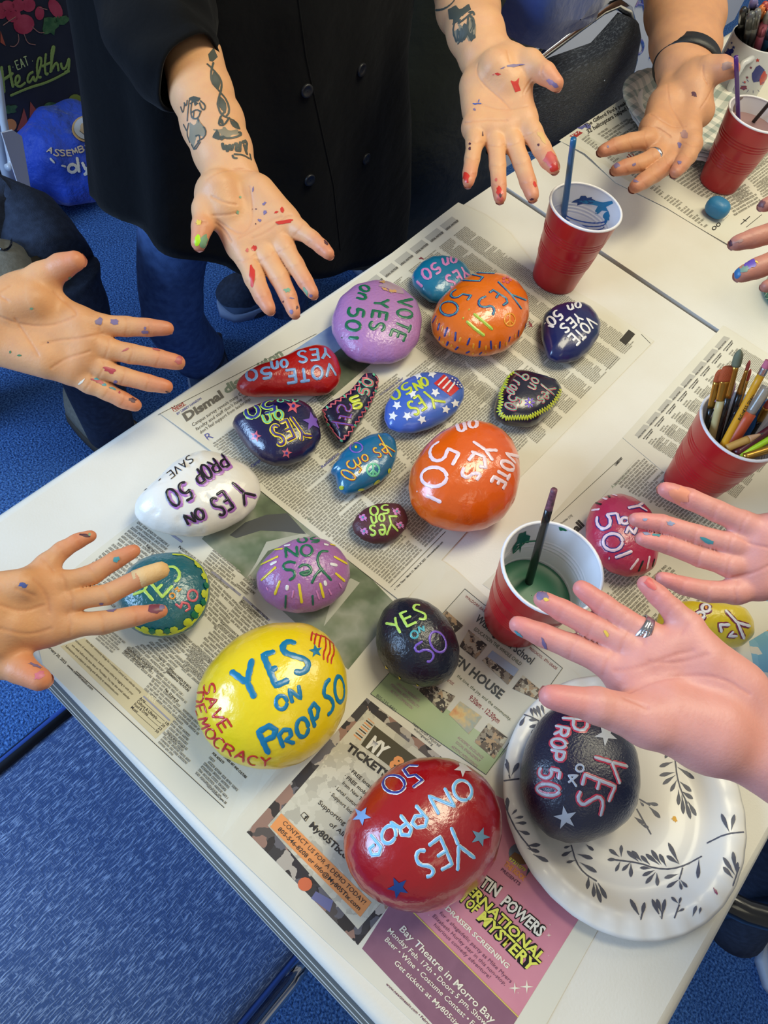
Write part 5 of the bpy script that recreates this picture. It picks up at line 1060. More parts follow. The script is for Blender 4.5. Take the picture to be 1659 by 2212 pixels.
# marker mug
mc = onz(1640, 82, TZ+.1); mcz = Vector((mc.x, mc.y, TZ+.0006)); mug = empty('mug', mcz, 'white mug with star and firework stickers holding felt pens', 'mug')
MB().lathe([(.0005, 0), (.044, 0), (.046, .003), (.0465, .098), (.0455, .1), (.0445, .098)], mcz).build('mug_body', mat('ceramic', S(206, 208, 212), rough=.3, coat=.3), mug)
MB().lathe([(.0445, .0985), (.043, .06), (.04, .01), (.0005, .008)], mcz).build('mug_lining', m_black, mug)
hd = (mcz+Vector((-.058, -.012, .06)))
MB().tube([mcz+Vector((-.042, -.016, .085)), hd+Vector((-.006, 0, .022)), hd+Vector((-.012, 0, 0)), hd+Vector((-.006, 0, -.025)), mcz+Vector((-.042, -.016, .02))], .0055, 10).build('handle', MATS['ceramic'], mug)
bvm = bvh_of([o for o in mug.children if o.name.startswith('mug_body')]); t1 = lambda *p: cp('T1', p)
for p, m in ((star(1590, 400, 16), p_red), (star(1545, 450, 12), p_maroon), (star(1520, 515, 12), p_maroon), (star(1505, 545, 10), p_red), (star(1430, 315, 14), p_navy), (star(1418, 285, 9), p_navy), (blob(1590, 500, 45, 60, 20, .3), p_navy), (blob(1630, 520, 22, 45, 20, .3), p_red), (blob(1400, 350, 25, 25, 0, .6), p_navy), (blob(1500, 585, 22, 14, 0, .3), p_maroon)):
    b1 = MB(); fill(b1, bvm, t1(*p), .0004)
    if b1.v: b1.build('sticker', m, mug)
b1 = MB()
for k in range(12): a = k*math.pi/6; stroke(b1, bvm, t1((1385+12*math.cos(a), 370+12*math.sin(a)), (1385+34*math.cos(a), 370+34*math.sin(a))), 1, .0004); stroke(b1, bvm, t1((1560+60*math.cos(a), 570+30*math.sin(a)), (1560+85*math.cos(a), 570+50*math.sin(a))), 1, .0004)
if b1.v: b1.build('sticker', p_navy, mug)
def pen(lo, hi, col, label, zl=.085, zh=.15, r=.0065, cap=None):
    A = onz(*t1(lo)[0], TZ+zl); B = onz(*t1(hi)[0], TZ+zh); A2 = A-(B-A).normalized()*.05
    q = Vector((A2.x, A2.y))-mcz.xy
    if q.length > .033: A2.x, A2.y = mcz.x+q.x/q.length*.033, mcz.y+q.y/q.length*.033
    if A2.z < mcz.z+.012: A2.z = mcz.z+.012
    rt = empty('felt_pen', A2, label, 'pen', 'felt pens in the mug'); m = mat('pen_%d_%d_%d' % col, S(*col), rough=.35, coat=.3)
    MB().tube([A2, A, A.lerp(B, .55)], r, 12).build('barrel', m, rt)
    MB().tube([A.lerp(B, .55), A.lerp(B, .9), B], [r*1.08, r*1.08, r*.7], 12).build('cap', cap or m, rt)
    side = (B-A).cross(FWD).normalized(); MB().tube([A.lerp(B, .62)+side*r*1.2, A.lerp(B, .97)+side*r*1.2], .0016, 6).build('clip', cap or m, rt)
pen((1480, 220), (1500, 60), (40, 42, 44), 'black felt pen leaning left in the mug', zh=.16)
pen((1520, 270), (1550, 90), (90, 92, 92), 'grey felt pen second from the left in the mug', zh=.16)
pen((1545, 280), (1590, 70), (110, 108, 104), 'grey felt pen behind the pink one', zh=.165)
pen((1590, 310), (1635, 150), (222, 120, 140), 'pink felt pen at the front of the mug', zh=.135)
pen((1570, 200), (1620, 50), (214, 120, 60), 'orange felt pen at the back of the mug', zh=.165)
pen((1600, 220), (1640, 25), (176, 70, 60), 'red felt pen at the back of the mug', zh=.17)
pen((1510, 180), (1570, 0), (120, 110, 150), 'lavender felt pen at the back of the mug', zh=.175)
pen((1640, 300), (1690, 190), (60, 110, 150), 'blue felt pen at the right of the mug', zh=.13)
pen((1620, 240), (1665, 85), (140, 138, 134), 'pale grey felt pen at the right of the mug', zh=.16)

# green tumbler with a lime
gc = onz(1706, 648, TZ); gc.z = TZ+.0004; tum = empty('tumbler', gc, 'green bottomed tumbler printed with a lime slice at the right edge', 'tumbler')
m_gg = mat('green_glass', S(40, 130, 96), rough=.15, trans=.35, coat=.5)
MB().lathe([(.0005, 0), (.036, 0), (.043, .004), (.0455, .014), (.0455, .024), (.043, .03)], gc).build('tumbler_base', m_gg, tum)
MB().lathe([(.043, .03), (.041, .036), (.042, .08), (.043, .11), (.0415, .11), (.04, .036), (.0005, .034)], gc).build('tumbler_wall', mat('green_clear', S(150, 190, 150), rough=.15, trans=.6), tum)
bvt = bvh_of(list(tum.children)); T4 = lambda p: cp('T4', p)
b1 = MB(); fill(b1, bvt, T4(ell(1525, 1495, 88, 120, 0, 24)[:-1]), .0004); b1.build('lime_print', paint('rind', 200, 214, 160), tum)
b1 = MB(); fill(b1, bvt, T4(ell(1530, 1500, 76, 105, 0, 24)[:-1]), .0009); b1.build('lime_print', paint('flesh', 150, 182, 96), tum)
b1 = MB()
for k in range(8): a = k*math.pi/4; stroke(b1, bvt, T4([(1535, 1500), (1535+75*math.cos(a), 1500+100*math.sin(a))]), 1.2, .0012)
if b1.v: b1.build('lime_segments', paint('pith', 206, 216, 170), tum)
# ------------------------------------------------------------------ hands
class Field:
    def __init__(s, lo, hi, vx):
        s.lo = np.array(lo); s.vx = vx; s.n = np.maximum(4, np.ceil((np.array(hi)-s.lo)/vx).astype(int)+1)
        s.ax = [s.lo[i]+np.arange(s.n[i])*vx for i in range(3)]
    def new(s): return np.full(tuple(s.n), .05, np.float32)
    def cone(s, f, a, b, ra, rb, k, squash=None):
        a, b = np.array(a), np.array(b); m = max(ra, rb)+k+.004
        i0 = np.maximum(0, np.floor((np.minimum(a, b)-m-s.lo)/s.vx).astype(int)); i1 = np.minimum(s.n, np.ceil((np.maximum(a, b)+m-s.lo)/s.vx).astype(int)+1)
        if np.any(i1 <= i0): return
        sl = tuple(slice(i0[i], i1[i]) for i in range(3))
        X, Y, Z = np.meshgrid(*[s.ax[i][sl[i]] for i in range(3)], indexing='ij', sparse=True)
        ba = b-a; L = max(ba@ba, 1e-12)
        h = np.clip(((X-a[0])*ba[0]+(Y-a[1])*ba[1]+(Z-a[2])*ba[2])/L, 0, 1)
        dx, dy, dz = X-a[0]-h*ba[0], Y-a[1]-h*ba[1], Z-a[2]-h*ba[2]
        if squash is not None:
            n, q = squash; t = dx*n[0]+dy*n[1]+dz*n[2]; e = t*(q-1); dx, dy, dz = dx+e*n[0], dy+e*n[1], dz+e*n[2]
        d = np.sqrt(dx*dx+dy*dy+dz*dz)-(ra+(rb-ra)*h)
        f[sl] = smin(f[sl], d.astype(np.float32), k)
def smin(a, b, k):
    h = np.maximum(k-np.abs(a-b), 0)/k
    return np.minimum(a, b)-h*h*k*.25
def surface_nets(f, lo, vx):
    s = f < 0
    c = np.zeros(tuple(np.array(f.shape)-1), np.int8)
    for i in (0, 1):
        for j in (0, 1):
            for k in (0, 1): c += s[i:f.shape[0]-1+i, j:f.shape[1]-1+j, k:f.shape[2]-1+k]
    act = (c > 0) & (c < 8); idx = np.full(act.shape, -1, np.int32); I = np.argwhere(act); idx[act] = np.arange(len(I))
    acc = np.zeros((len(I), 3)); cnt = np.zeros(len(I))
    cor = [(0, 0, 0), (1, 0, 0), (0, 1, 0), (1, 1, 0), (0, 0, 1), (1, 0, 1), (0, 1, 1), (1, 1, 1)]
    val = [f[I[:, 0]+a, I[:, 1]+b, I[:, 2]+d] for a, b, d in cor]
    for a in range(8):
        for b in range(a+1, 8):
            if sum(abs(np.array(cor[a])-np.array(cor[b]))) != 1: continue
            m = (val[a] < 0) != (val[b] < 0); t = np.where(m, val[a]/np.where(val[a] == val[b], 1, val[a]-val[b]), 0)
            p = np.array(cor[a])+(np.array(cor[b])-np.array(cor[a]))*t[:, None]
            acc += p*m[:, None]; cnt += m
    V = (I+acc/np.maximum(cnt, 1)[:, None])*vx+lo
    F_ = []
    for ax in range(3):
        u, v = (ax+1) % 3, (ax+2) % 3
        sa = [slice(None)]*3; sb = [slice(None)]*3; sa[ax] = slice(0, -1); sb[ax] = slice(1, None); A = s[tuple(sa)]; B = s[tuple(sb)]; E = np.argwhere(A != B)
        E = E[(E[:, u] > 0) & (E[:, v] > 0) & (E[:, u] < f.shape[u]-1) & (E[:, v] < f.shape[v]-1)]
        q = []
        for du, dv in ((1, 1), (0, 1), (0, 0), (1, 0)):
            g = E.copy(); g[:, u] -= du; g[:, v] -= dv; q.append(idx[g[:, 0], g[:, 1], g[:, 2]])
        q = np.stack(q, 1); ins = A[E[:, 0], E[:, 1], E[:, 2]]
        q[~ins] = q[~ins][:, ::-1]; F_.append(q[(q >= 0).all(1)])
    return V, np.vstack(F_)
def skin_mat(name, tone, tone2):
    m = mat(name, tone, rough=.46, spec=.4, attr='skin', sss=.12, bump=(420, .22, .0012), mottle=(70, tone2, .35))
    return m
m_nail = mat('nail', S(222, 170, 152), rough=.3, coat=.3)
def hand(crop, wrist, zw, zm, zt, fingers, thumb, arm, tone, tip_tone, mcps=None, rm=.0125, vx=.0013, thz=None, then=None, hypo=None, curl=None, palm_t=.9):
    """wrist: (px left, px right, r px); fingers: [ [ (x,y,r)...] from the knuckle to the tip ]; arm: [(x,y,half width px, z)]"""
    sc = CR[crop][2]; P = lambda x, y, z: np.array(atd(*cp(crop, [(x, y)])[0], z)); R = lambda r, z: r/sc*z/F
    prims = []                                      # (group, a, b, ra, rb, k)
    wl, wr = P(*wrist[0], zw), P(*wrist[1], zw); rw = R(wrist[2], zw)
    nf = len(fingers); tips = []; chains = []
    for i, fg in enumerate(fingers):
        n = len(fg); L = [0]
        for a, b in zip(fg[:-1], fg[1:]): L.append(L[-1]+math.hypot(b[0]-a[0], b[1]-a[1]))
        c = curl[i] if curl else 0
        pts = []
        for j, (x, y, r) in enumerate(fg):
            t = L[j]/L[-1]; z = zm+((zt[i] if isinstance(zt, (list, tuple)) else zt)-zm)*t+c*math.sin(math.pi*t)
            pts.append((P(x, y, z), R(r, z)))
        chains.append(pts); tips.append(pts[-1][0])
        for (a, ra), (b, rb) in zip(pts[1:-1], pts[2:]): prims.append((i, a, b, ra, rb, .0035))
        # soft pads between the creases
        for j in range(1, len(pts)-1):
            a, b = pts[j][0], pts[j+1][0]; ra = (pts[j][1]+pts[j+1][1])/2; mid = a+(b-a)*.5; mid = mid-np.array(FWD)*ra*.16
            prims.append((i, a+(mid-a)*.5, mid+(b-mid)*.45, ra*.86, ra*.84, .004))
        prims.append(('p', pts[0][0], pts[1][0], pts[0][1]*1.02, pts[1][1], .008))
        t = (i+.5)/nf; w0 = wl+(wr-wl)*t
        prims.append(('p', w0, pts[0][0], rw*palm_t, pts[0][1]*1.0, .012))
    for a, b in zip(chains[:-1], chains[1:]):
        prims.append(('p', a[0][0], b[0][0], a[0][1]*.92, b[0][1]*.92, .008))
        m0 = wl+(wr-wl)*.5; mid = (a[0][0]+b[0][0])/2; prims.append(('p', m0+(mid-m0)*.1, mid, rw*.85, a[0][1]*.9, .012))
    th = []
    for j, (x, y, r, z) in enumerate(thumb): th.append((P(x, y, z), R(r, z)))
    if th:
        prims.append(('p', (wl if np.linalg.norm(wl-th[0][0]) < np.linalg.norm(wr-th[0][0]) else wr), th[0][0], rw, th[0][1], .014))
        for (a, ra), (b, rb) in zip(th[:-1], th[1:]): prims.append(('p' if a is th[0][0] else 't', a, b, ra, rb, .012 if a is th[0][0] else .004))
        mid = (th[-1][0]+th[-2][0])/2-np.array(FWD)*th[-1][1]*.18; prims.append(('t', mid, th[-1][0]+(mid-th[-1][0])*.3, th[-1][1]*.95, th[-1][1]*.9, .005))
        near = min((c[0][0] for c in chains), key=lambda q: np.linalg.norm(q-th[1][0]))
        prims.append(('p', th[1][0]+(near-th[1][0])*.2, near, .0055, .0075, .014)); prims.append(('p', th[0][0]+(near-th[0][0])*.1, near, .010, .0085, .014))
        tips.append(th[-1][0])
    for g in (then or []): prims.append(('p', P(g[0], g[1], g[5] if len(g) > 5 else zw), P(g[2], g[3], g[5] if len(g) > 5 else zw), R(g[4], zw), R(g[4], zw)*.85, .014))
    ar = []
    for x, y, hw, z in arm: ar.append((P(x, y, z), R(hw, z)))
    for (a, ra), (b, rb) in zip(ar[:-1], ar[1:]):
        ax = (b-a)/np.linalg.norm(b-a); sd = np.cross(ax, np.array(FWD)); sd /= np.linalg.norm(sd)
        for q in (-1, 0, 1): prims.append(('p', a+sd*q*ra*.3, b+sd*q*rb*.3, ra*(.72 if q else .8), rb*(.72 if q else .8), .012))
    allp = np.array([q for p in prims for q in (p[1], p[2])]); mr = max(max(p[3], p[4]) for p in prims)+.006
    fd = Field(allp.min(0)-mr, allp.max(0)+mr, vx)
    main = fd.new()
    for g, a, b, ra, rb, k in prims:
        if g == 'p': fd.cone(main, a, b, ra, rb, k)
    tot = main.copy()
    for g in set(p[0] for p in prims if p[0] != 'p'):
        ps = [p for p in prims if p[0] == g]; q = np.array([x for p in ps for x in (p[1], p[2])]); m_ = max(max(p[3], p[4]) for p in ps)+.012
        i0 = np.maximum(0, np.floor((q.min(0)-m_-fd.lo)/vx).astype(int)); i1 = np.minimum(fd.n, np.ceil((q.max(0)+m_-fd.lo)/vx).astype(int)+1)
        sub = Field(fd.lo+i0*vx, fd.lo+i0*vx, vx); sub.n = i1-i0; sub.ax = [sub.lo[i]+np.arange(sub.n[i])*vx for i in range(3)]
        f = sub.new()
        for _, a, b, ra, rb, k in ps: sub.cone(f, a, b, ra, rb, k)
        sl = tuple(slice(i0[i], i1[i]) for i in range(3)); tot[sl] = np.minimum(tot[sl], smin(main[sl], f, .007))
    V, Fc = surface_nets(tot, fd.lo, vx)
    # skin tone: redder towards the fingertips
    d = np.min([np.linalg.norm(V-t, axis=1) for t in tips], 0); w_ = np.clip(1-d/.034, 0, 1)**.8
    kn = np.min([np.linalg.norm(V-c[0][0], axis=1) for c in chains], 0); w2 = np.clip(1-kn/.022, 0, 1)*.35
    w_ = np.maximum(w_, w2)[:, None]; colr = np.array(tone)*(1-w_)+np.array(tip_tone)*w_
    return dict(V=V, F=Fc, C=colr, tips=tips, chains=chains, th=th, sc=sc, crop=crop)
def nails(h, root):
    chs = [(c[-2][0], c[-1][0], c[-1][1]) for c in h['chains']]
    if h['th']: chs.append((h['th'][-2][0], h['th'][-1][0], h['th'][-1][1]))
    for a, b, r in chs:
        ax = (b-a)/np.linalg.norm(b-a); n = np.array(FWD)-ax*(np.array(FWD)@ax); n /= np.linalg.norm(n); s_ = np.cross(ax, n); V = []
        for i in range(7):
            u = i/6; q = -.9+1.75*u
            for j in range(7):
                t = math.radians(-52+104*j/6); taper = 1-.25*max(0, (u-.75)*4)**2*abs(math.sin(t))
                V.append(b+ax*(q*r*taper)+(n*math.cos(t)*(1.02-.35*max(0, q-.3)**2)+s_*math.sin(t)*.92)*r)
        mesh('fingernail', V, [(i*7+j, i*7+j+1, (i+1)*7+j+1, (i+1)*7+j) for i in range(6) for j in range(6)], m_nail, root)
def body_mesh(hands, root, m):
    V = np.vstack([h['V'] for h in hands]); C_ = np.vstack([h['C'] for h in hands]); off = 0; Fc = []
    for h in hands: Fc += [tuple(int(i)+off for i in q) for q in h['F']]; off += len(h['V'])
    o = mesh('body', V, Fc, m, root)
    at = o.data.attributes.new('skin', 'FLOAT_COLOR', 'POINT')
    at.data.foreach_set('color', np.c_[C_, np.ones(len(C_))].astype(np.float32).ravel())
    return o
def creases(h, bv, root, o, lines, w=.72):
    """press the folds of the palm and fingers into the skin"""
    L = []
    for c in h['chains']:
        for j in range(1, len(c)-1):
            b, r = c[j+1][0], c[j][1]; p0 = proj(c[j][0]); q = proj(b); d = math.hypot(q[0]-p0[0], q[1]-p0[1]) or 1
            n = (-(q[1]-p0[1])/d, (q[0]-p0[0])/d); rp = r*F/p0[2]*.95; bend = ((q[0]-p0[0])/d*rp*.16, (q[1]-p0[1])/d*rp*.16)
            for off, k in ((0, 1), (.16, .55)) if j > 1 else ((0, 1),):
                ox, oy_ = (q[0]-p0[0])/d*rp*off*1.6, (q[1]-p0[1])/d*rp*off*1.6
                L.append(([(p0[0]-n[0]*rp+ox, p0[1]-n[1]*rp+oy_), (p0[0]+bend[0]+ox, p0[1]+bend[1]+oy_), (p0[0]+n[0]*rp+ox, p0[1]+n[1]*rp+oy_)], .8*k))
    for l in lines: L.append((smooth_path(cp(h['crop'], l), 2), 1.25))
    me = o.data; nv = len(me.vertices); co = np.empty(nv*3); me.vertices.foreach_get('co', co); co = co.reshape(-1, 3)
    no = np.empty(nv*3); me.vertex_normals.foreach_get('vector', no); no = no.reshape(-1, 3)
    col = np.empty(nv*4, np.float32); at = me.attributes['skin']; at.data.foreach_get('color', col); col = col.reshape(-1, 4)
    disp = np.zeros(nv); tint = np.zeros(nv)
    for pts, k in L:
        H = [hit(bv, *p) for p in resample(pts, 2.5)]; H = [np.array(x[0]) for x in H if x]
        if not H: continue
        H = np.array(H); lo, hi = H.min(0)-.006, H.max(0)+.006; I = np.where(((co > lo) & (co < hi)).all(1))[0]
        if not len(I): continue
        d = np.sqrt(((co[I][:, None]-H[None])**2).sum(-1)).min(1)
        g = np.exp(-(d/.0013)**2); disp[I] = np.maximum(disp[I], g*.00085*k*w)
        tint[I] = np.maximum(tint[I], np.exp(-(d/.0014)**2)*.34*min(k, 1)*w)
    co -= no*disp[:, None]; me.vertices.foreach_set('co', co.ravel())
    t = tint[:, None]; col[:, :3] = col[:, :3]*(1-t)+col[:, :3]*np.array([.74, .48, .42])*t
    at.data.foreach_set('color', col.ravel()); me.update()
def spots(bv, root, crop, items, name='paint_smear'):
    for poly, m in items:
        b1 = MB(); fill(b1, bv, cp(crop, poly), .0003, sub=4)
        if b1.v: b1.build(name, m, root)
# ------------------------------------------------------------------ chairs and floor things
def fabric(name, c1, c2, sc, stretch, strength=.8):
    m = mat(name, c1, rough=.9, spec=.15, sheen=.25); nt = m.node_tree; N = nt.nodes; L = nt.links; b = N['Principled BSDF']
    tc = N.new('ShaderNodeTexCoord'); fs = []
    for k, (s_, f_) in enumerate((((stretch, 1, 1), 1.0), ((1, stretch*1.6, 1), .86))):
        mp = N.new('ShaderNodeMapping'); mp.inputs['Scale'].default_value = s_
        n = N.new('ShaderNodeTexNoise'); n.inputs['Scale'].default_value = sc; n.inputs['Detail'].default_value = 2
        q = N.new('ShaderNodeMath'); q.operation = 'MULTIPLY'; q.inputs[1].default_value = f_
        L.new(tc.outputs['Object'], mp.inputs[0]); L.new(mp.outputs[0], n.inputs['Vector']); L.new(n.outputs['Fac'], q.inputs[0]); fs.append(q)
    mm = N.new('ShaderNodeMath'); mm.operation = 'MAXIMUM'; L.new(fs[0].outputs[0], mm.inputs[0]); L.new(fs[1].outputs[0], mm.inputs[1])
    r = N.new('ShaderNodeValToRGB'); r.color_ramp.elements[0].position = .5; r.color_ramp.elements[0].color = (*c1, 1); r.color_ramp.elements[1].position = .74; r.color_ramp.elements[1].color = (*c2, 1)
    L.new(mm.outputs[0], r.inputs[0]); L.new(r.outputs[0], b.inputs['Base Color'])
    bp = N.new('ShaderNodeBump'); bp.inputs['Strength'].default_value = strength; bp.inputs['Distance'].default_value = .002; L.new(mm.outputs[0], bp.inputs['Height']); L.new(bp.outputs[0], b.inputs['Normal'])
    return m
m_seat = fabric('chair_blue', S(60, 84, 132), S(150, 174, 214), 620, .16); m_pipe = mat('piping', S(34, 72, 150), rough=.8); m_dpipe = mat('dark_piping', S(16, 24, 38), rough=.8)
m_chrome = mat('chrome', S(210, 210, 214), rough=.12, metal=1); m_bframe = mat('black_frame', S(14, 14, 16), rough=.2, coat=.5)
ch = empty('chair', (-.13, .176, 0), 'blue woven stacking chair tucked at the near end of the table', 'chair', 'chairs around the table')
def cushion(x0, x1, y0, y1, z0, z1, r=.035, n=10):
    V = []; mb = MB(); ring = []
    for (cx, cy, a0) in ((x0+r, y0+r, 180), (x1-r, y0+r, 270), (x1-r, y1-r, 0), (x0+r, y1-r, 90)):
        for i in range(9): a = math.radians(a0+90*i/8); ring.append((cx, cy, math.cos(a), math.sin(a)))
    prof = [(-.9, z0), (-.15, z0), (0, z0+.006), (.0, z1-.018), (-.12, z1-.007), (-.35, z1-.002), (-.9, z1)]
    k = len(ring)
    for o, z in prof:
        for cx, cy, c, s_ in ring: V.append((cx+c*r*(1+o), cy+s_*r*(1+o), z))
    Fc = [(i*k+j, i*k+(j+1) % k, (i+1)*k+(j+1) % k, (i+1)*k+j) for i in range(len(prof)-1) for j in range(k)]
    Fc += [tuple(range(k-1, -1, -1)), tuple((len(prof)-1)*k+j for j in range(k))]
    return mb.add(V, Fc), ring
SY0, SY1, SXa, SXb = -.026, .377, -.40, .10
mb, ring = cushion(SXa, SXb, SY0, SY1, .402, .46); mb.build('seat', m_seat, ch)
MB().tube([(cx+c*.035, cy+s_*.035, .446) for cx, cy, c, s_ in ring], .0042, 8, closed=True).build('piping', m_pipe, ch)
MB().tube([(SXa+.02, SY1-.012, .459), (-.12, SY1-.010, .461), (SXb-.02, SY1-.012, .459)], .0055, 8).build('seam', m_dpipe, ch)
for y in (SY0-.014, SY1+.014):
    mb = MB(); mb.tube([(SXb-.03, y, .012), (SXb-.04, y, .36), (SXb-.07, y, .395), (SXa+.06, y, .40), (SXa-.03, y, .46), (SXa-.10, y, .84)], .011, 12); mb.build('frame', m_bframe if y > 0 else m_chrome, ch)
    MB().tube([(SXa+.06, y, .395), (SXa-.04, y, .012)], .011, 12).build('leg', m_chrome, ch)
mb, ring2 = cushion(SXa-.02, SXa+.02, SY0+.01, SY1-.01, .56, .86, .018)
for i, v in enumerate(mb.v): mb.v[i] = (v[0]-(v[2]-.56)*.24-.05, v[1], v[2])
mb.build('backrest', m_seat, ch)

# charcoal chair behind the table
m_char = fabric('chair_charcoal', S(30, 36, 50), S(84, 92, 108), 420, .2)
c2x = 1.33; ch2 = empty('chair', (c2x, .62, 0), 'charcoal woven chair with a bright frame on the far side of the table', 'chair', 'chairs around the table')
oy = lambda x, y, Y=.56: ony(x, y, Y)
fr = [oy(1060, 330), oy(1085, 240), oy(1120, 160), oy(1172, 116), oy(1245, 62), oy(1300, 22), oy(1332, 8), oy(1356, 22), oy(1367, 60), oy(1368, 130), oy(1345, 215), oy(1320, 300)]
frs = [Vector(p) for p in smooth_path([tuple(p) for p in []] or [(0, 0), (0, 0)])] and fr
MB().tube(fr, .0085, 12).build('frame', m_chrome, ch2)
pnl = [oy(1072, 330, .565), oy(1098, 235, .565), oy(1140, 150, .565), oy(1185, 118, .57), oy(1258, 82, .575), oy(1288, 48, .575), oy(1316, 16, .575), oy(1344, 26, .575), oy(1356, 60, .575), oy(1356, 130, .575), oy(1334, 215, .57), oy(1308, 300, .565)]
cx_ = sum(pnl, Vector())/len(pnl); V = []; nn = len(pnl)
for k, (f_, dy) in enumerate(((1, .012), (1.0, -.004), (.97, -.012), (.8, -.018), (.5, -.018), (.01, -.016))):
    for p in pnl: V.append(cx_+(p-cx_)*f_+Vector((0, dy+.03*((p.x-cx_.x)*f_/.25)**2-.03, 0)))
mesh('backrest', V, [(k*nn+j, k*nn+(j+1) % nn, (k+1)*nn+(j+1) % nn, (k+1)*nn+j) for k in range(5) for j in range(nn)], m_char, ch2)
mb, rg = cushion(c2x-.21, c2x+.21, .55, .95, .40, .46); 
for i, v in enumerate(mb.v): mb.v[i] = (v[0], v[1]-.38, v[2])
mb.build('seat', m_char, ch2)
for x in (c2x-.2, c2x+.2):
    for y in (.2, .58): MB().tube([(x, y, .40), (x, y+(.03 if y > .4 else -.02), .012)], .011, 10).build('leg', m_chrome, ch2)
    MB().tube([(x, .56, .42), (x, .555, .62)], .011, 10).build('upright', m_chrome, ch2)
# blue jacket hung over that chair
jk = [oy(1162, 104, .535), oy(1128, 96, .535), oy(1150, 30, .53), oy(1172, -70, .53), oy(1310, -70, .53), oy(1299, -10, .53), oy(1290, 12, .53), oy(1272, 34, .53), oy(1243, 50, .53), oy(1205, 76, .53)]
V = []; nj = len(jk); jc = sum(jk, Vector())/nj
for f_, dy in ((1, .05), (1, .0), (.93, -.014), (.6, -.02), (.02, -.024)):
    for i, p in enumerate(jk): V.append(jc+(p-jc)*f_+Vector((0, dy+.006*math.sin(i*2.3)*f_, 0)))
o = mesh('jacket', V, [(k*nj+j, k*nj+(j+1) % nj, (k+1)*nj+(j+1) % nj, (k+1)*nj+j) for k in range(4) for j in range(nj)], mat('blue_cloth', S(30, 56, 120), rough=.9, sheen=.3, bump=(20, .6, .01)))
tag(o, 'blue jacket hanging over the left corner of the charcoal chair', 'jacket')
# black tubular chair at the right corner
ch3 = empty('chair', tuple(onz(1720, 2060, 0)), 'glossy black tubular chair arm at the lower right corner', 'chair', 'chairs around the table')
pa = [onz(1545, 1925, .62), onz(1575, 1950, .622), onz(1610, 1968, .622), onz(1650, 1980, .622), onz(1760, 2000, .62)]
MB().tube(pa+[Vector((pa[-1].x+.10, pa[-1].y-.06, .55)), Vector((pa[-1].x+.13, pa[-1].y-.08, .012))], .0125, 16).build('frame', m_bframe, ch3)
MB().tube([pa[0], pa[0]+Vector((.01, .03, -.05)), Vector((pa[0].x+.02, pa[0].y+.02, .012))], .0125, 16).build('leg', m_bframe, ch3)
q = onz(1830, 2000, .45); mb, rg = cushion(q.x-.05, q.x+.35, q.y-.36, q.y+.02, .41, .46); mb.build('seat', m_char, ch3)

# display board with foil letters
bd = [(2.0, .96), (3.6, 1.0)]
B0 = empty('display_board', (2.9, 1.0, 0), 'white display board with iridescent foil letters behind the charcoal chair', 'board')
mesh('panel', [(1.95, 1.00, 0), (3.7, 1.00, 0), (3.7, 1.00, 1.1), (1.95, 1.00, 1.1), (1.95, 1.03, 0), (3.7, 1.03, 0), (3.7, 1.03, 1.1), (1.95, 1.03, 1.1)], [(0, 1, 2, 3), (7, 6, 5, 4), (0, 3, 7, 4), (1, 5, 6, 2), (3, 2, 6, 7), (0, 4, 5, 1)], mat('white_board', S(240, 240, 242), rough=.5), B0, False)
mf = mat('iridescent_foil', S(170, 180, 220), rough=.2, metal=.7); nt = mf.node_tree
lw = nt.nodes.new('ShaderNodeTexNoise'); lw.inputs['Scale'].default_value = 26; rp = nt.nodes.new('ShaderNodeValToRGB')
for i, (p, c) in enumerate(((.3, S(150, 200, 230)), (.45, S(190, 160, 220)), (.6, S(140, 160, 230)), (.75, S(200, 210, 235)))):
    e = rp.color_ramp.elements[i] if i < 2 else rp.color_ramp.elements.new(p); e.position = p; e.color = (*c, 1)
tcn = nt.nodes.new('ShaderNodeTexCoord'); nt.links.new(tcn.outputs['Object'], lw.inputs['Vector']); nt.links.new(lw.outputs['Fac'], rp.inputs[0]); nt.links.new(rp.outputs[0], nt.nodes['Principled BSDF'].inputs['Base Color'])
bvb = bvh_of(list(B0.children))
for st in ([[(775, 45), (805, -15), (820, -10), (838, 70)], [(785, 25), (830, 30)]], [ell(795, 310, 32, 48, 8)], [[(870, 385), (880, 350), (895, 335)], [(895, 335), (900, 400)]], [[(505, 110), (520, 125)]], [ell(860, -60, 30, 40)]):
    mb = MB()
    for s_ in st: stroke(mb, bvb, cp('T1', s_), 20/3.078, .002, bulge=.004, jit=0)
    if mb.v: mb.build('foil_letter', mf, B0)

# shopping trolley, printed bag and blue bag
tr = empty('shopping_trolley', tuple(onz(10, 470, 0)), 'white tubular shopping trolley standing behind the left chair', 'trolley'); m_wt = mat('white_tube', S(206, 212, 222), rough=.3, coat=.4)
MB().tube([ony(-30, 60, 1.62), ony(-4, 170, 1.60), ony(7, 260, 1.58), ony(24, 345, 1.57), ony(24, 358, 1.565), ony(16, 362, 1.56)], .0085, 10).build('handle', m_wt, tr)
MB().tube([ony(-40, 200, 1.60), ony(-6, 300, 1.60), ony(12, 360, 1.61), ony(38, 440, 1.64)], .014, 12).build('frame', m_wt, tr)
wc_ = ony(4, 442, 1.64); wc_.z = max(wc_.z, .075)
MB().lathe([(.028, -.018), (.066, -.018), (.075, -.008), (.075, .008), (.066, .018), (.028, .018)], wc_, axis=(.75, .6, 0)).build('wheel', mat('rubber', S(40, 44, 52), rough=.7), tr)
MB().lathe([(.001, -.02), (.03, -.02), (.03, .02), (.001, .02)], wc_, axis=(.75, .6, 0)).build('hub', mat('grey_hub', S(150, 170, 186), rough=.4), tr)
bgY = 1.74
bl, br_ = ony(-120, 60, bgY), ony(187, 150, bgY); x0, x1 = bl.x-.05, br_.x+.02
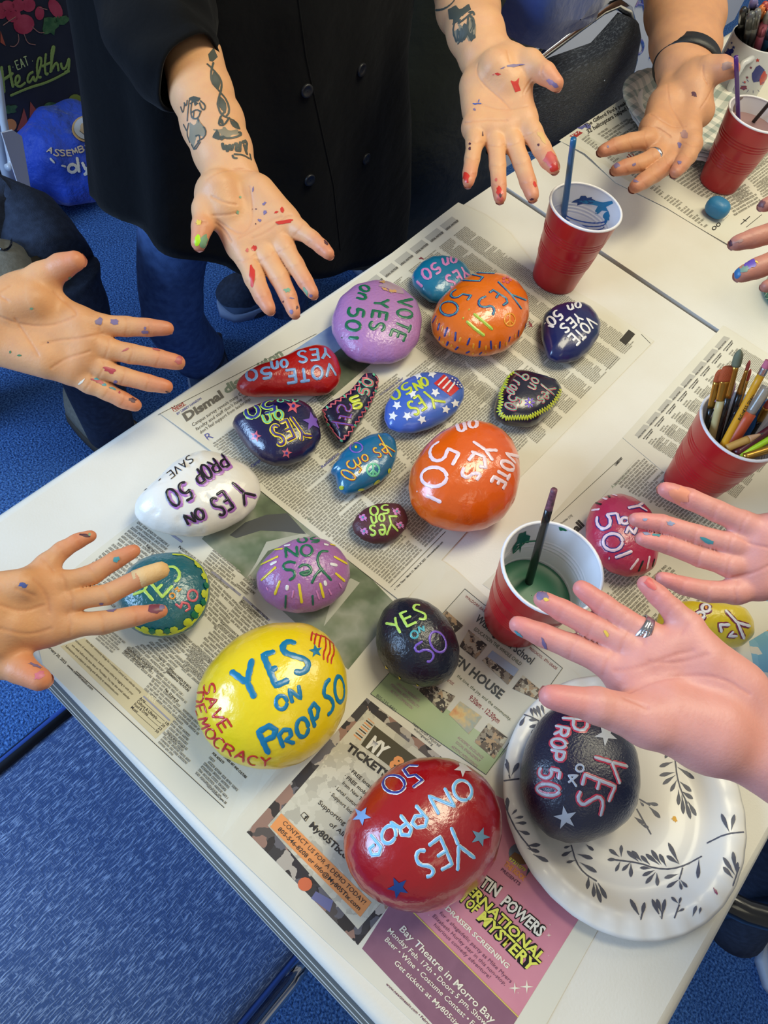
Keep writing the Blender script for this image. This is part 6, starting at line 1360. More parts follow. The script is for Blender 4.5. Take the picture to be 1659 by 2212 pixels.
bg = empty('tote_bag', ((x0+x1)/2, bgY+.1, 0), 'black vegetable-print tote bag lettered EAT Healthy in green', 'bag')
V = []; nu, nv = 30, 24
for j in range(nv+1):
    for i in range(nu+1):
        u, v = i/nu, j/nv; V.append((x0+(x1-x0)*u, bgY-.012*math.sin(u*math.pi)+.006*math.sin(u*9+v*5), .01+.80*v))
nb = len(V); V += [(x0, bgY+.22, .01), (x1, bgY+.22, .01), (x1, bgY+.22, .81), (x0, bgY+.22, .81)]
Fc = [(j*(nu+1)+i, j*(nu+1)+i+1, (j+1)*(nu+1)+i+1, (j+1)*(nu+1)+i) for j in range(nv) for i in range(nu)]
Fc += [(nb+1, nb, nb+3, nb+2), (nu, nb+1, nb+2, nv*(nu+1)+nu), (nb, 0, nv*(nu+1), nb+3)]
bo = mesh('bag_body', V, Fc, mat('chalk_black', S(34, 36, 46), rough=.6, mottle=(9, S(52, 54, 62), .6)), bg)
bvg = bvh_of(bo); T2 = lambda *p: cp('T2', p); g_ink = ink('healthy', 140, 164, 92); w_ink = ink('chalk', 176, 196, 140)
mb = MB()
for st in ([(8, 560), (22, 680), (32, 790)], [(72, 555), (85, 640), (108, 745)], [(-10, 700), (50, 660), (110, 620)]): stroke(mb, bvg, T2(*st), 26/3.95, .002)
for st in ([(120, 725), (165, 690), (160, 640), (130, 650), (125, 710), (160, 745), (215, 700)], [(280, 610), (240, 630), (225, 690), (250, 705), (285, 640), (285, 690), (310, 680)], [(300, 690), (345, 560), (350, 490), (322, 490), (308, 570), (318, 660), (350, 655)], [(388, 450), (376, 560), (385, 640), (410, 620)], [(350, 565), (430, 530)], [(425, 620), (440, 500), (462, 400), (448, 388), (432, 450), (436, 610)], [(440, 590), (470, 530), (490, 545), (495, 605)], [(515, 530), (525, 585), (560, 580), (588, 470), (585, 600), (545, 612)], [(82, 815), (250, 742), (400, 702), (592, 600)]): stroke(mb, bvg, smooth_path(T2(*st), 2), 22/3.95, .002)
mb.build('lettering', g_ink, bg)
mb = MB()
for st in word('EAT', T2((138, 592), (252, 553)), 78/3.95): stroke(mb, bvg, st, 10/3.95, .002)
for x, y in ((105, 570), (272, 518)): stroke(mb, bvg, T2((x-3, y), (x+3, y)), 12/3.95, .002)
mb.build('lettering', w_ink, bg)
def prints(items, m, nm):
    for p in items:
        b1 = MB(); fill(b1, bvg, T2(*p), .0015)
        if b1.v: b1.build(nm, m, bg)
prints([ell(60, 55, 60, 55, 0, 14)[:-1], ell(150, 45, 60, 55, 0, 14)[:-1], ell(240, 40, 60, 60, 0, 14)[:-1], ell(110, 130, 65, 60, 0, 14)[:-1], ell(200, 205, 90, 85, -20, 16)[:-1], ell(335, 110, 40, 60, 0, 14)[:-1], ell(10, 90, 50, 70, 0, 14)[:-1], ell(470, 70, 50, 90, -30, 14)[:-1]], mat('radish_print', S(158, 44, 68), rough=.6, mottle=(30, S(200, 90, 110), .5)), 'radish_print')
prints([[(200, 920), (180, 1000), (140, 1110), (245, 1110), (225, 1000)], [(255, 865), (250, 960), (248, 1080), (370, 1030), (310, 940)], [(0, 260), (45, 390), (0, 360)]], mat('carrot_print', S(168, 84, 62), rough=.6), 'carrot_print')
prints([ell(85, 1065, 55, 55, 0, 14)[:-1]], i_orange, 'orange_print'); prints([ell(640, 885, 70, 85, 0, 14)[:-1], ell(420, 1040, 60, 25, 0, 12)[:-1]], mat('lime_print_m', S(132, 146, 60), rough=.6), 'lime_print')
prints([ell(440, 930, 75, 60, 20, 14)[:-1], blob(430, 210, 60, 90, 10, .3), blob(520, 170, 70, 40, -10, .3), ell(540, 950, 60, 40, 0, 12)[:-1], blob(90, 930, 50, 40, -20, .3)], mat('greens_print', S(50, 88, 52), rough=.6, mottle=(60, S(92, 130, 80), .7)), 'greens_print')
mb = MB()
for st in ([(150, 285), (160, 350), (120, 400), (80, 390)], [(200, 285), (230, 370), (300, 380)], [(270, 225), (330, 280), (375, 275)], [(20, 215), (70, 180), (130, 140)], [(330, 60), (400, 80)]): stroke(mb, bvg, smooth_path(T2(*st), 2), 8/3.95, .002)
mb.build('root_print', ink('rootlet', 150, 110, 104), bg)
o = rock_mesh('shopping_bag', cp('T2', [(480, 990), (600, 990), (720, 1005), (900, 1080), (960, 1300), (900, 1650), (760, 1730), (590, 1760), (440, 1720), (300, 1660), (180, 1590), (110, 1480), (70, 1330), (95, 1210), (250, 1140), (380, 1070)]), .21, mat('blue_nonwoven', S(24, 70, 190), rough=.6, sheen=.3, bump=(16, .8, .03)), 0, seed=33, lump=.028, sq=2.6, eq=.4)
tag(o, 'crumpled bright blue shopping bag with white lettering and a seal on the carpet', 'bag')
bvs = bvh_of(o)
b1 = MB(); fill(b1, bvs, T2(*ell(735, 1105, 125, 110, 0, 24)[:-1]), .003); b1.build('seal', ink('sealgold', 206, 176, 130), o); b1 = MB(); fill(b1, bvs, T2(*ell(735, 1105, 108, 95, 0, 24)[:-1]), .005); b1.build('seal', ink('sealwhite', 196, 206, 222), o)
b1 = MB(); fill(b1, bvs, T2(*blob(730, 1110, 55, 50, 0, .3)), .007); b1.build('seal_emblem', ink('emblem', 200, 180, 150), o)
mb = MB()
for st in word('ASSEMBLY', T2((395, 1300), (480, 1335), (600, 1330), (770, 1270), (830, 1235)), 50/3.95): stroke(mb, bvs, st, 11/3.95, .003)
mb.build('lettering', ink('palegold', 214, 196, 170), o)
mb = MB()
for st in [arc(615, 1435, 36, 32, 0, 360)] + [[(655, 1340), (675, 1470)], [(700, 1385), (735, 1450)], [(775, 1370), (735, 1480), (715, 1490)]]: stroke(mb, bvs, T2(*st), 24/3.95, .003)
for st in ([(520, 1410), (560, 1420)], [(430, 1350), (470, 1390)]): stroke(mb, bvs, T2(*st), 16/3.95, .003)
mb.build('lettering', i_white, o)
wp = [ony(*p, 1.5) for p in T2((15, 1135), (110, 1112), (188, 1165), (85, 1240))]; wp = wp[:3]+[wp[3]]; wp[3] = Vector((wp[3].x, wp[3].y+.0, .001)); V = wp+[p+Vector((0, .004, 0)) for p in wp]; n5_ = len(wp)
o = mesh('paper_sheet', V, [tuple(range(n5_-1, -1, -1)), tuple(range(n5_, 2*n5_))]+[(i, (i+1) % n5_, n5_+(i+1) % n5_, n5_+i) for i in range(n5_)], m_cupw, None, False); tag(o, 'white paper sticking out at the left of the blue shopping bag', 'paper')
b1 = MB(); fc_ = onz(100, 472, 0); b1.lathe([(.0005, .004), (.005, .003), (.006, .0005)], fc_, n=7); o = b1.build('paper_scrap', paint('coral', 214, 96, 80)); tag(o, 'tiny red scrap lying on the blue carpet', 'scrap')
# ------------------------------------------------------------------ people
def tube_px(mb, pts, n=20, m=0, folds=0, caps=True):
    """pts: (x, y, depth, radius px)"""
    P = [atd(x, y, z) for x, y, z, r in pts]; rs = [r*z/F for x, y, z, r in pts]
    Q = []; R_ = []
    for i in range(len(P)-1):
        for k in range(6): t = k/6; Q.append(P[i].lerp(P[i+1], t)); R_.append(rs[i]+(rs[i+1]-rs[i])*t)
    Q.append(P[-1]); R_.append(rs[-1])
    for _ in range(3): Q = [Q[0]]+[(Q[i-1]+Q[i]*2+Q[i+1])/4 for i in range(1, len(Q)-1)]+[Q[-1]]
    b = len(mb.v); mb.tube(Q, R_, n, m, caps=caps)
    if folds:
        for i in range(len(Q)):
            for j in range(n):
                v = Vector(mb.v[b+i*n+j]); d = v-Q[i]; mb.v[b+i*n+j] = tuple(Q[i]+d*(1+folds*math.sin(j*2*math.pi/n*5+i*.35)+folds*.7*math.sin(i*.9+j*.5)))
    return mb
def shoe(root, toe, heel, wdt, hgt, m, ms, nm='shoe'):
    toe, heel = Vector(toe), Vector(heel); ax = (toe-heel); Ln = ax.length; ax.normalize(); up = Vector((0, 0, 1)); sd = ax.cross(up).normalized(); n = 18
    for part, mm in (('upper', m), ('sole', ms)):
        V = []; K = 16
        for i in range(K+1):
            t = i/K; wv = wdt*(.62+.38*math.sin(min(1, t*1.25)*math.pi*.72))*math.sqrt(max(.0005, 1-max(0, (t-.72)/.28)**2.4)) * (1 if t > .04 else .75)
            hv = hgt*(1-.52*min(1, t/.62)**1.5)*math.sqrt(max(.0008, 1-max(0, (t-.78)/.22)**2.2))
            for j in range(n):
                a = 2*math.pi*j/n
                if part == 'upper': y, z = math.cos(a)*wv*.5, .018+max(0, math.sin(a))**.8*(hv-.018) if math.sin(a) > 0 else .018
                else: y, z = math.copysign(abs(math.cos(a))**.5, math.cos(a))*wv*.535, (.024 if math.sin(a) > 0 else 0.0)
                V.append(heel+ax*(t*Ln*(1.0 if part == 'upper' else 1.012))+sd*y+up*z)
        Fc = [(i*n+j, i*n+(j+1) % n, (i+1)*n+(j+1) % n, (i+1)*n+j) for i in range(K) for j in range(n)]+[tuple(range(n-1, -1, -1)), tuple(K*n+j for j in range(n))]
        if part == 'upper': so = mesh(nm, V, Fc, mm, root)
        else: mesh('sole', V, Fc, mm, so)
    return so
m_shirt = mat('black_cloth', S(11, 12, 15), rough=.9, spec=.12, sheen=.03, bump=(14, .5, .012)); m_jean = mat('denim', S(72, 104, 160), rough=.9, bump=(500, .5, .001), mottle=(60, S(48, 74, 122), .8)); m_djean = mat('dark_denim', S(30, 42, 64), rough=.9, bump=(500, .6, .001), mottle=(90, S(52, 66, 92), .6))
m_tat = mat('tattoo_ink', S(74, 78, 72), rough=.5); m_tatl = mat('tattoo_shade', S(136, 124, 102), rough=.5)
def crm(n, r, g, b): return mat('crease_'+n, S(r, g, b), rough=.5)

# --- tattooed person
pr1 = empty('person', (.8, .95, 0), 'person in black button shirt and jeans with tattooed forearms, both painted palms held out', 'person', None)
tone, tipc = S(222, 168, 122), S(210, 130, 98)
h1 = hand('T8', ((390, 1015), (565, 985), 92), .82, .80, .775,
    [[(560, 1560, 85), (600, 1650, 80), (655, 1800, 75), (715, 1935, 62), (765, 2028, 47)], [(690, 1540, 85), (745, 1640, 78), (840, 1790, 72), (910, 1940, 60), (953, 2058, 45)],
     [(810, 1480, 80), (880, 1575, 70), (960, 1700, 65), (1035, 1825, 55), (1090, 1913, 44)], [(900, 1370, 75), (985, 1435, 62), (1085, 1505, 56), (1160, 1570, 50), (1208, 1618, 42)]],
    [(345, 1165, 112, .81), (282, 1285, 84, .795), (264, 1420, 75, .785), (240, 1540, 54, .78)],
    [(480, 1010, 180, .82), (418, 850, 200, .828), (345, 650, 215, .838), (260, 420, 215, .85), (190, 150, 220, .865)], tone, tipc,
    then=[(400, 1140, 440, 1270, 135, .795), (690, 1150, 820, 1300, 105, .805)])
h2 = hand('N', ((480, 610), (720, 525), 135), .99, .96, .925,
    [[(500, 1330, 105), (510, 1470, 85), (480, 1650, 78), (455, 1800, 70), (440, 1895, 55)], [(680, 1350, 110), (730, 1510, 88), (745, 1720, 84), (758, 1920, 74), (770, 2053, 62)],
     [(850, 1330, 110), (910, 1490, 95), (995, 1690, 88), (1060, 1890, 82), (1106, 2030, 68)], [(1020, 1240, 110), (1100, 1370, 100), (1200, 1540, 95), (1270, 1665, 85), (1328, 1745, 64)]],
    [(860, 645, 165, .975), (1080, 655, 125, .955), (1240, 765, 108, .94), (1352, 868, 76, .935)],
    [(600, 560, 255, .99), (520, 350, 275, 1.0), (440, 100, 310, 1.03), (385, -190, 330, 1.06)], tone, tipc,
    then=[(730, 730, 860, 860, 200, .962), (500, 900, 520, 1150, 140, .975)])
bd1 = body_mesh([h1, h2], pr1, skin_mat('skin_pale', tone, S(212, 150, 116))); bv1 = bvh_of(bd1)
nails(h1, pr1); nails(h2, pr1)
creases(h1, bv1, pr1, bd1, [[(300, 1060), (400, 1000), (560, 985), (640, 1000)], [(380, 1370), (480, 1440), (560, 1480), (640, 1400), (640, 1250), (620, 1120)], [(540, 1500), (640, 1450), (760, 1370), (860, 1340)], [(640, 1500), (760, 1450), (880, 1350), (930, 1330)], [(340, 1190), (440, 1240), (520, 1250)], [(350, 1330), (450, 1330), (530, 1310)], [(370, 1390), (430, 1440), (480, 1520)], [(660, 1660), (690, 1675)], [(215, 1380), (300, 1385)]])
creases(h2, bv1, pr1, bd1, [[(540, 660), (520, 760), (600, 880), (720, 980), (830, 1080), (880, 1140)], [(400, 1280), (560, 1250), (720, 1245), (840, 1250)], [(520, 1060), (700, 1130), (900, 1140), (1050, 1100)], [(1100, 820), (1040, 900), (1000, 1000)], [(1110, 860), (1070, 930), (1030, 990)], [(840, 520), (870, 640)], [(1215, 690), (1200, 760), (1220, 810)]])
T8 = 'T8'
def tatt(bv, root, crop, strokes, fills, light=()):
    for p in light:
        b = MB(); fill(b, bv, cp(crop, p), .0002, sub=6); b.build('tattoo', m_tatl, root) if b.v else None
    for p in fills:
        b = MB(); fill(b, bv, cp(crop, p), .00035, sub=6); b.build('tattoo', m_tat, root) if b.v else None
    b = MB()
    for w_, st in strokes:
        for s_ in st: stroke(b, bv, smooth_path(cp(crop, s_), 1), 1.35*w_/CR[crop][2], .0005, bulge=0, jit=.1)
    if b.v: b.build('tattoo', m_tat, root)
lens = lambda a, b, wd: [a] + [(a[0]+(b[0]-a[0])*t-(b[1]-a[1])*wd*math.sin(math.pi*t), a[1]+(b[1]-a[1])*t+(b[0]-a[0])*wd*math.sin(math.pi*t)) for t in (.25, .5, .75)] + [b] + [(a[0]+(b[0]-a[0])*t+(b[1]-a[1])*wd*math.sin(math.pi*t), a[1]+(b[1]-a[1])*t-(b[0]-a[0])*wd*math.sin(math.pi*t)) for t in (.75, .5, .25)]
tatt(bv1, pr1, T8, [(11, [[(300, 200), (335, 230), (405, 310), (412, 380), (385, 470), (380, 510)], [(350, 190), (330, 260), (335, 340), (390, 400), (455, 480), (470, 560), (440, 600)], [(380, 500), (400, 570), (440, 600), (520, 630), (545, 690)], [(430, 560), (395, 610), (390, 660), (430, 660), (470, 600)],
                          [(400, 745), (470, 760), (555, 735), (555, 710), (535, 715)], [(490, 880), (500, 905), (530, 905)], [(500, 875), (570, 880), (620, 910)], [(620, 870), (630, 920)]]),
                    (17, [[(415, 790), (430, 850), (450, 800), (455, 860)], [(470, 800), (480, 855), (500, 800)], [(505, 800), (530, 795), (515, 850), (545, 850)], [(550, 780), (545, 860)], [(560, 790), (600, 770), (590, 860)], [(345, 740), (400, 760)], [(405, 770), (430, 740)], [(575, 800), (600, 880)]]),
                    (8, [[(170, 470), (160, 560), (155, 630)], [(250, 475), (290, 510), (285, 545), (262, 540), (245, 490)], [(190, 480), (180, 560), (190, 610), (235, 610), (258, 550)], [(185, 565), (225, 540), (258, 560)], [(205, 560), (200, 605)], [(230, 600), (250, 650), (295, 690), (290, 745), (230, 780)], [(165, 640), (150, 720), (175, 790)], [(105, 520), (125, 575), (135, 500)], [(130, 490), (150, 520), (155, 470)], [(175, 500), (205, 480), (235, 500)], [(210, 490), (215, 515), (225, 495)], [(125, 650), (150, 700)], [(215, 740), (245, 730), (250, 770), (205, 830)], [(185, 800), (210, 850), (255, 780)]])],
     [lens((350, 255), (385, 400), .22), lens((395, 440), (440, 570), .2), [(310, 130), (350, 80), (380, 150), (345, 185), (320, 180)], lens((470, 620), (540, 690), .18), lens((395, 600), (425, 660), .2), blob(210, 465, 38, 20, 0, .2), [(345, 735), (375, 690), (395, 720), (400, 765), (360, 760)]],
     [[(170, 640), (235, 615), (290, 690), (280, 745), (200, 830), (165, 760)], [(345, 690), (430, 670), (530, 690), (550, 730), (470, 760), (400, 750)]])
tatt(bv1, pr1, 'N', [(14, [[(60, 95), (120, 110), (200, 90), (270, 40), (300, 0)]]), (16, [[(300, 230), (280, 330), (320, 440)], [(330, 300), (330, 430)], [(370, 290), (360, 420)], [(390, 310), (430, 360), (395, 420)], [(440, 180), (430, 330), (480, 430)], [(450, 160), (500, 200), (500, 300), (465, 390)], [(360, 200), (330, 250), (400, 200), (480, 130)], [(440, 130), (490, 120), (505, 160)]]), (9, [[(330, 460), (380, 410), (420, 360)], [(470, 200), (490, 260), (460, 330)]])],
     [[(230, 100), (300, 60), (450, 45), (470, 100), (400, 150), (330, 230), (280, 260), (240, 190)], [(335, 330), (400, 240), (430, 260), (430, 370), (380, 440), (330, 430)], [(450, 330), (500, 310), (520, 390), (470, 430)]], [[(285, 330), (340, 250), (480, 150), (520, 260), (515, 400), (450, 430), (330, 460)]])
p_sred = mat('smear_red', S(206, 52, 40), rough=.35, coat=.3); p_sredl = mat('smear_soft_red', S(206, 100, 86), rough=.45); p_spur = mat('smear_purple', S(122, 104, 140), rough=.5); p_sgr = mat('smear_green', S(120, 160, 126), rough=.5); p_sblk = mat('smear_dark', S(84, 44, 56), rough=.5); p_sblue = mat('smear_blue', S(74, 92, 160), rough=.5); p_syel = mat('smear_yellow', S(226, 190, 80), rough=.45)
spots(bv1, pr1, 'T8', [(blob(652, 1577, 20, 22, 0, .2), p_sred), (blob(600, 1592, 10, 16, 0, .4), p_sredl), (blob(640, 1780, 20, 80, -2, .25), p_sred), (blob(862, 1290, 13, 24, -10, .2), p_sred), (blob(818, 1308, 14, 8, -20, .3), p_sred), (blob(880, 1378, 60, 14, -8, .3), p_sred),
    (blob(230, 1515, 22, 42, 10, .15), mat('smear_lime', S(178, 222, 30), rough=.35)), (blob(285, 1530, 32, 50, 20, .35), p_sgr), (blob(238, 1385, 20, 18, 0, .4), p_syel), (blob(550, 1195, 9, 10, 0, .3), p_sgr), (blob(530, 1310, 10, 14, 0, .4), p_sgr), (blob(735, 1312, 12, 14, 0, .5), p_spur), (blob(730, 1242, 12, 14, 0, .6), p_spur), (blob(690, 1368, 12, 10, 0, .6), p_spur), (blob(645, 1135, 5, 20, 5, .3), p_spur), (blob(668, 1284, 6, 4, 0, .3), p_sblk), (blob(640, 1285, 3, 3), p_sblk), (blob(665, 1395, 4, 6), p_sblk), (blob(1190, 1535, 8, 22, -40, .3), p_sblk), (blob(1075, 1930, 16, 10, 0, .4), p_spur), (blob(1040, 1900, 12, 30, -25, .4), p_sgr), (blob(930, 2050, 16, 14, 0, .4), p_spur), (blob(972, 2020, 8, 14, 0, .4), p_sblk), (blob(935, 1950, 18, 5, 10, .4), p_spur), (blob(900, 1890, 20, 16, 0, .5), p_sgr), (blob(870, 1975, 5, 8), p_sblk)])
spots(bv1, pr1, 'N', [([(878, 840), (970, 810), (960, 870), (985, 940), (930, 960), (905, 900)], p_sred), (blob(745, 770, 30, 12, -5, .4), p_sred), (blob(700, 775, 10, 7), p_sredl), (blob(930, 680, 75, 16, -5, .4), p_spur), (blob(800, 705, 26, 8, -20, .5), p_spur), (blob(1340, 885, 40, 28, 30, .3), p_spur), (blob(1290, 850, 40, 26, 30, .3), mat('smear_mauve', S(150, 112, 136), rough=.5)), (blob(510, 1080, 22, 9, 0, .4), p_sblue), (blob(555, 1076, 22, 6, 0, .4), p_sblue), (blob(550, 1045, 5, 22, 10, .4), p_sblue), (blob(505, 1140, 12, 14, 0, .6), p_spur), (blob(590, 1395, 7, 28, 0, .4), p_sblk), (blob(458, 1495, 12, 12), p_sblk), (blob(455, 1545, 12, 18), p_sblk),
    (blob(415, 1845, 34, 55, -20, .3), p_sred), (blob(765, 1990, 34, 60, -15, .3), p_sred), (blob(770, 2060, 30, 38, 0, .3), p_sredl), (blob(775, 2030, 18, 22, 0, .4), p_sblk), (blob(1130, 1915, 16, 32, -20, .2), p_sred), (blob(1100, 2070, 22, 10, 0, .5), p_sblk), (blob(1300, 1660, 70, 85, -35, .2), mat('smear_strawberry', S(200, 84, 74), rough=.45)), (blob(1330, 1740, 50, 45, -35, .2), p_sred), (blob(1205, 1425, 26, 70, -25, .4), mat('smear_pale_yellow', S(216, 172, 110), rough=.5)), (blob(1170, 1505, 12, 14), p_sblk), (blob(1352, 1605, 10, 26, -30, .3), p_sblk), (blob(728, 1868, 14, 18), p_sredl)])
# shirt
def shirt_pt(u, v):
    a = u*2*math.pi; z_top = 1.42; c, s_ = math.cos(a), math.sin(a)
    lv = v
    z_hem = lambda x: .845-.18*max(0, min(1, (x-.37)/.11))*.35-.46*max(0, x-.46)
    zl = [(1.42, .60, .16, .10, .70), (1.30, .62, .21, .115, .68), (1.06, .622, .228, .12, .645), (.94, .622, .236, .118, .64), (.84, .635, .262, .118, .638), (.70, .655, .285, .118, .64), (.50, .675, .305, .118, .645)]
    def at(z):
        for (za, xa, wa, da, ya), (zb, xb, wb, db, yb) in zip(zl[:-1], zl[1:]):
            if zb <= z <= za:
                t = (za-z)/(za-zb); return [p+(q-p)*t for p, q in zip((xa, wa, da, ya), (xb, wb, db, yb))]
        return list(zl[-1][1:])
    z = z_top
    X = at(.8); x = X[0]+X[1]*c; zh = z_hem(x)
    z = z_top+(zh-z_top)*v; X = at(max(z, .5)); f_ = 1+.03*v*math.sin(a*7+.8)+.02*v*math.sin(a*13+z*6)
    return (X[0]+X[1]*.90*c*f_, X[3]+X[2]*math.copysign(abs(s_)**.8, s_)*f_, z)
nu, nv = 120, 40; V = [shirt_pt(i/nu, j/nv) for j in range(nv+1) for i in range(nu)]
V = [tuple(CAM+(Vector(p)-CAM)*1.33) for p in V]
so = mesh('shirt', V, [(j*nu+i, j*nu+(i+1) % nu, (j+1)*nu+(i+1) % nu, (j+1)*nu+i) for j in range(nv) for i in range(nu)], m_shirt, pr1)
so.data.flip_normals(); md = so.modifiers.new('thickness', 'SOLIDIFY'); md.thickness = .003; md.offset = -1
bvshirt = bvh_of(so)
mb = tube_px(MB(), [(300, -330, .99, 150), (325, -150, .94, 140), (335, 0, .89, 128), (352, 92, .865, 112), (386, 140, .85, 98), (413, 163, .845, 84)], 40, folds=.035, caps=False)
sl = mb.build('sleeve', m_shirt, pr1); md = sl.modifiers.new('thickness', 'SOLIDIFY'); md.thickness = .003; md.offset = 0
mb = tube_px(MB(), [(820, -420, 1.16, 140), (900, -220, 1.10, 120), (935, -110, 1.08, 105)], 40, folds=.03, caps=False); sl = mb.build('sleeve', m_shirt, pr1)
for x, y in ((780, 150), (662, 195), (790, 342), (668, 388)):
    hq = hit(bvshirt, x, y)
    if hq: MB().lathe([(.0005, .0015), (.006, .001), (.0085, .0028), (.0095, .001), (.0095, -.001)], hq[0]+hq[1]*.0012, n=20, axis=hq[1]).build('button', mat('button', S(30, 31, 36), rough=.35), pr1)
mb = MB(); x_ = [(640, -30), (660, 120), (690, 260), (720, 400), (735, 540)]; stroke(mb, bvshirt, x_, 3, .001); mb.build('placket_seam', m_shirt, pr1) if mb.v else None
# legs
mb = MB(); A, B = ony(370, 560, .93), ony(385, 700, .92)
def leg(mb, pts, rs, n=24):
    Q = []; R_ = []
    for i in range(len(pts)-1):
        for k in range(5): t = k/5; Q.append(Vector(pts[i]).lerp(Vector(pts[i+1]), t)); R_.append(rs[i]+(rs[i+1]-rs[i])*t)
    Q.append(Vector(pts[-1])); R_.append(rs[-1]); b = len(mb.v); mb.tube(Q, R_, n)
    for i in range(len(Q)):
        for j in range(n): v = Vector(mb.v[b+i*n+j]); d = v-Q[i]; mb.v[b+i*n+j] = tuple(Q[i]+d*(1+.03*math.sin(i*1.3+j*.8)))
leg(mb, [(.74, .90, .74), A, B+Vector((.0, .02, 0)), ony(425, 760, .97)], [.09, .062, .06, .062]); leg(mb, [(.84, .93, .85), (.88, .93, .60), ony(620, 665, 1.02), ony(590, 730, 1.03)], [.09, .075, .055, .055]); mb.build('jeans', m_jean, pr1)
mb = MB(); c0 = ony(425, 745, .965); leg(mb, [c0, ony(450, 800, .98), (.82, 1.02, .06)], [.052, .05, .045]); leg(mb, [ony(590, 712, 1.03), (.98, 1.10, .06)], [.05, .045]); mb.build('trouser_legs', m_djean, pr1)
m_knit = mat('knit_shoe', S(62, 84, 120), rough=.9, bump=(380, .6, .001)); m_sole = mat('pale_sole', S(130, 150, 186), rough=.7)
shoe(pr1, tuple(onz(478, 672, .02)-Vector((0, 0, .02))), tuple(onz(640, 585, .02)-Vector((0, 0, .02))), .105, .10, m_knit, m_sole); shoe(pr1, (.70, .80, 0), (.82, 1.03, 0), .105, .10, m_knit, m_sole)

# --- person with the watch
pr2 = empty('person', (1.5, .95, 0), 'person in dark green clothes reaching over the table with a black watch and ring', 'person')
tone2, tip2 = S(208, 150, 108), S(190, 122, 96)
h3 = hand('T1', ((1010, 525), (1180, 485), 92), 1.16, 1.10, 1.05,
    [[(890, 850, 72), (850, 930, 60), (745, 945, 56), (645, 970, 50), (560, 1005, 38)], [(960, 930, 72), (910, 1045, 60), (805, 1090, 54), (715, 1110, 48), (652, 1130, 40)], [(1040, 960, 74), (1000, 1085, 62), (905, 1155, 56), (830, 1205, 50), (777, 1241, 42)], [(1120, 890, 80), (1145, 960, 70), (1125, 1035, 58), (1080, 1100, 48), (1045, 1145, 38)]],
    [(1190, 520, 118, 1.13), (1270, 470, 88, 1.11), (1350, 456, 80, 1.10), (1413, 462, 56, 1.10)],
    [(1110, 470, 190, 1.16), (1110, 300, 222, 1.2), (1108, 100, 252, 1.25), (1105, -160, 272, 1.30)], tone2, tip2, then=[(1140, 610, 1190, 740, 125, 1.125), (970, 690, 930, 800, 95, 1.125)])
bd2 = body_mesh([h3], pr2, skin_mat('skin_tan', tone2, S(186, 132, 104))); bv2 = bvh_of(bd2); nails(h3, pr2)
creases(h3, bv2, pr2, bd2, [[(990, 560), (1000, 680), (1060, 790), (1090, 850)], [(800, 850), (880, 835), (960, 870), (1010, 910)], [(880, 760), (950, 800), (1030, 850), (1110, 840)], [(1225, 440), (1225, 500), (1260, 560)], [(1210, 720), (1260, 650), (1300, 560)]])
spots(bv2, pr2, 'T1', [(blob(655, 1100, 20, 16, -20, .3), p_spur), (blob(768, 1095, 14, 10, -20, .3), p_spur), (blob(780, 1205, 18, 10, 20, .3), p_spur), (blob(595, 975, 8, 8), p_spur), (blob(1168, 630, 18, 14, 20, .5), p_sblk), (blob(1070, 965, 12, 18, -20, .4), p_spur), (blob(1100, 890, 26, 30, 20, .4), mat('smear_dusk', S(166, 122, 112), rough=.5)), (blob(1070, 1080, 14, 12), p_spur), (blob(1385, 440, 40, 26, -10, .3), mat('smear_grey', S(150, 118, 112), rough=.5))])
def band(root, c, ax, ra, rb, wdt, m, nm, side, n=40, thick=.003, tilt=None):
    ax = ax.normalized(); s_ = (side-ax*side.dot(ax)).normalized(); t_ = ax.cross(s_); V = []
    for o, q in ((-wdt/2, 1), (wdt/2, 1), (wdt/2, 1+thick/ra), (-wdt/2, 1+thick/ra)):
        for j in range(n): a = 2*math.pi*j/n; V.append(c+ax*o+s_*(math.cos(a)*ra*q)+t_*(math.sin(a)*rb*q))
    return mesh(nm, V, [(k*n+j, k*n+(j+1) % n, ((k+1) % 4)*n+(j+1) % n, ((k+1) % 4)*n+j) for k in range(4) for j in range(n)], m, root)
t1p = lambda x, y, z: atd(*cp('T1', [(x, y)])[0], z)
wax = t1p(1130, 430, 1.175)-t1p(1085, 250, 1.21); wc = t1p(1118, 432, 1.172)
wt = band(pr2, wc, (wax.normalized()+RIGHT*-.32).normalized(), 0.0448, .0385, .027, mat('watch_leather', S(26, 26, 28), rough=.45, bump=(300, .4, .001)), 'watch_strap', RIGHT, thick=.004)
bvw = bvh_of(wt)
for pts, m in (([(1175, 335), (1200, 330), (1205, 380), (1180, 395), (1172, 350)], m_silver),):
    b1 = MB(); stroke(b1, bvw, cp('T1', pts+pts[:1]), 8/3.078, .001, bulge=.0012, jit=0)
    if b1.v: b1.build('buckle', m, wt)
def finger_ring(root, h, fi, t, m, nm='ring', wd=.005, extra=1.06, n=1):
    c = h['chains'][fi]; a, ra = c[1]; b, rb = c[2]; a, b = Vector(a), Vector(b)
    for k in range(n):
        p = a.lerp(b, t+k*.09); r = (ra+(rb-ra)*t)*extra; ax = (b-a).normalized()
        if n > 1: ax = (ax+RIGHT*.12*(k-1)+DOWN*.08*(1-k)).normalized()
        band(root, p, ax, r, r, wd, m, nm, RIGHT, 36, .0016)
finger_ring(pr2, h3, 1, .1, m_silver, extra=1.03)
